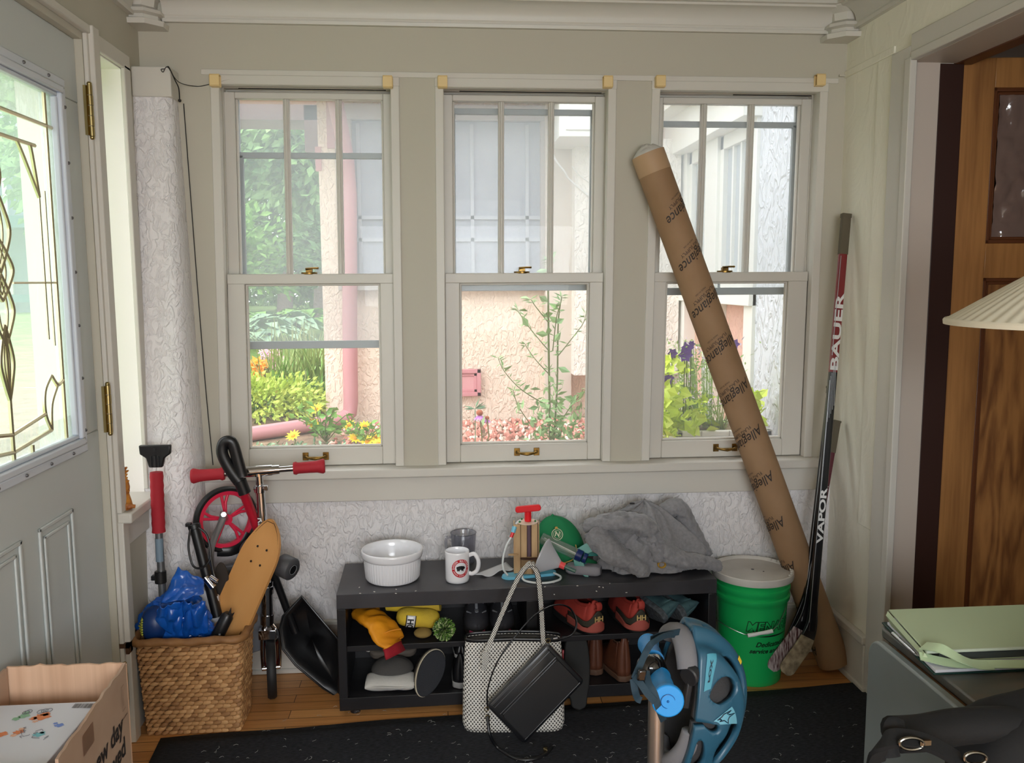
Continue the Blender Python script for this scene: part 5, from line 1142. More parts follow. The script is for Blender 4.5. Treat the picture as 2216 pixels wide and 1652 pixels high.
# upper left shelf: glove, team knitwear, pompom
orange = mat('orange_leather', (232, 152, 22), .55, var=((214, 134, 20), 12), bump=(30, .5, .004)); cuffm = mat('crimson_knit', (160, 24, 40), .85, bump=(200, .5, .002))
gl = thing('work_glove', 'orange leather work glove with a crimson cuff drooping off the upper shelf', 'glove', tuple(at(830, 1380, Y=SY+.02)))
rr_ = []
path = catmull([at(790, 1328, Y=SY+.13), at(808, 1340, Y=SY+.06), at(828, 1358, Y=SY+.012), at(842, 1384, Y=SY-.022), at(848, 1396, Y=SY-.028)], 8)
for i, p in enumerate(path):
    t_ = i/(len(path)-1); w_ = .042+.010*t_; h_ = .024-.004*t_
    d_ = (path[min(i+1, len(path)-1)]-path[max(i-1, 0)]).normalized(); s_ = d_.cross(Vector((0, 0, 1))).normalized(); s_ = (s_+Vector((0, 0, .18))).normalized(); n_ = s_.cross(d_)
    w_ *= 1.25; h_ *= 1.15; rr_.append([p+s_*(w_*math.cos(a)*(1+.05*noise.noise(Vector((i*.3, a, 0)))))+n_*(h_*math.sin(a)*(1+.35*noise.noise(Vector((i*.35, a*1.3, 5))))) for a in [2*PI*k/28 for k in range(28)]])
part('glove_body', M().loft(rr_), orange, gl, world=True, ang=180)
for k, (a, b2) in enumerate(((770, 1318), (783, 1314), (797, 1313), (812, 1314))):
    e = at(a, b2, Y=SY+.19-.01*k); s0 = at(790+8*k, 1330, Y=SY+.11); part('finger', M().tube(catmull([s0, s0.lerp(e, .5)+Vector((0, 0, .006)), e], 4), .015, 12), orange, gl, world=True, ang=180)
part('stitching', M().tube(catmull([at(790, 1345, Y=SY+.03), at(815, 1362, Y=SY-.02), at(832, 1378, Y=SY-.035), at(838, 1392, Y=SY-.047)], 5), .0018, 6).tube(catmull([at(822, 1376, Y=SY-.035), at(845, 1366, Y=SY-.037), at(868, 1362, Y=SY-.03)], 5), .0022, 6), orange, gl, world=True)
e = path[-1]; part('cuff', M().loft([[p0 for p0 in [e+(q-e)*s_+Vector((.004*j, -.001*j, -.012*j)) for q in rr_[-1]]] for j, s_ in ((0, .95), (1, .92), (2, 1.0), (3, 1.02))]), cuffm, gl, world=True, ang=180)
ylw = mat('yellow_knit', (222, 190, 48), .85, var=((196, 166, 60), 9), bump=(150, .4, .003))
sc_ = thing('knit_beanie', 'yellow knit beanie with a white lettered band beside the orange glove', 'hat', tuple(at(905, 1362, Y=SY+.09)))
cb = at(905, 1337, Y=SY+.10); Rb = rotm(0, 8, 4)
part('knit_body', M().grid(lambda u, v: (lambda t, x: cb+(Rb @ Vector((x, (.036*math.cos(t))*(1-(abs(x)/.078)**5)**.5, (.034*math.sin(t))*(1-(abs(x)/.078)**5)**.5*(1+.08*noise.noise(Vector((x*30, t, 1))))))))(2*PI*v, (u-.5)*.154), 40, 30, cv=True), ylw, sc_, world=True, ang=180)
part('lettered_band', M().grid(lambda u, v: (lambda t, x: cb+(Rb @ Vector((x, .0375*math.cos(t), .0355*math.sin(t)))))(math.radians(150+130*v), -.042+.030*u), 3, 20), whp, sc_, world=True, solid=.0008)
tx = text('HO', .030, bold=.001, cuts=1); tm = M(); tm.add([cb+(Rb @ Vector((-.027-p_.y, .0384*math.cos(math.radians(205)+p_.x/.036), .0364*math.sin(math.radians(205)+p_.x/.036)))) for p_ in tx.v], tx.f); part('band_lettering', tm, blkp, sc_, world=True, smooth=False)
for x_ in (-.043, -.011): part('band_edge', M().tube([cb+(Rb @ Vector((x_, .038*math.cos(t), .036*math.sin(t)))) for t in [math.radians(150+130*k/16) for k in range(17)]], .0018, 6), blkp, sc_, world=True)
gr = at(915, 1364, Y=SY+.06); solo('knit_mitten', M().ball((0, 0, 0), (.032, .03, .016), 18, X=T(gr.x, gr.y, S1+.017)), mat('tan_knit', (140, 116, 62), .9), 'tan mitten tucked below the lettered beanie', 'mitten')
cb2 = at(880, 1313, Y=SY+.13); solo('yellow_sleeve', M().tube(catmull([cb2+Vector((-.07, .02, 0)), cb2, cb2+Vector((.06, .01, -.005)), cb2+Vector((.12, 0, -.0))], 6), .020, 16), ylw, 'rolled yellow cloth lying on top at the back of the upper shelf', 'cloth')
random.seed(15); pm = M(); pc_ = at(961, 1347, Y=SY+.025); pc_.z = S1+.042
for k in range(1500):
    d_ = rdir(-1); l_ = random.uniform(.030, .041); b_ = pc_+d_*.008; s_ = d_.orthogonal().normalized()*.0012
    pm.add([b_-s_, b_+s_, pc_+d_*l_+s_*1.3+rdir()*.003, pc_+d_*l_-s_*1.3], [(0, 1, 2, 3)], random.choice((0, 0, 1, 2)))
solo('pompom', pm, [mat('pompom_green', (96, 140, 50), .9), mat('pompom_dark', (40, 70, 34), .9), mat('pompom_pale', (196, 210, 150), .9)], 'green and white yarn pompom on the upper shelf edge', 'pompom', smooth=False)

# ---------------------------------------------------------------- tote bag and purse in front of the bench
def scale_mat(name, k=250.0, thr=.55):
    m = mat(name, (232, 228, 220), .5); N, L, b = N_(m)
    t = N.new('ShaderNodeTexCoord'); s = N.new('ShaderNodeSeparateXYZ'); L.new(t.outputs['Object'], s.inputs[0])
    def mth(op, a, b_=None, c=None):
        n = N.new('ShaderNodeMath'); n.operation = op
        for i, q in enumerate((a, b_, c)):
            if q is None: continue
            if isinstance(q, (int, float)): n.inputs[i].default_value = q
            else: L.new(q, n.inputs[i])
        return n.outputs[0]
    a = mth('SINE', mth('MULTIPLY', mth('ADD', s.outputs['X'], mth('MULTIPLY', s.outputs['Z'], .85)), k)); c = mth('SINE', mth('MULTIPLY', mth('SUBTRACT', s.outputs['X'], mth('MULTIPLY', s.outputs['Z'], .85)), k))
    v = mth('ADD', a, c); g = mth('GREATER_THAN', v, thr)
    mx = N.new('ShaderNodeMix'); mx.data_type = 'RGBA'; L.new(g, mx.inputs[0]); mx.inputs[6].default_value = (*lin((236, 233, 226)), 1); mx.inputs[7].default_value = (*lin((58, 54, 52)), 1)
    L.new(mx.outputs[2], b.inputs['Base Color'])
    bp = N.new('ShaderNodeBump'); bp.inputs['Strength'].default_value = .5; bp.inputs['Distance'].default_value = .0015; bp.invert = True
    L.new(v, bp.inputs['Height']); L.new(bp.outputs[0], b.inputs['Normal']); return m
snake = scale_mat('snakeskin_print', 540, .5); blea = mat('black_leather_smooth', (16, 17, 21), .36, bump=(160, .15, .0008), coat=.15)
bl, br_ = at(990, 1588, Z=.012), at(1242, 1592, Z=.012)
tote = thing('tote_bag', 'white snakeskin print tote bag standing against the front of the bench', 'tote bag', ((bl.x+br_.x)/2, 2.735, .008), math.degrees(math.atan2(br_.y-bl.y, br_.x-bl.x))*.6)
TW, TH_ = .345, .300
def totef(u, v):
    a = 2*PI*u; h = v
    w_ = (TW/2)*(1-.07*h)*(1+.015*math.sin(3*h)); d_ = .062-.030*h
    c, s_ = math.cos(a), math.sin(a); x = w_*math.copysign(abs(c)**.32, c); y = d_*math.copysign(abs(s_)**.55, s_)
    y += .012*h+.004*noise.noise(Vector((x*9, h*5, 3)))
    if h < .06: x *= .965+.6*h; y *= .93+1.2*h
    return Vector((x, y, TH_*h+(.004*math.cos(x*14)-.003 if h > .9 else 0)))
part('bag_body', M().grid(totef, 72, 30, cu=True).grid(lambda u, v: totef(u, 0)*(1-v), 72, 2, cu=True), snake, tote, solid=.003, ang=180)
part('lining', M().grid(lambda u, v: totef(u, 1-.5*v)*1+Vector((0, 0, 0)) if 0 else (lambda p: Vector((p.x*.975, p.y*.85, p.z)))(totef(u, 1-.6*v)), 72, 6, cu=True), blea, tote, solid=.002, ang=180)
part('top_binding', M().tube([totef(k/72, 1)+Vector((0, 0, .004)) for k in range(72)], .0042, 8, closed=True, flat=(.7, 1.5)), blea, tote)
part('zip_panel', M().grid(lambda u, v: (lambda a, b_: a.lerp(b_, v)*1-Vector((0, 0, .012)))(totef(.02+.46*u, 1), totef(.98-.46*u, 1)), 20, 4), blea, tote, solid=.002)
iT = WM[tote.name].inverted(); FT = lambda a, b2, y: iT @ at(a, b2, Y=y)
strap_w = (4.4, .8)
hp = catmull([FT(1046, 1452, 2.662), FT(1052, 1415, 2.668), FT(1066, 1378, 2.690), FT(1092, 1315, 2.70), FT(1122, 1250, 2.71), FT(1143, 1226, 2.715), FT(1162, 1240, 2.715), FT(1170, 1300, 2.71), FT(1175, 1380, 2.705), FT(1178, 1400, 2.69)], 8)
def ribbon(mb, pts, w_, th, side=(1, 0, 0), mi=0):
    n = len(pts); rings = []
    for i, p in enumerate(pts):
        d_ = (pts[min(i+1, n-1)]-pts[max(i-1, 0)]).normalized(); nn = Vector((0, -1, 0)); s_ = d_.cross(nn); s_ = s_.normalized() if s_.length > .1 else Vector(side); q = s_.cross(d_)
        rings.append([p+s_*w_/2+q*th/2, p+s_*w_/2-q*th/2, p-s_*w_/2-q*th/2, p-s_*w_/2+q*th/2])
    return mb.loft(rings, mi=mi)
part('handle', ribbon(M(), hp, .0165, .004), scale_mat('snakeskin_strap', 900, .35), tote, ang=60, bevel=.001)
part('handle_edge', M().tube([p+Vector((.0085, -.002, 0)) for p in hp[14:]], .0011, 6).tube([p+Vector((-.0085, -.002, 0)) for p in hp[14:]], .0011, 6), blea, tote)
tb = FT(1051, 1425, 2.660); part('handle_tab', M().prism([(x, z) for x, z in rrect(.024, .050, .011)], .004, X=T(tb.x, tb.y, tb.z) @ rotm(90, 0, 0)), scale_mat('snakeskin_strap', 900, .35), tote, bevel=.001)
zp = FT(1190, 1384, 2.69); part('zip_pull', M().box(zp, (.020, .004, .006)).cyl(zp+Vector((.012, 0, .001)), zp+Vector((.026, -.004, .004)), .003, 8), mat('silver_metal', (200, 200, 205), .2, 1), tote)

# black purse leaning on the tote
pc = at(1155, 1500, Y=2.625); yb = 2.628
cs_ = [at(1186, 1384, Y=2.655), at(1256, 1474, Y=2.645), at(1143, 1612, Y=2.600), at(1053, 1538, Y=2.615)]
ctr = sum(cs_, Vector())/4; ex = ((cs_[1]+cs_[2])/2-(cs_[0]+cs_[3])/2); wq, hq = ex.length, ((cs_[0]+cs_[1])/2-(cs_[2]+cs_[3])/2).length
ex.normalize(); ey = ((cs_[0]+cs_[1])/2-(cs_[2]+cs_[3])/2).normalized(); ey = (ey-ex*ey.dot(ex)).normalized(); ez = ex.cross(ey)
if ez.y > 0: ez = -ez
PX = Matrix(((ex.x, ey.x, ez.x, ctr.x), (ex.y, ey.y, ez.y, ctr.y), (ex.z, ey.z, ez.z, ctr.z), (0, 0, 0, 1)))
pur_t = thing('leather_purse', 'small black leather crossbody purse resting aslant against the tote', 'purse', (ctr.x, ctr.y, .01))
rings = [[PX @ Vector((x, y, z)) for x, y in rrect(wq*s_, hq*s_, .012, 5)] for z, s_ in ((-.030, .93), (-.026, .98), (-.006, 1.0), (.002, .985), (.004, .95))]
part('purse_body', M().loft(rings), blea, pur_t, world=True, ang=50)
pm_ = M()
def seam(x0, y0, x1, y1, z=.0048, r=.0013): pm_.tube([PX @ Vector((x0, y0, z)), PX @ Vector((x1, y1, z))], r, 6)
a_, b_ = wq*.445, hq*.45
seam(-a_, -b_, a_, -b_); seam(a_, -b_, a_, b_); seam(-a_, b_, a_, b_); seam(-a_, -b_, -a_, b_); seam(-a_*.50, -b_, -a_*.50, b_, r=.0016); seam(-a_*.40, -b_*.95, -a_*.40, b_*.95); seam(-a_*.85, -b_, -a_*.85, b_, z=.0045)
part('piping', pm_, blea, pur_t, world=True)
part('pocket_flap', M().loft([[PX @ Vector((x, y, z)) for x, y in rrect(wq*.62*s_, hq*.90*s_, .01, 4, cx=wq*.135)] for z, s_ in ((.003, 1), (.0065, .985))]), blea, pur_t, world=True, ang=50)
sp = catmull([at(1055, 1536, Y=2.605), at(1056, 1490, Y=2.60), at(1078, 1430, Y=2.61), at(1120, 1372, Y=2.63), at(1160, 1330, Y=2.66), at(1200, 1310, Y=2.70), at(1232, 1316, Y=2.72), at(1247, 1345, Y=2.71), at(1240, 1372, Y=2.69), at(1210, 1384, Y=2.665), at(1186, 1386, Y=2.645)], 8)
part('strap', M().tube(sp, .0042, 8, flat=(.6, 1.2)), blea, pur_t, world=True)
sp2 = catmull([at(1055, 1546, Y=2.598), at(1060, 1590, Y=2.57), at(1078, 1620, Z=.012), at(1112, 1641, Z=.012), at(1150, 1644, Z=.012), at(1180, 1634, Z=.012), at(1196, 1616, Z=.014)], 8)
part('strap', M().tube(sp2, .0042, 8, flat=(1.2, .6)), blea, pur_t, world=True)
for a, b2, yy in ((1053, 1534, 2.598), (1055, 1552, 2.595), (1186, 1386, 2.64)): q = at(a, b2, Y=yy); part('ring', M().tube([q+Vector((.007*math.cos(t*PI/8), -.004, .007*math.sin(t*PI/8))) for t in range(16)], .0014, 6, closed=True), mat('pale_gold_metal', (200, 180, 130), .25, 1), pur_t, world=True)

q = at(1180, 1622, Z=.02); part('buckle', M().box(q, (.012, .006, .012)), mat('pale_gold_metal', (200, 180, 130), .25, 1), pur_t, world=True)

# ---------------------------------------------------------------- green bucket
bq = at(1622, 1462, Z=0); bk = thing('bucket', 'green plastic pail with a white lid between the bench and the cardboard tube', 'bucket', (bq.x+.005, 3.035, 0), 0)
grn = mat('bucket_green', (30, 186, 98), .38, sss=0); wl_ = mat('bucket_lid_white', (214, 211, 204), .5, var=((196, 192, 184), 6))
HB = .405
def brad(z): return .113+.022*z/HB
prof = [(0, .006), (.10, .004), (.110, 0), (.113, .004)]+[(brad(z), z) for z in (.02, .1, .2, .30)]+[(brad(.31)+.002, .312), (brad(.32)+.007, .318), (brad(.33)+.007, .332), (brad(.335)+.001, .336), (brad(.345)+.001, .345), (brad(.35)+.006, .352), (brad(.36)+.006, .366), (brad(.365)+.001, .370), (brad(.38)+.001, .385), (brad(.39)+.006, .392), (brad(.40)+.006, HB-.004)]
part('pail', M().lathe(prof, 96), grn, bk, ang=50)
part('lid', M().lathe([(.139, HB-.014), (.1485, HB-.012), (.150, HB-.004), (.1495, HB+.012), (.146, HB+.015), (.142, HB+.012), (.138, HB+.004), (.10, HB+.005), (.02, HB+.005), (.012, HB+.008), (0, HB+.008)], 96), wl_, bk, ang=40)
m = M()
for k in range(9): a = math.radians(-40+k*10); m.box((0, 0, 0), (.010, .004, .006), X=T(.141*math.cos(a), .141*math.sin(a), HB+.012) @ rotm(0, 0, math.degrees(a)))
part('lid_tab', m, wl_, bk, bevel=.001)
part('vent_hole', M().cyl((0, 0, HB+.0075), (0, 0, HB+.0085), .006, 16).cyl((.035, -.02, HB+.005), (.035, -.02, HB+.0062), .003, 10), blkp, bk)
steel = mat('steel_wire', (160, 165, 160), .35, .9)
ib = WM[bk.name].inverted(); BP = lambda a, b2, y: ib @ at(a, b2, Y=y)
m = M().tube(catmull([BP(1546, 1338, 2.98), BP(1575, 1357, 2.90), BP(1605, 1371, 2.87), BP(1622, 1376, 2.865)], 6), .0017, 6).tube(catmull([BP(1670, 1366, 2.86), BP(1685, 1350, 2.89), BP(1698, 1322, 2.94), BP(1703, 1292, 2.99), BP(1700, 1275, 3.02)], 6), .0017, 6)
part('bail', m, steel, bk); part('grip', M().tube([BP(1618, 1376, 2.865), BP(1632, 1374, 2.863), BP(1646, 1371, 2.862), BP(1660, 1369, 2.861), BP(1672, 1366, 2.86)], [.0072, .0075, .0062, .0075, .0072], 14), whp, bk)
def bwrap(a0, z0, lift=.0006): return lambda p: (lambda z: Vector(((brad(z)+lift+p.z)*math.cos(math.radians(a0)+p.x/brad(z)), (brad(z)+lift+p.z)*math.sin(math.radians(a0)+p.x/brad(z)), z)))(z0+p.y)
bt = mat('bucket_print_black', (14, 34, 22), .5)
tx = text('MENARDS', .050, shear=.15, cuts=2, bold=.0034, sx=.98); part('printed_name', tx.map(bwrap(-68, .236)), bt, bk, smooth=False)
tx = text('MENARDS', .050, shear=.15, cuts=2, bold=.0006, sx=.98); part('printed_name_fill', tx.map(bwrap(-68, .236, .0010)), grn, bk, smooth=False)
for s_, z_, sz_ in (('Dedicated to', .168, .026), ('service and quality', .142, .024)):
    tx = text(s_, sz_, shear=.35, cuts=1, bold=.0007); part('printed_slogan', tx.map(bwrap(-70, z_)), bt, bk, smooth=False)
part('printed_swash', M().grid(lambda u, v: Vector((-.075+.15*u, .006*(v-.5)*math.sin(PI*u), 0)), 30, 2).map(bwrap(-68, .200)), bt, bk, smooth=False)

# ---------------------------------------------------------------- cardboard tube
kraft = mat('kraft_tube_board', (156, 124, 92), .75, var=((146, 114, 82), 7), bump=(40, .1, .001))
t0, t1 = at(1402, 333, Y=3.14), at(1768, 1398, Z=.035); t1.y = min(t1.y, 3.03)
RTb = .0605; ax = (t0-t1); LT = ax.length; ax.normalize()
tb_ = thing('mailing_tube', 'long printed brown cardboard tube leaning across the right window', 'cardboard tube', tuple(t1))
XT = Matrix.Translation(t1) @ frame_to(ax, (0, 1, 0))
yv = (Vector((0, -1, 0))-ax*Vector((0, -1, 0)).dot(ax)).normalized(); xv = ax.cross(yv)
def TU(s_, t, r=RTb):     # s: distance round the tube from the side facing the camera (to the right), t: along from the foot
    a = s_/RTb; return t1+ax*t+(yv*math.cos(a)-xv*-math.sin(a)*-1 if 0 else yv*math.cos(a)+(-xv if xv.x < 0 else xv)*math.sin(a))*r
m = M().grid(lambda u, v: TU(2*PI*RTb*u, LT*v, RTb*(1+.004*math.sin(6*u*PI+v*9))), 64, 20, cu=True).grid(lambda u, v: TU(2*PI*RTb*u, LT, RTb*(1-.06*v)), 64, 1, cu=True).grid(lambda u, v: TU(2*PI*RTb*u, LT-.10*v, RTb*.94), 64, 2, cu=True).grid(lambda u, v: TU(2*PI*RTb*u, 0, RTb*(1-v)), 64, 1, cu=True)
part('tube_body', m, kraft, tb_, world=True, ang=60)
part('end_plug', M().grid(lambda u, v: TU(2*PI*RTb*u, LT-.012+.004*math.sin(9*u), RTb*.94*(1-v)), 48, 4, cu=True), mat('plug_paper', (206, 202, 196), .8, bump=(20, .6, .01)), tb_, world=True)
part('end_cap', M().grid(lambda u, v: TU(2*PI*RTb*u, LT+.032*(1-(v-0)**2)*(1+.3*noise.noise(Vector((u*9, v*4, 0)))), RTb*.97*v), 48, 8, cu=True), mat('plug_paper', (206, 202, 196), .8, bump=(20, .6, .01)), tb_, world=True, ang=180)
part('end_tape', M().grid(lambda u, v: TU(2*PI*RTb*u, LT-.075*v, RTb+.0008), 48, 2, cu=True), mat('paper_tape', (178, 146, 112), .6), tb_, world=True)
ink = mat('tube_print_ink', (44, 34, 28), .6)
lt = M()
big = text('Allegiance', .048, shear=.45, cuts=1, bold=.0003, sx=.86); sm = text('FLAG SUPPLY', .018, cuts=0); tn = text('MADE IN USA', .008)
for k in range(13):
    tt = LT-.045-k*.178; ss_ = .066-.0185*k
    if k in (8,): pass
    for tx, dy in ((big, 0), (sm, -.030), (tn, -.048)):
        vs = []
        for p_ in tx.v:
            x, y = p_.x, p_.y+dy; th_ = math.radians(222); X_, Y_ = x*math.cos(th_)-y*math.sin(th_), x*math.sin(th_)+y*math.cos(th_)
            # 222 degrees measured in the picture sense; the tube axis itself leans 19 degrees to the left
            c_, s2 = math.cos(math.radians(-19)), math.sin(math.radians(-19)); sx1, ty1 = X_*c_-Y_*s2, X_*s2+Y_*c_
            vs.append(TU(ss_+sx1, tt+ty1, RTb+.0012))
        if tt > .05 and max((v - t1).dot(ax) for v in vs) < LT-.003: lt.add(vs, tx.f)
part('printed_lettering', lt, ink, tb_, world=True, smooth=False)
rd = thing('marker_rod', 'thin red rod with a white band leaning behind the cardboard tube', 'rod', tuple(at(1816, 1432, Z=0)))
r0_, r1_ = at(1816, 1430, Z=.004), at(1612, 850, Y=3.155); r0_.y = 2.99
rp = lambda t: r0_.lerp(r1_, t)
part('rod', M().tube([rp(0), rp(.08)], .006, 10).tube([rp(.20), rp(.95)], .005, 10), mat('red_lacquer', (196, 40, 34), .4), rd, world=True); part('white_band', M().tube([rp(.08), rp(.22)], .0056, 10), whp, rd, world=True); part('tip', M().tube([rp(-.004), rp(.01)], [.003, .0062], 8), mat('red_lacquer', (196, 40, 34), .4), rd, world=True)

# ---------------------------------------------------------------- hockey sticks
cb = mat('carbon_black', (20, 20, 23), .3, coat=.3); dred = mat('dark_red_lacquer', (122, 26, 34), .3, coat=.3); tape = mat('cloth_tape_beige', (176, 162, 134), .85, var=((120, 108, 88), 40), bump=(120, .4, .001)); gtape = mat('grimy_grip_tape', (92, 84, 68), .85, bump=(150, .5, .001))
def stick(name, label, top, heel, toe, yt, yh, cols, w_=.030, d_=.020, texts=(), bladem=None, grip=.1, blade_w=.066, fly=None):
    a = at(*top, Y=yt); h_ = at(*heel, Y=yh); t = thing(name, label, 'hockey stick', (h_.x, h_.y, 0), group='hockey sticks in the right corner')
    L_ = (a-h_).length; dx = (a-h_).normalized(); sd = Vector((1, 0, 0)); sd = (sd-dx*sd.dot(dx)).normalized(); nn = sd.cross(dx)
    if nn.y > 0: nn = -nn
    def seg(t0_, t1_, mt, nm, e=0, taper=1):
        m = M(); rings = []
        for k in range(9):
            tt = t0_+(t1_-t0_)*k/8; c = h_+dx*(L_*tt)
            rings.append([c+sd*(x*(1 if tt > .12 else 1))+nn*y for x, y in rrect(w_+e, d_+e, .005, 3)])
        m.loft(rings); return part(nm, m, mt, t, world=True, ang=50)
    for t0_, t1_, mt in cols: seg(t0_, t1_, mt, 'shaft')
    seg(1-grip, 1.0, gtape, 'grip_tape', .003); seg(.994, 1.003, gtape, 'end_knob', .006)
    for s_, tc_, size, mt, k_ in texts:
        tx = text(s_, size, bold=size*.03, sx=k_); m = M()
        m.add([h_+dx*(L_*tc_+p_.x)+sd*(-p_.y*1.0)+nn*(d_/2+.0008) for p_ in tx.v], tx.f); part('lettering', m, mt, t, world=True, smooth=False)
    # blade: swept from the heel to the toe, curved a little towards the camera
    e = at(*toe); 
    bl_ = []; n = 14
    hb = h_-dx*.0
    pa = [h_+dx*.10, h_+dx*.02, h_.lerp(e, .22)+Vector((-.0, 0, -.012)), h_.lerp(e, .6)+Vector((0, -.006, 0)), e]
    pc2 = catmull(pa, 6); rings = []
    for i, p in enumerate(pc2):
        tt = i/(len(pc2)-1); dd = (pc2[min(i+1, len(pc2)-1)]-pc2[max(i-1, 0)]).normalized(); s2 = dd.cross(Vector((.15, -1, .1))).normalized(); n2 = s2.cross(dd)
        ww = w_+(blade_w-w_)*min(1, max(0, (tt-.1)/.45)); 
        if tt > .9: ww *= (1-((tt-.9)/.1)**2*.55)
        th_ = d_*(1-.65*min(1, tt*1.4)); rings.append([p+s2*x+n2*y for x, y in rrect(ww, max(th_, .006), min(.003, th_*.4), 3)])
    k0 = int(len(rings)*.42)
    part('blade', M().loft(rings[:k0+1]), cb, t, world=True, ang=50); part('taped_blade', M().loft([[q for q in r] for r in rings[k0:]]), bladem or tape, t, world=True, ang=50)
    return t, h_, dx, L_, sd, nn
wht = mat('stick_white_lettering', (222, 222, 222), .4)
t, h_, dx, L_, sd, nn = stick('hockey_stick', 'tallest hockey stick, dark red over black with white lettering, beige taped blade', (1831, 466), (1752, 1372), (1698, 1462), 3.165, 3.0,
    ((0, .62, cb), (.60, .91, dred)), texts=(('BAUER', .735, .034, wht, 1.75), ('VAPOR', .275, .028, wht, 1.6)), grip=.095)if 0 else (None,)*6
def PZ(px_, py_, z): return (px_, py_, None, None, z)
t, h_, dx, L_, sd, nn = stick('hockey_stick', 'tallest hockey stick, dark red over black with white lettering and a beige taped blade', (1831, 466), (1755, 1365), (1697, 1458, None, 2.875), 3.12, 2.925,
    ((0, .62, cb), (.62, .91, dred)), texts=(('BAUER', .715, .040, wht, 2.35), ('VAPOR', .275, .033, wht, 1.9)), grip=.095)
m = M()
for k in range(5): m.tube([h_+dx*(L_*(.50+.01*k))+sd*(-.010+.005*k)+nn*.0112, h_+dx*(L_*(.61+.008*k))+sd*(-.012+.004*k)+nn*.0112], .0009, 4)
m.tube([h_+dx*(L_*.02)+sd*-.0135+nn*.0108, h_+dx*(L_*.60)+sd*-.0135+nn*.0108], .0012, 4).tube([h_+dx*(L_*.66)+sd*-.013+nn*.0108, h_+dx*(L_*.90)+sd*-.011+nn*.0108], .0014, 4)
part('pinstripe', m, mat('silver_line', (170, 172, 178), .3, .6), t, world=True)
tn2, h2, dx2, L2, sd2, nn2 = stick('hockey_stick', 'short hockey stick with pink taped butt and a red striped blade behind the tallest one', (1811, 912), (1738, 1345), (1668, 1450, None, 2.915), 3.12, 2.955,
    ((0, .45, cb), (.45, .95, mat('wine_lacquer', (84, 28, 40), .35))), texts=(('VAPOR', .62, .018, wht, 1.3),), w_=.024, d_=.016, grip=.16, blade_w=.06, bladem=mat('striped_red_black_tape', (70, 18, 26), .7, var=((200, 190, 190), 30, (6, 1, 1))))
tn3, h3, dx3, L3, sd3, nn3 = stick('hockey_stick', 'black and silver hockey stick nearest the window, its butt end at sill height', (1797, 838), (1745, 1300), (1690, 1435, None, 2.945), 3.09, 2.985,
    ((0, .95, cb),), texts=(('VAPOR', .66, .020, wht, 1.6),), w_=.022, d_=.016, grip=.03, blade_w=.05, bladem=cb)
part('pinstripe', M().tube([h3+dx3*(L3*.05)+sd3*-.009+nn3*.0088, h3+dx3*(L3*.93)+sd3*-.009+nn3*.0088], .0014, 4), mat('silver_line', (170, 172, 178), .3, .6), tn3, world=True)

# ---------------------------------------------------------------- wicker basket and what stands in it
def wicker():
    m = mat('woven_water_hyacinth', (182, 136, 88), .65, bump=(260, .4, .001)); return m
wk = wicker(); bx0, bx1, by0, by1, bh = -1.022, -.672, 2.752, 2.968, .325
bas = thing('wicker_basket', 'square woven wicker basket in the left corner below the pillar', 'basket', ((bx0+bx1)/2, (by0+by1)/2, 0))
W2, D2 = (bx1-bx0)/2, (by1-by0)/2
def perim(s_, e, rad=.035):
    """rounded rectangle by arc length fraction, enlarged by e"""
    w_, d_ = W2+e, D2+e; r_ = rad+e; sw, sd_ = 2*(w_-r_), 2*(d_-r_); q = PI*r_/2; P_ = 2*sw+2*sd_+4*q; x = s_*P_
    segs = [('l', sw, (-w_+r_, -d_), (1, 0)), ('a', q, (w_-r_, -d_+r_), -90), ('l', sd_, (w_, -d_+r_), (0, 1)), ('a', q, (w_-r_, d_-r_), 0), ('l', sw, (w_-r_, d_), (-1, 0)), ('a', q, (-w_+r_, d_-r_), 90), ('l', sd_, (-w_, d_-r_), (0, -1)), ('a', q, (-w_+r_, -d_+r_), 180)]
    for kd, ln, c, e2 in segs:
        if x <= ln+1e-9:
            if kd == 'l': return (c[0]+e2[0]*x, c[1]+e2[1]*x)
            a = math.radians(e2)+x/r_; return (c[0]+r_*math.cos(a), c[1]+r_*math.sin(a))
        x -= ln
    return perim(0, e)
NR = 22; NS = 38
def strands():
    m = M(); random.seed(55)
    for r_ in range(NR):
        z = bh*(r_+.5)/NR; e0 = -.007-.020*(1-z/bh)
        for k in range(NS):
            s0 = ((k+.5*(r_ % 2)+random.uniform(-.12, .12))/NS) % 1; L2 = .62/NS*random.uniform(.9, 1.15); hz = bh/NR*random.uniform(.50, .60); tl_ = random.uniform(.10, .34)*bh/NR
            n1, n2 = 8, 8; vs = []
            for i_ in range(n1+1):
                q = -1+2*i_/n1; sx_ = s0+q*L2; w_ = max(.05, (1-abs(q)**2.6))**.6
                cx0, cy0 = perim(sx_ % 1, e0-.004*abs(q)**2); cx1, cy1 = perim(sx_ % 1, e0+.01-.004*abs(q)**2); nx, ny = (cx1-cx0)*100, (cy1-cy0)*100
                for j_ in range(n2):
                    a = 2*PI*j_/n2; vs.append((cx0+nx*.0078*w_*math.cos(a), cy0+ny*.0078*w_*math.cos(a), z+tl_*q*1.2+hz*w_*math.sin(a)))
            m.add(vs, [(i_*n2+j_, i_*n2+(j_+1) % n2, (i_+1)*n2+(j_+1) % n2, (i_+1)*n2+j_) for i_ in range(n1) for j_ in range(n2)], random.choice((0, 0, 1, 2)))
    return m
part('woven_body', strands(), [wk, mat('reed_light', (200, 154, 104), .6, bump=(260, .3, .001)), mat('reed_dark', (156, 112, 70), .65, bump=(260, .3, .001))], bas, ang=180)
part('woven_backing', M().grid(lambda u, v: (lambda p: Vector((p[0], p[1], bh*v)))(perim(u, -.012-.020*(1-v))), 80, 4, cu=True), mat('basket_inside', (112, 80, 48), .9), bas, ang=180)
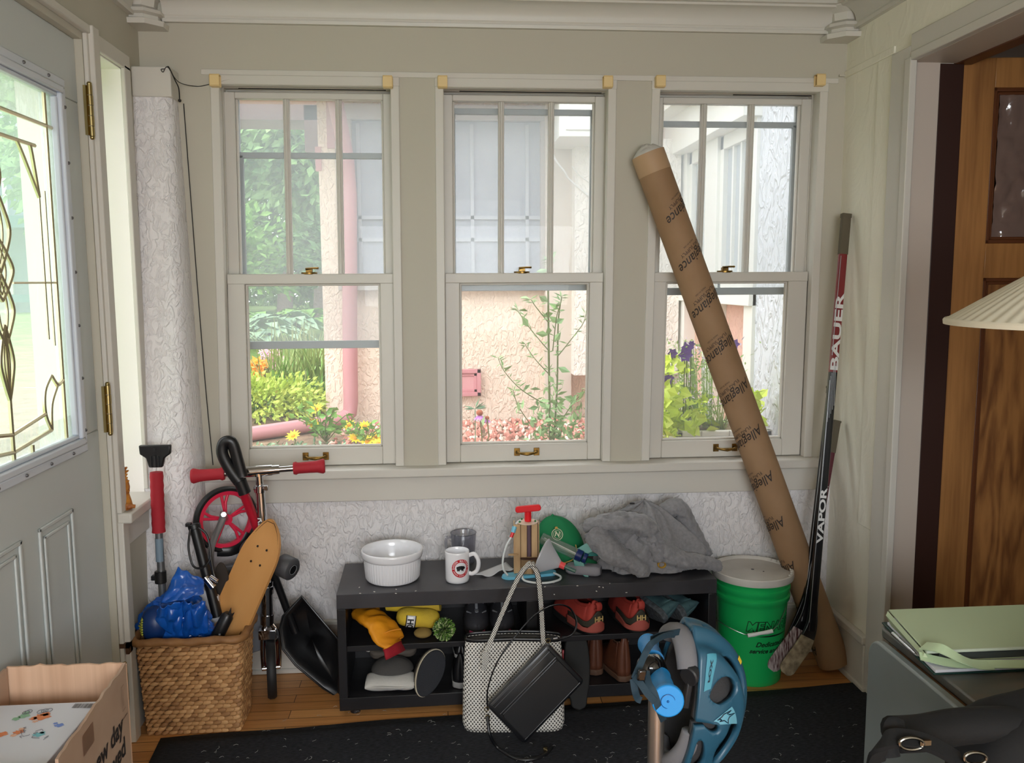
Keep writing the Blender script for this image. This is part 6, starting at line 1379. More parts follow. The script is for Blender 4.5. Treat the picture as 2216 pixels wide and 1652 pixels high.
part('inside', M().grid(lambda u, v: (lambda p: Vector((p[0], p[1], .01+(bh-.01)*v)))(perim(u, -.036+.014*v)), 60, 2, cu=True).grid(lambda u, v: (lambda p: Vector((p[0]*v, p[1]*v, .012)))(perim(u, -.034)), 60, 3, cu=True), mat('basket_inside', (112, 80, 48), .9), bas, ang=180)
rim = [Vector((*perim(k/120, .002), bh+.008+.002*math.sin(k*.3))) for k in range(120)]
m = M(); n = 12; vs = []
for i, p in enumerate(rim):
    d_ = (rim[(i+1) % 120]-rim[i-1]).normalized(); s_ = d_.cross(Vector((0, 0, 1))); 
    for j in range(n):
        a = 2*PI*j/n; rr = .0135*(1+.10*math.sin(a*2+i*.9)); vs.append(p+s_*rr*math.cos(a)+Vector((0, 0, rr*math.sin(a))))
m.add(vs, [(i*n+j, i*n+(j+1) % n, ((i+1) % 120)*n+(j+1) % n, ((i+1) % 120)*n+j) for i in range(120) for j in range(n)])
part('rolled_rim', m, mat('rim_reed', (158, 112, 66), .6, var=((126, 86, 48), 20), bump=(90, .3, .001)), bas, ang=180)

tarpm = mat('blue_woven_tarp', (24, 96, 190), .28, var=((16, 76, 164), 6), bump=(420, .25, .0006), coat=.35)
tc_ = at(384, 1388, Y=2.85); tc_.z = bh-.03
tp = thing('blue_tarp_bag', 'crumpled shiny blue tarp bag stuffed into the wicker basket', 'tarp bag', tuple(tc_))
def crump(d, seed):
    """faceted crumple: distance to the nearest of a few random planes"""
    return 0
random.seed(35); planes = []
for k in range(46):
    planes.append((rdir(-1), random.uniform(.84, 1.16)))
def tf(u, v):
    t = 2*PI*u; ph = PI*.72*v; d = Vector((math.cos(t)*math.sin(ph), math.sin(t)*math.sin(ph), math.cos(ph)))
    r = 1.35
    for nrm, dist in planes:
        c = d.dot(nrm)
        if c > .2: r = min(r, dist/c)
    r *= 1+.05*noise.noise(d*5)-.20*max(0, .25-abs(noise.noise(d*1.7+Vector((3, 1, 9)))))-.05*abs(noise.noise(d*9))
    w_ = .132 if d.z > 0 else .125
    return Vector((d.x*w_*r, d.y*.066*r+.0, max(-.03, d.z*.120*r)+.040))
part('tarp', M().grid(tf, 160, 90, cu=True), tarpm, tp, ang=22)
fq = [at(348, 1305, Y=2.80)-tc_, at(441, 1284, Y=2.81)-tc_, at(386, 1226, Y=2.87)-tc_, at(443, 1252, Y=2.87)-tc_]
flap = M().grid(lambda u, v: fq[0].lerp(fq[1], u).lerp(fq[2].lerp(fq[3], u), v)+Vector((0, -.020*abs(noise.noise(Vector((u*2.6, v*2.2, 4))))-.010*math.sin(PI*u), .006*noise.noise(Vector((u*4, v*4, 1))))), 30, 30)
for fo in (0, 1):
    fr4 = [(at(348, 1305, Y=2.80), at(330, 1352, Y=2.80), at(392, 1380, Y=2.80), at(400, 1296, Y=2.79)), (at(400, 1296, Y=2.79), at(396, 1380, Y=2.80), at(452, 1370, Y=2.80), at(448, 1296, Y=2.80))][fo]
    fr4 = [q_-tc_ for q_ in fr4]
    g2 = M().grid(lambda u, v: fr4[0].lerp(fr4[3], u).lerp(fr4[1].lerp(fr4[2], u), v)+Vector((0, (-.035*math.sin(PI*u)-.06*abs(noise.noise(Vector((u*2.4+fo*5, v*2.0, 7)))))*(1-v*.9), .012*noise.noise(Vector((u*5, v*4, fo))))), 30, 30)
    for q_ in g2.v:
        if q_.z < .03: q_.y = max(q_.y, 2.787-tc_.y)
    flap.add(g2.v, g2.f)
part('folded_flap', flap, tarpm, tp, solid=.002, ang=24)
q = at(308, 1338, Y=2.80); bll = thing('toy_ball', 'blue ball with a ribbed yellow patch peeking out left of the tarp bag', 'ball', (q.x+.035, 2.82, bh-.03))
part('ball', M().ball((0, 0, .075), (.048, .05, .062), 24), mat('navy_blue_vinyl', (16, 52, 110), .4), bll); m = M()
for k in range(7): m.tube([(-.046+.003*abs(k-3), -.030+.004*k*.6, .055+.008*k), (-.030+.0*k, -.043+.001*k, .056+.008*k)], .003, 6)
part('ribbed_patch', m, mat('lime_yellow_rubber', (186, 190, 60), .6), bll)

# snow brush with red grip
q0 = at(337, 985, Y=2.90); q1 = at(348, 1262, Y=2.885); q2 = Vector((q1.x+.006, 2.885, .06))
sbm = thing('snow_brush', 'telescoping snow brush with a black head and red foam grip standing in the basket', 'snow brush', tuple(q2))
dz = (q0-q1).normalized(); redf = mat('red_foam', (168, 30, 44), .75, bump=(200, .2, .001))
lerpz = lambda py: at(337+(py-985)*11/277, py, Y=2.90-.015*(py-985)/277)
part('pole', M().cyl(q2, lerpz(1140), .0125, 16), mat('grey_aluminium_tube', (138, 142, 146), .35, .8), sbm, world=True)
gp_ = [lerpz(y) for y in range(1022, 1153, 10)]; part('grip', M().tube(gp_, [.0205+.0016*(k % 2) for k in range(len(gp_))], 18), redf, sbm, world=True, ang=80)
ch = lerpz(990); hd = M(); e0 = [(-.052, .042), (.052, .042), (.050, .012), (.030, -.002), (.022, -.034), (-.022, -.034), (-.030, -.002), (-.050, .012)]
hd.prism(e0, .018, X=Matrix.Translation(ch+Vector((0, .009, 0))) @ rotm(90, 0, 0)); part('scraper_head', hd, blkp, sbm, world=True, bevel=.004)
part('head_rib', M().box(ch+Vector((0, -.012, -.012)), (.006, .006, .04)).box(ch+Vector((.012, -.012, -.012)), (.003, .006, .036)).box(ch+Vector((-.012, -.012, -.012)), (.003, .006, .036)).cyl(ch+Vector((0, -.009, .028)), ch+Vector((0, -.014, .028)), .005, 12), mat('matte_black_plastic', (34, 34, 36), .5), sbm, world=True)
part('pole_label', M().tube([lerpz(1165), lerpz(1215)], .0131, 14), mat('label_blue_grey', (120, 140, 156), .4), sbm, world=True)
part('lock_collar', M().cyl(lerpz(1236), lerpz(1262), .019, 16).box(lerpz(1250)+Vector((-.018, 0, 0)), (.022, .02, .016)), blkp, sbm, world=True, bevel=.002)

# bicycle pump
p0, p1 = at(420, 1138, Y=2.93), at(452, 1262, Y=2.91)
bpn = thing('bicycle_pump', 'black hand bicycle pump with a looped hose standing in the basket', 'pump', (p1.x, p1.y, .06))
dp = (p1-p0).normalized(); p2 = p1+dp*.12
part('barrel', M().tube([p0+dp*.006, p1, p2], .0175, 20), mat('pump_black', (20, 20, 22), .4), bpn, world=True)
part('top_cap', M().tube([p0-dp*.006, p0+dp*.012], .021, 20).box(p0+Vector((-.018, 0, .004)), (.018, .02, .012)), mat('pump_black', (20, 20, 22), .4), bpn, world=True, bevel=.002)
part('hose', M().tube(catmull([at(412, 1145, Y=2.91), at(408, 1185, Y=2.90), at(418, 1225, Y=2.89), at(440, 1228, Y=2.885), at(456, 1205, Y=2.89), at(448, 1160, Y=2.90), at(430, 1142, Y=2.90)], 6), .0038, 8).tube(catmull([at(456, 1205, Y=2.89), at(462, 1240, Y=2.885), at(470, 1262, Y=2.88)], 6), .0038, 8), blkp, bpn, world=True)
part('chuck', M().cyl(at(444, 1250, Y=2.88), at(462, 1272, Y=2.875), .012, 14).cyl(at(455, 1248, Y=2.875), at(470, 1258, Y=2.87), .007, 12), mat('chrome', (210, 210, 214), .08, 1), bpn, world=True)
# brown-black oval paddle and pale board behind
q = at(480, 1250, Y=2.95); pdl = thing('paddle', 'dark brown oval paddle blade standing at the back of the basket', 'paddle', (q.x, 2.95, .1))
part('blade', M().prism([(.026*math.cos(2*PI*k/32), .075*math.sin(2*PI*k/32)+(q.z-.02)) for k in range(32)], .008, X=T(q.x, 2.95, 0) @ rotm(90, 0, 0)), mat('dark_brown_rubber', (44, 34, 26), .6), pdl, world=True, bevel=.002)
part('grip', M().cyl((q.x, 2.946, .06), (q.x, 2.946, q.z-.08), .012, 12), mat('dark_brown_rubber', (44, 34, 26), .6), pdl, world=True)
g_ = [at(428, 1272, Y=2.90), at(472, 1292, Y=2.90), at(480, 1345, Y=2.89), at(430, 1318, Y=2.89)]
g_[2].z = g_[3].z = .2
m = M(); m.add(g_+[p_+Vector((0, .02, 0)) for p_ in g_], [(0, 1, 2, 3), (7, 6, 5, 4), (0, 4, 5, 1), (1, 5, 6, 2), (2, 6, 7, 3), (3, 7, 4, 0)])
solo('white_board', m, mat('off_white_plastic', (196, 196, 200), .4), 'off-white plastic board edge between the pump and the skateboard', 'board', bevel=.002)
# black canister by the skateboard
k0, k1 = at(494, 1330, Y=2.815), at(472, 1374, Y=2.815)
cn = thing('black_canister', 'small black canister with a spiky cap at the front right of the basket', 'canister', (k1.x, k1.y, .18))
dk = (k0-k1).normalized(); part('body', M().tube([k1-dk*.035, k1-dk*.02, k0-dk*.008, k0+dk*.004], [.019, .022, .021, .013], 20), mat('satin_black', (26, 26, 28), .35), cn, world=True)
part('spike', M().tube([k0+Vector((.004, 0, .0)), k0+Vector((.010, 0, .022))], [.006, .001], 8).tube([k0+Vector((.010, 0, -.006)), k0+Vector((.020, -.002, .006))], [.005, .001], 8), mat('satin_black', (26, 26, 28), .35), cn, world=True)
part('logo', M().box(k1+dk*.010+Vector((.006, -.0205, 0)), (.006, .002, .006)), greyr, cn, world=True)

# cruiser skateboard
sa, sb = at(472, 1400, Y=2.85), at(592, 1128, Y=2.965)
sl = (sb-sa).normalized(); LS = .50; sn = Vector((-.50, -.84, .10)); sn = (sn-sl*sn.dot(sl)).normalized(); sw_ = sl.cross(sn)
if sw_.x < 0: sw_ = -sw_
nose = sb+sl*.005
skb = thing('skateboard', 'wooden cruiser skateboard leaning nose up out of the wicker basket', 'skateboard', tuple(nose-sl*LS))
SXm = Matrix(((sw_.x, sl.x, sn.x, nose.x), (sw_.y, sl.y, sn.y, nose.y), (sw_.z, sl.z, sn.z, nose.z), (0, 0, 0, 1)))
def bw_(t):   # half width at distance t (0 nose .. 1 tail)
    if t < .30: return .080*math.sin(PI/2*min(1, (t/.30)))**.62
    if t > .85: return .080*(1-((t-.85)/.15)**2.2*.45)
    return .080
dm = M(); NU = 40
def deckf(u, v, z): y = -LS*u; x = (v-.5)*2*max(bw_(u), .001); return Vector((x, y, z+.018*max(0, (.18-u)/.18)**2-.006*(1-(2*v-1)**2)+.02*max(0, (u-.8)/.2)**2))
for z_ in (0, -.011): pass
rings = [[deckf(max(.0005, (k/NU)**1.3), v, 0) for v in [j/12 for j in range(13)]]+[deckf(max(.0005, (k/NU)**1.3), v, -.011) for v in [1-j/12 for j in range(13)]] for k in range(NU+1)]
part('deck', M().loft([[SXm @ p for p in r] for r in rings]), mat('maple_veneer', (214, 158, 96), .42, var=((200, 142, 80), 5, (1, 1, .2))), skb, world=True, ang=50)
part('deck_outline', M().tube([SXm @ (deckf(u, .5, .0012)+Vector((s_*max(0, bw_(u)-.007), 0, .0056-.003))) for s_, us in ((-1, [k/40 for k in range(40, 0, -1)]), (1, [k/40 for k in range(1, 41)])) for u in us], .0011, 5), mat('outline_dark', (60, 38, 24), .6), skb, world=True)
m = M()
for yy in (-.105, -.160):
    for x_ in (-.021, .021): p_ = SXm @ (deckf(-yy/LS, .5, .001)+Vector((x_, 0, .0015))); m.tube([p_, p_+sn*.001], .0042, 10)
part('bolt', m, mat('bolt_dark', (50, 38, 32), .5, .5), skb, world=True)
for yy in (-.135,):
    part('truck', M().tube([SXm @ Vector((-.075, yy, -.058)), SXm @ Vector((.105, yy, -.058))], .0065, 12).tube([SXm @ Vector((0, yy, -.01)), SXm @ Vector((0, yy, -.058))], [.024, .014], 14), mat('cast_truck_metal', (150, 152, 156), .35, .9), skb, world=True)
    for s_ in (-1, 1):
        wc_ = Vector((.082*s_, yy, -.066)); 
        wp_ = [SXm @ (wc_+Vector((d_, 0, 0))) for d_ in (-.028, -.023, .023, .028)]
        wh = part('wheel', M().tube(wp_, [.035, .040, .040, .035], 32), mat('grey_urethane', (70, 70, 74), .5), skb, world=True, ang=50)
        part('hub', M().tube([SXm @ (wc_+Vector((s_*.0275, 0, 0))), SXm @ (wc_+Vector((s_*.0290, 0, 0)))], .019, 24), mat('hub_black', (18, 18, 20), .35), wh, world=True)
        part('hub_ring', M().tube([SXm @ (wc_+Vector((s_*.0295, .017*math.cos(t_*PI/14), .017*math.sin(t_*PI/14)))) for t_ in range(28)], .0008, 5, closed=True), greyr, wh, world=True)

# ---------------------------------------------------------------- folded chrome kick scooter
chrome = mat('chrome', (210, 210, 214), .08, 1)
redg = mat('red_foam_grip', (172, 30, 44), .7, bump=(250, .2, .001)); tyre = mat('black_tyre', (20, 20, 21), .6); pnk = mat('red_wheel_plastic', (222, 44, 78), .35)
fw_ = at(589, 1500, Y=3.02)
ks = thing('kick_scooter', 'folded chrome kick scooter with red foam grips and a red spoked wheel', 'scooter', (fw_.x, 3.02, 0))
WR = .108
SP = lambda a, b2, y=3.02: at(a, b2, Y=y)
c1 = Vector((fw_.x+.0, 3.02, WR))
hub = c1; st0 = SP(562, 1020); 
def wheel(name, c, axis, r, par, rim_m, tw=.016, spokes=5, solidrim=False):
    X = Matrix.Translation(c) @ frame_to(axis)
    w = part('tyre_'+name if 0 else 'tyre', M().lathe([(r-.018, -tw*.7), (r-.006, -tw), (r, -tw*.45), (r, tw*.45), (r-.006, tw), (r-.018, tw*.7), (r-.018, -tw*.7)], 64, X=X), tyre, par, world=True, ang=60)
    m = M().lathe([(r-.030, -tw*.6), (r-.016, -tw*.8), (r-.016, tw*.8), (r-.030, tw*.6), (r-.030, -tw*.6)], 64, X=X).lathe([(0, -tw*.9), (.019, -tw*.9), (.019, tw*.9), (0, tw*.9)], 28, X=X)
    for k in range(spokes):
        a = 2*PI*k/spokes+.3
        for da in (-.10, .10):
            m.tube([X @ Vector((.012*math.cos(a), .012*math.sin(a), 0)), X @ Vector(((r*.5)*math.cos(a+da*.8+.06), (r*.5)*math.sin(a+da*.8+.06), 0)), X @ Vector(((r-.024)*math.cos(a+da*1.4), (r-.024)*math.sin(a+da*1.4), 0))], .0055, 8)
    part('spoked_rim', m, rim_m, w, world=True, ang=50)
    return w
wheel('front', c1, (1, .22, 0), WR, ks, mat('dark_red_rim', (150, 20, 34), .4))
part('front_fork', M().tube(catmull([c1+Vector((-.026, 0, 0)), c1+Vector((-.027, 0, .07)), c1+Vector((-.022, 0, WR+.03)), SP(578, 1340)], 5), .007, 10, flat=(1.4, .7)).tube(catmull([c1+Vector((.026, .006, 0)), c1+Vector((.028, .006, .07)), c1+Vector((.024, 0, WR+.03)), SP(578, 1340)], 5), .007, 10, flat=(1.4, .7)).box(SP(580, 1372), (.062, .03, .035)).cyl(c1+Vector((-.032, -.006, 0)), c1+Vector((.032, .008, 0)), .008, 12), chrome, ks, world=True, bevel=.004)
part('steering_tube', M().tube([SP(579, 1352), SP(577, 1262)], .0195, 20).tube([SP(577, 1285), SP(577, 1258)], .0235, 20).tube([SP(578, 1350), SP(578, 1330)], .0235, 20).tube([SP(577, 1268), SP(577, 1274)], .027, 20), chrome, ks, world=True, ang=40)
part('stem', M().tube([SP(577, 1262), SP(568, 1120), SP(563, 1060)], .0165, 20).tube([SP(563, 1060), SP(560, 1018)], .0135, 20), chrome, ks, world=True)
part('stem_clamp', M().tube([SP(563, 1066), SP(563, 1050)], .0205, 18).cyl(SP(548, 1058, 3.01), SP(580, 1056, 3.01), .006, 12).box(SP(576, 1056, 3.0), (.014, .012, .018)), chrome, ks, world=True, bevel=.002)
hl, hr = SP(414, 1031, 2.99), SP(703, 1009, 3.03); hv = (hr-hl).normalized(); hL = (hr-hl).length; HPt = lambda t: hl+hv*hL*t
part('handlebar', M().tube([HPt(.02), HPt(.98)], .011, 18).tube([HPt(.38), HPt(.655)], .0165, 20).tube([HPt(.40), HPt(.60)], .019, 20).tube([SP(560, 1030, 3.01), SP(559, 1018, 3.01)], .018, 18), chrome, ks, world=True, ang=40)
for a_, b_ in ((0, .245), (.76, 1.0)):
    s_ = -1 if a_ == 0 else 1; o_ = [a_, a_+.015, a_+.03, a_+.06, a_+.12, b_-.035, b_-.02, b_] if s_ < 0 else [b_, b_-.015, b_-.03, b_-.06, b_-.12, a_+.035, a_+.02, a_]
    part('grip', M().tube([HPt(t) for t in o_], [.023, .0265, .025, .0215, .0205, .0200, .0235, .021], 22), redg, ks, world=True, ang=60)
rw = SP(489, 1124, 3.06); wheel('rear', rw, (.62, -.78, .05), .118, ks, pnk, tw=.014, spokes=5)
part('rear_bracket', M().tube(catmull([SP(484, 1108, 3.0), SP(480, 1128, 3.0), SP(464, 1165, 3.0), SP(456, 1195, 3.0), SP(458, 1245, 3.01), SP(470, 1300, 3.02)], 6), .012, 8, flat=(1, .25)).cyl(SP(484, 1114, 2.985), rw, .010, 16), mat('brushed_aluminium', (190, 190, 192), .3, .9), ks, world=True)
part('axle_bolt', M().cyl(SP(484, 1114, 2.984), SP(484, 1114, 2.975), .009, 6), mat('brushed_aluminium', (190, 190, 192), .3, .9), ks, world=True)
part('fender', M().tube(catmull([SP(470, 1195, 3.03), SP(500, 1194, 3.04), SP(525, 1180, 3.07), SP(540, 1155, 3.09)], 5), .012, 8, flat=(.35, 1.4)), blkp, ks, world=True)
part('deck', M().add([SP(470, 1230, 3.05), SP(545, 1215, 3.08), SP(590, 1400, 3.09), SP(530, 1420, 3.06)]+[p_+Vector((0, .03, 0)) for p_ in [SP(470, 1230, 3.05), SP(545, 1215, 3.08), SP(590, 1400, 3.09), SP(530, 1420, 3.06)]], [(0, 1, 2, 3), (7, 6, 5, 4), (0, 4, 5, 1), (1, 5, 6, 2), (2, 6, 7, 3), (3, 7, 4, 0)]), mat('grey_deck_metal', (120, 122, 128), .45, .6), ks, world=True, bevel=.004)
s0_, s1_ = SP(577, 1262), SP(563, 1060); vv = (s1_-s0_).normalized(); sdv = vv.cross(Vector((0, -1, 0))).normalized()
if sdv.x < 0: sdv = -sdv
for off, mt, bo_ in ((.0002, mat('label_outline_black', (20, 20, 22), .4), .0024), (.0006, whp, .0004)):
    tx = text('Razor', .034, bold=bo_, cuts=1); mm = M(); cpt = SP(567, 1142)
    def fR(p_): y_ = -p_.y; a = y_/.0165 if 0 else p_.y/.0165; return cpt-vv*(p_.x)+(Vector((0, -1, 0))*math.cos(a)+sdv*math.sin(a))*(.0165+off)
    mm.add([fR(p_) for p_ in tx.v], tx.f); part('stem_lettering', mm, mt, ks, world=True, smooth=False)

# ---------------------------------------------------------------- snow shovel
bp_ = mat('black_moulded_plastic', (22, 22, 24), .35)
V = lambda a, b2, y: at(a, b2, Y=y)
sv = thing('snow_shovel', 'red and black snow shovel with a D handle leaning left of the bench', 'shovel', tuple(at(725, 1508, Z=0)))
A0, A1, A2 = V(522, 1052, 2.965), V(571, 1180, 3.06), V(628, 1338, 3.09)
part('shaft', M().tube([A0, A1, A0.lerp(A2, .62)], .0165, 18), mat('red_shaft_paint', (176, 24, 46), .35, coat=.3), sv, world=True)
part('lower_shaft', M().tube([A0.lerp(A2, .60), A2, V(640, 1370, 3.09)], .014, 16), bp_, sv, world=True)
loop = catmull([V(523, 1050, 2.962), V(500, 1020, 2.958), V(482, 985, 2.955), V(483, 962, 2.955), V(494, 955, 2.955), V(504, 962, 2.957), V(514, 995, 2.96), V(524, 1032, 2.962)], 6)
part('d_handle', M().tube(loop, [.016]+[.0155]*(len(loop)-2)+[.016], 16, flat=(1, 1.3)).tube([V(519, 1040, 2.962), V(530, 1068, 2.966)], .0215, 18), bp_, sv, world=True)
part('label', M().tube([A0.lerp(A1, .80), A0.lerp(A1, .95)], .0169, 16), mat('clear_tape_pink', (200, 110, 120), .3), sv, world=True)
sc = M(); 
P0, P1, P2, P3 = V(650, 1290, 2.93), V(738, 1400, 2.93), at(733, 1510, Z=.004), V(608, 1398, 3.03)
def scoopf(u, v):
    # u across the blade, v from the top edge to the cutting edge
    a = V(610, 1335, 3.05).lerp(V(656, 1290, 3.00), u); b_ = V(612, 1405, 3.0).lerp(at(730, 1508, Z=.004), u)
    a = a.lerp(V(735, 1385, 2.99), 0); top = V(612, 1335, 3.06).lerp(V(652, 1290, 2.97), min(1, u*1.0)); 
    left = V(612, 1335, 3.06).lerp(V(614, 1405, 3.06), v); right = V(652, 1290, 2.97).lerp(V(742, 1400, 2.95), v)
    return left
out = [(652, 1290), (742, 1392), (742, 1450), (735, 1512), (700, 1490), (640, 1440), (612, 1405), (606, 1360), (612, 1334)]
ctr_ = V(668, 1395, 3.07); m = M(); vs = [V(a, b2, 3.06-.05*(b2-1290)/220) for a, b2 in out]
for p_ in vs: p_.x = min(p_.x, -.385)
n = len(out); 
for lay, (k_, dy) in enumerate(((1, 0), (.86, .035), (.6, .055), (.01, .06))):
    m.v += [ctr_+(p_-ctr_)*k_+Vector((0, dy-(0 if lay else 0), 0)) if lay else p_.copy() for p_ in vs]
for lay in range(3): 
    for i in range(n): m.f.append((lay*n+i, lay*n+(i+1) % n, (lay+1)*n+(i+1) % n, (lay+1)*n+i)); m.m.append(0)
part('scoop', m, bp_, sv, world=True, solid=.005, ang=70)
part('scoop_edge', M().tube([vs[k]+Vector((0, -.002, 0)) for k in range(n)], .004, 8, closed=True), bp_, sv, world=True)

# ---------------------------------------------------------------- cardboard box at the front left
cbm = mat('corrugated_cardboard', (190, 162, 140), .8, var=((178, 148, 126), 5, (12, 1, 1)), bump=(30, .2, .002)); cbi = mat('cardboard_inside', (228, 190, 160), .85, var=((212, 172, 142), 3, (16, 16, .3)))
ZB = .60; a = at(272, 1437, Z=ZB); f_ = at(126, 1642, Z=ZB)
bx = thing('cardboard_box', 'open cardboard box with bold lettering on its side at the front left', 'box', ((XL+.01+a.x)/2, (a.y+f_.y)/2, 0))
xr, yf, ybk, xl = (a.x+f_.x)/2, f_.y, a.y, XL+.012
dxs = (a.x-f_.x)/2
def wall_(p, q, z0, z1, t_, wob=0):
    p, q = Vector((*p, 0)), Vector((*q, 0)); d_ = (q-p).normalized(); n_ = Vector((-d_.y, d_.x, 0))*t_; m = M(); K = 22
    rings = []
    for k in range(K+1):
        c = p.lerp(q, k/K); w_ = wob*noise.noise(Vector((k*.6, p.x*5, 1))); rings.append([c+Vector((0, 0, z0)), c+n_+Vector((0, 0, z0)), c+n_+Vector((0, 0, z1+w_)), c+Vector((0, 0, z1+w_))])
    return m.loft(rings)
part('back_wall', wall_((xl, ybk+.01), (a.x, a.y), 0, ZB, .006, .006), cbi, bx, world=True, ang=30)
part('right_wall', wall_((f_.x, f_.y), (a.x, a.y), 0, ZB, .006, .006), cbm, bx, world=True, ang=30)
part('front_wall', wall_((xl, yf+.0), (f_.x, f_.y), 0, ZB-.02, .006, .008), cbm, bx, world=True, ang=30)
part('left_wall', wall_((xl, yf), (xl, ybk), 0, ZB, -.006, 0), cbm, bx, world=True, ang=30)
part('bottom', M().bb(xl, xr-.01, yf+.02, ybk-.01, .002, .008), cbi, bx, world=True)
# lettering and marks on the right wall
wd = Vector((a.x-f_.x, a.y-f_.y, 0)).normalized(); wn_ = Vector((wd.y, -wd.x, 0)); inkb = mat('box_ink', (40, 32, 30), .7)
def onwall(tx, px_, py_, X_=None):
    # point of the wall plane under a photograph position
    d_ = RT*((px_-1108)/FPX) - UP*((py_-826)/FPX) + FW; t_ = (Vector((f_.x, f_.y, 0))-EYE).dot(wn_)/d_.dot(wn_); c = EYE+d_*t_
    return [c+wd*p_.x+Vector((0, 0, p_.y))+wn_*(.0015) for p_ in tx.v]
m = M()
for s_, px_, py_, sz in (('new day', 232, 1618, .062), ('loved', 250, 1648, .062)):
    tx = text(s_, sz, bold=.0016); m.add(onwall(tx, px_, py_), tx.f)
part('printed_lettering', m, inkb, bx, world=True, smooth=False)
m = M(); tx = M().bb(-.012, .012, -.03, -.029, 0, .0002).bb(-.012, -.011, -.03, .03, 0, .0002).bb(-.012, .006, .029, .03, 0, .0002).bb(-.003, -.002, -.02, .02, 0, .0002).bb(-.03, .02, -.05, -.048, 0, .0002); m.add(onwall(tx, 266, 1510), tx.f); part('printed_mark', m, mat('faint_box_ink', (130, 100, 84), .8), bx, world=True, smooth=False)
tx = M().bb(-.03, .03, -.022, .022, 0, .0002); m = M(); m.add(onwall(tx, 190, 1600), tx.f); part('shiny_tape', m, mat('clear_tape_brown', (186, 152, 128), .3), bx, world=True, smooth=False)
# white illustrated carton inside
pz_ = ZB-.045; w0, w1 = at(214, 1518, Z=pz_), at(128, 1632, Z=pz_)
wcn = thing('picture_carton', 'white carton printed with small colourful creatures inside the cardboard box', 'carton', ((xl+w0.x)/2, (yf+ybk)/2, .02))
cyb = w0.y; 
m = M(); poly = [(xl+.012, cyb), (min(w0.x, xr-.02), cyb), (w1.x-.012, yf+.012), (xl+.012, yf+.012)]; m.prism(poly, pz_-.03, z0=.03)
part('carton', m, mat('white_card', (226, 228, 236), .4), wcn, world=True, bevel=.002)
def OP(px_, py_): return at(px_, py_, Z=pz_+.0008)
random.seed(77)
cols_ = {'orange': (232, 140, 90), 'green': (150, 196, 160), 'blue': (120, 150, 220), 'teal': (130, 200, 210), 'peach': (240, 190, 160)}
for nm, spots_ in (('orange', ((90, 1552, 15), (98, 1546, 9), (2, 1590, 11), (40, 1585, 9), (72, 1556, 7))), ('green', ((52, 1550, 10), (36, 1556, 8), (58, 1543, 6))), ('blue', ((128, 1570, 8), (120, 1566, 4))), ('teal', ((84, 1590, 10), (92, 1586, 5))), ('peach', ((30, 1592, 6), (48, 1578, 6), (76, 1562, 5)))):
    m = M()
    for px_, py_, r_ in spots_:
        c = OP(px_, py_); rr = r_*.00115; m.add([c]+[c+Vector((rr*(1+.3*math.sin(3*k+px_))*math.cos(2*PI*k/16), rr*.8*(1+.3*math.cos(2*k))*math.sin(2*PI*k/16), 0)) for k in range(16)], [(0, 1+k, 1+(k+1) % 16) for k in range(16)])
    part('printed_%s_creature' % nm, m, mat('print_'+nm, cols_[nm], .5), wcn, world=True, smooth=False)
m = M()
for px_, py_ in ((62, 1541), (56, 1543), (97, 1539), (88, 1541), (106, 1538)): c = OP(px_, py_)+Vector((0, 0, .0004)); m.tube([c+Vector((.007*math.cos(t_), .008*math.sin(t_), 0)) for t_ in [2*PI*k/12 for k in range(12)]], .0006, 4, closed=True)
for k in range(9): c = OP(45+random.uniform(0, 60), 1575+random.uniform(0, 24))+Vector((0, 0, .0004)); m.tube(catmull([c, c+Vector((random.uniform(-.01, .01), random.uniform(-.01, .01), 0)), c+Vector((random.uniform(-.02, .02), random.uniform(-.012, .012), 0))], 4), .0005, 4)
part('printed_outline', m, mat('print_grey_line', (110, 110, 120), .5), wcn, world=True, smooth=False)
m = M()
for k in range(17):
    c = OP(160+k*3.0, 1528); w_ = random.uniform(.0005, .0013); m.bb(c.x-w_, c.x+w_, c.y-.010, c.y+.010, c.z, c.z+.0002)
part('printed_barcode', m, mat('print_barcode', (120, 116, 116), .5), wcn, world=True, smooth=False)

# ---------------------------------------------------------------- figurine on the sidelight sill
q = at(268, 1102, Z=SZ0); fg = thing('carved_figurine', 'carved amber wooden figurine standing on the sidelight sill beside the door', 'figurine', (q.x-.008, q.y, SZ0))
amb = mat('amber_carved_wood', (204, 136, 50), .45, var=((150, 84, 30), 40), bump=(90, .4, .003))
m = M(); 
zs_ = [0, .012, .03, .05, .07, .09, .105, .115, .125, .14, .155]
rs_ = [.030, .034, .028, .021, .025, .024, .016, .011, .013, .019, .006]
m.tube([(.006*math.sin(z*30), 0, z) for z in zs_], rs_, 20)
part('torso', m, amb, fg, ang=80)
m = M()
for k in range(7): m.tube([(-.012+.010*k*.5, -.022, .006+.002*k), (.012+.006*k, -.034+.004*k, .010)], [.008, .006], 8)
part('claws', m, amb, fg)
m = M()
for k in range(9): z = .045+.011*k; m.tube([(.018, -.004, z), (.029+.003*math.sin(k*2), -.006, z+.006)], [.007, .002], 6)
part('scales', m, amb, fg)

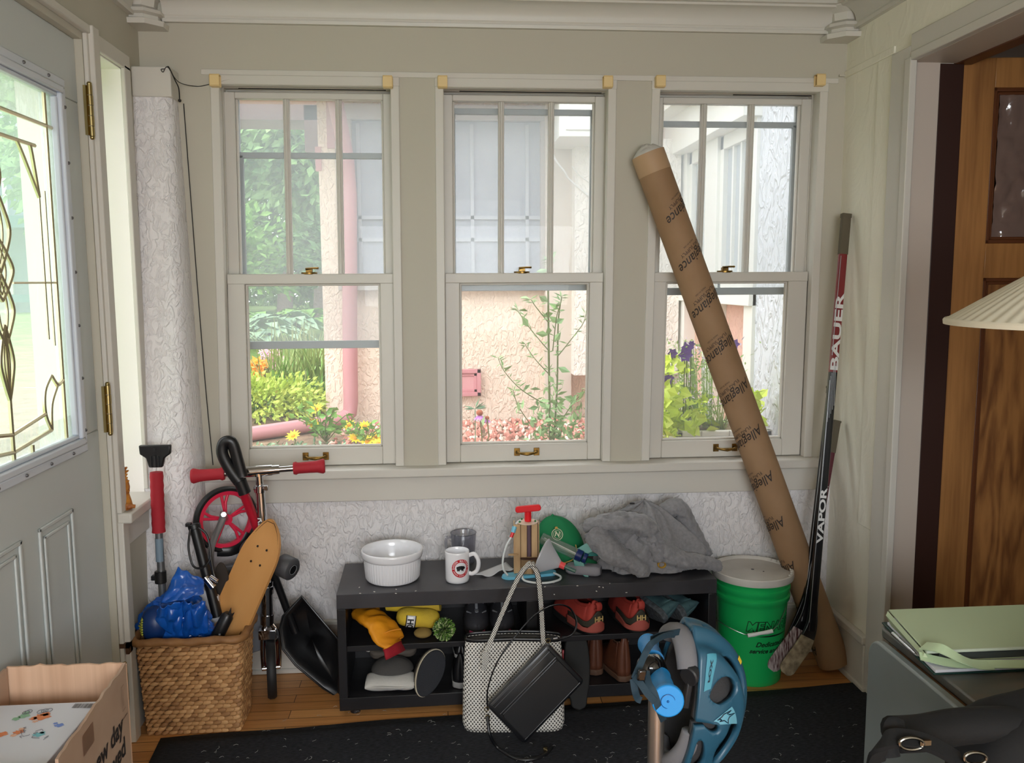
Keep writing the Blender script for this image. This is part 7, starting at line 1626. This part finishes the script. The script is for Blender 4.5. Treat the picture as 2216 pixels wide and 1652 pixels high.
# ---------------------------------------------------------------- grey drop-leaf table with its load
ZT = .69
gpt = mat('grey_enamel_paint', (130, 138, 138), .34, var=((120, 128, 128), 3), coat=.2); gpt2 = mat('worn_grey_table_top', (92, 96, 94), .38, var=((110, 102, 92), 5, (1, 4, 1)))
tl, tf_ = at(1908, 1352, Z=ZT), at(2100, 1528, Z=ZT)
tx0 = (tl.x+tf_.x)/2+.004; ty0, ty1 = tf_.y-.01, tl.y
tbl = thing('drop_leaf_table', 'grey painted drop leaf table at the right front with its leaf hanging', 'table', (tx0+.2, (ty0+ty1)/2, 0))
tw_ = 1.50-tx0
part('table_top', M().prism(rrect(tw_, ty1-ty0, .030, 6, cx=tx0+tw_/2, cy=(ty0+ty1)/2), .022, z0=ZT-.022), gpt2, tbl, world=True, bevel=.004)
lx0 = at(1880, 1372, Z=ZT-.004).x; ly1, ly0 = at(1880, 1372, Z=ZT-.004).y, at(2086, 1552, Z=ZT-.004).y
LHt = .50
m = M(); pts_ = rrect(ly1-ly0, LHt, .045, 6, cx=(ly0+ly1)/2, cy=ZT-.006-LHt/2)
part('drop_leaf', M().add([(lx0, y, z) for y, z in pts_]+[(lx0+.022, y, z) for y, z in pts_], [tuple(range(len(pts_))), tuple(range(len(pts_), 2*len(pts_)))]+[(i, (i+1) % len(pts_), len(pts_)+(i+1) % len(pts_), len(pts_)+i) for i in range(len(pts_))]), gpt, tbl, world=True, bevel=.005)
part('hinge_strip', M().bb(lx0+.022, tx0+.006, ly0+.05, ly1-.05, ZT-.030, ZT-.022), mat('worn_wood_edge', (120, 84, 50), .6), tbl, world=True)
for x_ in (tx0+.05, 1.45):
    for y_ in (ty0+.05, ty1-.05): part('leg', M().tube([(x_, y_, 0), (x_, y_, ZT-.02)], [.014, .022], 12), gpt, tbl, world=True)
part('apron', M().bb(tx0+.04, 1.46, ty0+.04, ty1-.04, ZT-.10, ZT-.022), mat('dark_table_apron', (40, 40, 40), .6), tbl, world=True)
# clipboard, papers, pen, folder
zt_ = ZT+.001
def quad(ps, h, m=None): m = m or M(); return m.add([p_ for p_ in ps]+[p_+Vector((0, 0, h)) for p_ in ps], [(3, 2, 1, 0), (4, 5, 6, 7), (0, 1, 5, 4), (1, 2, 6, 5), (2, 3, 7, 6), (3, 0, 4, 7)])
def flat(px_list, z): return [at(a_, b_, Z=z) for a_, b_ in px_list]
xr_ = 1.47
g4 = flat([(1908, 1350), (2020, 1462)], zt_); cl = [g4[0], g4[1], Vector((xr_, g4[1].y-.004, zt_)), Vector((xr_, g4[0].y-.01, zt_))]
solo('clipboard', quad(cl, .004), mat('dark_teal_board', (24, 62, 56), .35), 'dark teal clipboard lying under the papers on the grey table', 'clipboard', bevel=.001)
g4 = flat([(1920, 1352), (2024, 1457)], zt_+.005); pp_ = [g4[0], g4[1], Vector((xr_-.01, g4[1].y, zt_+.005)), Vector((xr_-.01, g4[0].y-.01, zt_+.005))]
solo('paper_stack', quad(pp_, .006), mat('paper_white', (222, 224, 234), .6), 'stack of white papers between the clipboard and the green folder', 'papers', bevel=.0005)
q0_, q1_ = at(1932, 1372, Z=zt_+.016), at(1981, 1416, Z=zt_+.016); pn = thing('silver_pen', 'silver ballpoint pen clipped at the left edge of the papers', 'pen', tuple(q1_))
d_ = (q1_-q0_).normalized(); part('barrel', M().tube([q0_, q0_+d_*.10*.8, q1_], [.0042, .0046, .0034], 12), mat('silver_metal', (200, 200, 205), .2, 1), pn, world=True); part('tip', M().tube([q1_, q1_+d_*.010], [.003, .0008], 8), mat('silver_metal', (200, 200, 205), .2, 1), pn, world=True); part('clip', M().tube([q0_+Vector((.0, -.002, .005)), q0_+d_*.03+Vector((0, -.002, .005))], .0012, 6), mat('silver_metal', (200, 200, 205), .2, 1), pn, world=True)
sage = mat('sage_green_cover', (184, 200, 164), .5, bump=(200, .1, .0005)); sage2 = mat('sage_elastic', (190, 212, 172), .55)
zf = zt_+.012; fl = at(1923, 1323, Z=ZT+.052); ff = at(2003, 1413, Z=ZT+.036)
fd = thing('green_folder', 'sage green folder with an elastic strap on top of the papers', 'folder', (fl.x+.2, (fl.y+ff.y)/2, zf))
bt_ = [Vector((fl.x+.01, fl.y, zf)), Vector((ff.x+.02, ff.y+.004, zf)), Vector((xr_, ff.y+.004, zf)), Vector((xr_, fl.y-.005, zf))]
part('back_cover', quad(bt_, .003), sage, fd, world=True, bevel=.001)
part('contents', quad([p_+Vector((.012, 0, .003)) for p_ in bt_], .014), mat('dark_folder_pages', (60, 66, 62), .7), fd, world=True)
top4 = [fl, ff, Vector((xr_, ff.y+.0, ff.z)), Vector((xr_, fl.y, fl.z))]
part('front_cover', quad([p_-Vector((0, 0, .0)) for p_ in top4], .004), sage, fd, world=True, bevel=.0015)
part('front_edge', M().tube([ff+Vector((0, -.002, .002)), Vector((xr_, ff.y-.002, ff.z+.002))], .0035, 8), mat('pale_sage_edge', (196, 208, 188), .4), fd, world=True)
part('spine', M().loft([[p_+Vector((-.002, 0, dz_)) for dz_ in (0,)]+[p_+Vector((-.006, 0, -.01)), Vector((p_.x+.006, p_.y-.004, zf+.004)), Vector((p_.x+.010, p_.y-.004, zf+.004))] for p_ in (fl, ff)]), sage, fd, world=True)
ribs = M(); ribbon_pts = [at(1998, 1398, Z=ZT+.045), at(2035, 1404, Z=ZT+.055), at(2075, 1424, Z=ZT+.042), at(2110, 1438, Z=ZT+.026), at(2145, 1440, Z=ZT+.020)]
def strip(pts, w_, th=.0012):
    m = M(); r_ = []
    pts = catmull(pts, 6); n_ = len(pts)
    for i, p_ in enumerate(pts):
        d_ = (pts[min(i+1, n_-1)]-pts[max(0, i-1)]).normalized(); s_ = Vector((0, 0, 1)).cross(d_).normalized(); s_ = (s_+Vector((0, 0, .5))).normalized(); q_ = d_.cross(s_)
        r_.append([p_+s_*w_/2+q_*th, p_+s_*w_/2-q_*th, p_-s_*w_/2-q_*th, p_-s_*w_/2+q_*th])
    return m.loft(r_)
part('elastic_strap', strip(ribbon_pts, .024), sage2, fd, world=True, ang=60)
part('elastic_strap', strip([at(1990, 1420, Z=ZT+.028), at(2030, 1430, Z=ZT+.022), at(2070, 1437, Z=ZT+.022), at(2120, 1438, Z=ZT+.022), at(2190, 1438, Z=ZT+.020), at(2230, 1438, Z=ZT+.020)], .020), sage2, fd, world=True, ang=60)
for a_, b_, c_, e_ in (((1932, 1338), (1975, 1392), .03, .03),):
    part('inner_sheet', quad([at(*a_, Z=ZT+c_), at(*b_, Z=ZT+e_), at(*b_, Z=ZT+e_)+Vector((.1, 0, 0)), at(*a_, Z=ZT+c_)+Vector((.1, 0, 0))], .0008), mat('paper_white', (222, 224, 234), .6), fd, world=True)

# table lamp with a pleated shade
lx, ly = at(2060, 705, Y=1.515).x+.300, 1.515; zr = at(2060, 705, Y=1.515).z
lam = thing('table_lamp', 'table lamp with a cream pleated cone shade at the right edge', 'lamp', (lx, ly, ZT+.001))
shd = mat('cream_pleated_linen', (222, 216, 196), .8); b_sh = shd.node_tree.nodes['Principled BSDF']; b_sh.inputs['Subsurface Weight'].default_value = .0
part('shade', M().lathe([(.270, zr-ZT), (.269, zr-ZT+.005), (.260, zr-ZT+.010), (.175, zr-ZT+.064), (.085, zr-ZT+.120), (.055, zr-ZT+.140)], 360, fr=lambda t_, z_: 1+.008*math.sin(t_*60)), shd, lam, solid=.002, ang=70)
part('shade_trim', M().lathe([(.2715, zr-ZT-.004), (.2725, zr-ZT+.004), (.2695, zr-ZT+.008), (.268, zr-ZT-.002), (.2715, zr-ZT-.004)], 120), mat('cream_binding', (226, 218, 196), .6), lam)
part('stem', M().cyl((0, 0, .02), (0, 0, zr-ZT+.16), .008, 12), brass, lam); part('base', M().lathe([(0, 0), (.044, 0), (.044, .012), (.025, .03), (.012, .05), (0, .05)], 40), brass, lam)

# black backpack at the front right
fab = mat('black_nylon', (11, 12, 14), .85, bump=(120, .3, .002))
bpk = thing('black_backpack', 'black nylon backpack with metal rings on the floor before the grey table', 'backpack', (1.165, 1.335, 0))
def bpf(u, v):
    a_ = 2*PI*u; z = v*.835; w_ = .285*(1-.03*v); d_ = .105
    c, s_ = math.cos(a_), math.sin(a_); top = max(0, (v-.80)/.2); k_ = max(.02, 1-top**2.6)
    x = w_*math.copysign(abs(c)**.5, c)*(k_ if v > .8 else 1); y = d_*math.copysign(abs(s_)**.6, s_)*(k_ if v > .8 else 1)
    n_ = noise.noise(Vector((x*7, y*7, z*6)))*.018
    return Vector((x*(1+n_), y*(1+n_*2), z+(.025*math.sin(x*9+.5)+.035*noise.noise(Vector((x*6, 2, 1))) if v > .6 else 0)*v))
part('pack_body', M().grid(bpf, 80, 50, cu=True), fab, bpk, ang=180)
q = at(1910, 1555, Y=1.20); ib2 = WM[bpk.name].inverted()
def BQ(a_, b_, y_): return ib2 @ at(a_, b_, Y=y_)
part('shoulder_strap', strip([BQ(1895, 1652, 1.24), BQ(1908, 1610, 1.225), BQ(1945, 1598, 1.215), BQ(2010, 1610, 1.21), BQ(2080, 1648, 1.20)], .03, .004), fab, bpk, ang=60)
part('top_fold', M().tube(catmull([BQ(1935, 1590, 1.30), BQ(2000, 1586, 1.31), BQ(2080, 1572, 1.32), BQ(2180, 1568, 1.32), BQ(2260, 1575, 1.32)], 6), .035, 14, flat=(1, .8)), fab, bpk, ang=180)
part('strap_tip', M().tube(catmull([BQ(1932, 1640, 1.23), BQ(1926, 1600, 1.24), BQ(1932, 1570, 1.25), BQ(1955, 1576, 1.25)], 5), .008, 8, flat=(1.6, .5)), fab, bpk)
mr = mat('gunmetal_ring', (120, 116, 108), .2, 1)
part('ring', M().tube([BQ(1972+26*math.cos(t_), 1610+13*math.sin(t_), 1.20) for t_ in [2*PI*k/24 for k in range(24)]], .0028, 8, closed=True), mr, bpk)
part('ring', M().tube([BQ(2110+24*math.cos(t_), 1642+13*math.sin(t_), 1.19) for t_ in [2*PI*k/24 for k in range(24)]], .0028, 8, closed=True), mr, bpk)
part('buckle', M().box(BQ(2002, 1608, 1.20), (.018, .004, .008)), mr, bpk)

# ---------------------------------------------------------------- foreground scooter with blue grips and a helmet on it
ga, gb_ = at(1446, 1520, Y=1.335), at(1402, 1392, Y=1.66)
gv = (gb_-ga).normalized(); gL = (gb_-ga).length; GP = lambda t_: ga+gv*gL*t_
px_ = GP(.5); sk = thing('child_scooter', "child's scooter with bright blue grips and a silver post in the foreground", 'scooter', (px_.x, px_.y, 0))
blu = mat('bright_blue_rubber', (30, 140, 214), .42); post = mat('brushed_post', (190, 184, 178), .28, .9)
part('post', M().cyl((px_.x, px_.y, .10), (px_.x, px_.y, px_.z), .0155, 24), post, sk, world=True)
part('handlebar', M().tube([GP(.05), GP(.95)], .011, 16).tube([GP(.40), GP(.60)], .019, 18), mat('glossy_black_plastic', (14, 14, 16), .12, coat=.6), sk, world=True)
for a_, b_ in ((0.02, .36), (.98, .66)):
    ts = [a_+(b_-a_)*k/8 for k in range(9)]; gr_ = part('grip', M().tube([GP(t_) for t_ in ts], [.0215, .0205, .019, .0185, .019, .0195, .019, .0185, .0200], 28), blu, sk, world=True, ang=60)
    e_ = GP(a_); part('end_disc', M().tube([e_-gv*.004*(1 if a_ < .5 else -1), e_+gv*.006*(1 if a_ < .5 else -1)], [.0270, .0280] if a_ < .5 else [.021, .022], 32), blu, gr_, world=True, bevel=.002)
    part('grip_ridge', M().tube([GP(a_+(b_-a_)*(.25+.06*k))+Vector((-.0186*math.sin(k*.5), -.004, .0186*math.cos(k*.5)*.9)) for k in range(9)], .0022, 6), blu, gr_, world=True)
    if a_ < .5: part('disc_mark', M().tube([e_-gv*.0048+(Vector((.012*math.cos(t_), 0, .012*math.sin(t_)))) for t_ in [2*PI*k/24 for k in range(24)]], .0007, 5, closed=True).ball(e_-gv*.005, .0022, 8), mat('deep_blue', (12, 90, 160), .4), gr_, world=True)
bc = GP(.50)+Vector((-.022, -.03, .022)); part('bell', M().ball(bc, (.024, .024, .020), 24).cyl(bc-Vector((0, 0, .012)), bc-Vector((0, 0, .022)), .02, 20), mat('glossy_black_plastic', (14, 14, 16), .12, coat=.6), sk, world=True)
part('deck', M().prism(rrect(.11, .34, .03, 5, cx=px_.x, cy=px_.y-.2), .02, z0=.06), blu, sk, world=True, bevel=.003)
part('wheel', M().cyl((px_.x-.06, px_.y+.02, .06), (px_.x+.06, px_.y+.02, .06), .06, 32), tyre, sk, world=True, bevel=.004)
part('wheel', M().cyl((px_.x-.012, px_.y-.37, .045), (px_.x+.012, px_.y-.37, .045), .045, 32), tyre, sk, world=True, bevel=.004)
part('head_tube', M().cyl((px_.x, px_.y, .05), (px_.x, px_.y, .2), .024, 20), blu, sk, world=True)

# helmet: half dome opening to the left; local X = dome axis, Y = across, Z = length
hcn = at(1462, 1512, Y=1.52); hel = thing('bike_helmet', 'petrol blue bicycle helmet hanging from the foreground scooter by its straps', 'helmet', tuple(hcn), rot=rotm(0, 8, 6))
hb1 = mat('petrol_blue_shell', (38, 84, 108), .42, coat=.15); hb2 = mat('dark_petrol_shell', (24, 60, 84), .45); eps = mat('charcoal_foam', (52, 52, 54), .9, bump=(260, .6, .0015)); padm = mat('grey_helmet_pad', (112, 112, 116), .9, bump=(200, .5, .001))
HX, HY, HZ = .132, .098, .150
def bump_(x, c, w_): return math.exp(-((x-c)/w_)**2)
def hr_(u, v, k_=1.0, rid=True):
    """u 0 top .. 1 bottom along the length, v -1..1 side to side over the dome; v = -1 is the rim facing the camera"""
    th = PI*(u-.5); ph = v*PI/2*.98; av = abs(v)
    d = Vector((math.cos(th)*math.cos(ph), math.sin(ph), -math.sin(th)*math.cos(ph))); r = 1.0
    if rid: r += .05*bump_(av, .47, .09)+.05*bump_(av, .14, .07)+.03*bump_(u, .62, .1)*bump_(av, .8, .2)-.03*bump_(av, .30, .06)
    q = Vector((d.x*HX, d.y*HY, d.z*HZ*(1.04 if d.z < 0 else 1)))*r*k_
    q.x += .03*av**3*(math.cos(th*1.0)**2)*(1 if rid else .6)-.012*math.sin(th)*0
    return q
VENTS = [[(.13, .78), (.18, .58), (.29, .50), (.34, .60), (.28, .78)],            # upper side triangle
         [(.15, .36), (.24, .25), (.40, .23), (.47, .31), (.36, .39), (.24, .43)],   # upper crown slot
         [(.50, .66), (.56, .48), (.69, .42), (.79, .52), (.73, .68), (.60, .72)],   # big lower diamond
         [(.53, .30), (.60, .22), (.74, .20), (.80, .28), (.70, .35), (.58, .37)],
         [(.83, .84), (.85, .62), (.92, .54), (.96, .66), (.92, .86)],            # lower side vent
         [(.10, .06), (.30, .035), (.46, .05), (.46, -.05), (.30, -.035), (.10, -.06)],
         [(.54, .05), (.74, .04), (.88, .06), (.88, -.06), (.74, -.04), (.54, -.05)]]
EAR = [(.47, 1.05), (.51, .92), (.60, .86), (.70, .90), (.74, 1.05)]
from mathutils.geometry import delaunay_2d_cdt
def inside(pt, poly):
    x, y = pt; r_ = False; n_ = len(poly)
    for i_ in range(n_):
        (x1, y1), (x2, y2) = poly[i_], poly[(i_+1) % n_]
        if (y1 > y) != (y2 > y) and x < (x2-x1)*(y-y1)/(y2-y1)+x1: r_ = not r_
    return r_
def smooth_poly(pl, k=5): return [(q_.x, q_.y) for q_ in catmull([Vector((a_, b_, 0)) for a_, b_ in pl], k, closed=True)]
holes = []
for pl in VENTS:
    for s_ in ((1,) if abs(pl[0][1]) < .1 else (1, -1)): holes.append([(a_, b_*s_) for a_, b_ in smooth_poly(pl, 4)])
for s_ in (1, -1): holes.append([(a_, max(-1, min(1, b_*s_))) for a_, b_ in smooth_poly(EAR, 4)])
pts2, ed2 = [], []
NUh, NVh = 56, 60
for i_ in range(NUh+1):
    for j_ in range(NVh+1): pts2.append(Vector((.004+.992*i_/NUh, -1+2*j_/NVh)))
for h__ in holes:
    b0_ = len(pts2); pts2 += [Vector(q_) for q_ in h__]; n_ = len(h__); ed2 += [(b0_+k, b0_+(k+1) % n_) for k in range(n_)]
vo, eo, fo_, *_r = delaunay_2d_cdt(pts2, ed2, [], 0, 1e-5)
sm_ = M(); keep = []
for f3 in fo_:
    c_ = sum((vo[k] for k in f3), Vector((0, 0)))/len(f3)
    if any(inside((c_.x, c_.y), h__) for h__ in holes): continue
    keep.append(tuple(f3))
used = sorted({k for f3 in keep for k in f3}); rmap = {k: i_ for i_, k in enumerate(used)}
sm_.add([hr_(vo[k].x, vo[k].y) for k in used], [tuple(rmap[k] for k in f3) for f3 in keep])
part('shell', sm_, hb1, hel, solid=.013, ang=50, bevel=0)
part('liner', M().grid(lambda u, v: hr_(.01+.98*u, v*2-1, .86, False), 60, 48), eps, hel, solid=.012, ang=180)
part('brow_pad', M().tube(catmull([(-.010, -.058, .085), (-.012, -.045, .108), (-.012, -.024, .124), (-.012, 0, .130), (-.012, .024, .124), (-.010, .045, .108)], 6), .016, 12, flat=(1.5, 1)), padm, hel, ang=180)
part('inner_pad', M().tube(catmull([(.012, -.066, -.030), (.008, -.060, -.065), (-.002, -.040, -.100), (-.006, 0, -.116), (-.002, .04, -.100)], 6), .015, 12, flat=(1.4, 1)), padm, hel, ang=180)
part('fit_dial', M().cyl((-.016, -.070, .075), (-.002, -.060, .080), .019, 24).box((-.008, -.062, .040), (.012, .014, .055)), mat('dial_black', (34, 34, 36), .5), hel, bevel=.003)
ltb = mat('light_petrol_decal', (108, 170, 192), .25, coat=.4)
def onshell(u, v, off=.003):
    p_ = hr_(u, v); a_ = hr_(u+.004, v)-hr_(u-.004, v); b_ = hr_(u, v+.004)-hr_(u, v-.004); n_ = a_.cross(b_).normalized()
    if n_.dot(p_) < 0: n_ = -n_
    return p_+n_*off
def blerp(q4, a_, b_): return tuple((q4[0][i_]*(1-a_)+q4[1][i_]*a_)*(1-b_)+(q4[3][i_]*(1-a_)+q4[2][i_]*a_)*b_ for i_ in (0, 1))
dq = [(.35, -.955), (.49, -.90), (.52, -.58), (.375, -.67)]
part('side_decal', M().grid(lambda a_, b_: onshell(*blerp(dq, a_, b_), .0016), 20, 14), ltb, hel, ang=180)
fox = [(.06, .5), (.16, .85), (.22, .60), (.34, .66), (.42, .95), (.50, .62), (.66, .50), (.94, .44), (.74, .34), (.60, .30), (.52, .10), (.42, .24), (.30, .22), (.20, .10), (.16, .34), (.06, .5)]
part('emblem_outline', M().tube([onshell(*blerp(dq, a_, b_), .0022) for a_, b_ in fox], .0010, 6), mat('emblem_navy', (16, 40, 60), .4), hel)
dq2 = [(.05, -.76), (.115, -.72), (.105, -.42), (.045, -.46)]
part('front_decal', M().grid(lambda a_, b_: onshell(*blerp(dq2, a_, b_), .0016), 12, 12), mat('teal_decal', (74, 146, 168), .3), hel, ang=180)
tx = text('FOX', .30, bold=.012, cuts=1); m = M(); m.add([onshell(*blerp(dq2, .5+p_.y*1.2, .5+p_.x*1.0), .0024) for p_ in tx.v], tx.f); part('decal_lettering', m, mat('emblem_navy', (16, 40, 60), .4), hel, smooth=False)
part('yellow_badge', M().grid(lambda a_, b_: onshell(.27+.03*a_, -.20+.05*b_, .0016), 6, 6), mat('badge_yellow', (220, 190, 60), .4), hel)
# straps running from the shell to the handlebar
ih = WM[hel.name].inverted(); HPx = lambda a_, b_, y_: ih @ at(a_, b_, Y=y_)
strapm = mat('dark_teal_webbing', (22, 48, 62), .75, bump=(300, .4, .001)); m = M()
for ps in ([(1462, 1374, 1.46), (1440, 1376, 1.42), (1412, 1392, 1.38), (1398, 1412, 1.38), (1385, 1440, 1.37), (1372, 1470, 1.36)], [(1408, 1385, 1.40), (1430, 1376, 1.42), (1470, 1368, 1.46)], [(1372, 1465, 1.36), (1385, 1478, 1.35), (1400, 1500, 1.34), (1418, 1520, 1.33)], [(1398, 1452, 1.37), (1404, 1480, 1.35), (1416, 1502, 1.34), (1426, 1535, 1.34), (1436, 1560, 1.36)], [(1370, 1470, 1.36), (1374, 1495, 1.355), (1380, 1512, 1.36), (1388, 1516, 1.36)]):
    ribbon(m, catmull([HPx(*p_) for p_ in ps], 6), .012, .0018)
part('strap', m, strapm, hel, ang=60)
part('buckle', M().box(HPx(1389, 1462, 1.35), (.015, .006, .020)), mat('glossy_black_plastic', (14, 14, 16), .12), hel, bevel=.003)
part('visor', M().grid(lambda u, v: Vector((-.012+.11*u*(1-.2*abs(2*v-1)), (v-.5)*.13, -.142-.03*u)), 12, 14), mat('pale_blue_visor', (84, 128, 160), .4), hel, solid=.005, ang=180)
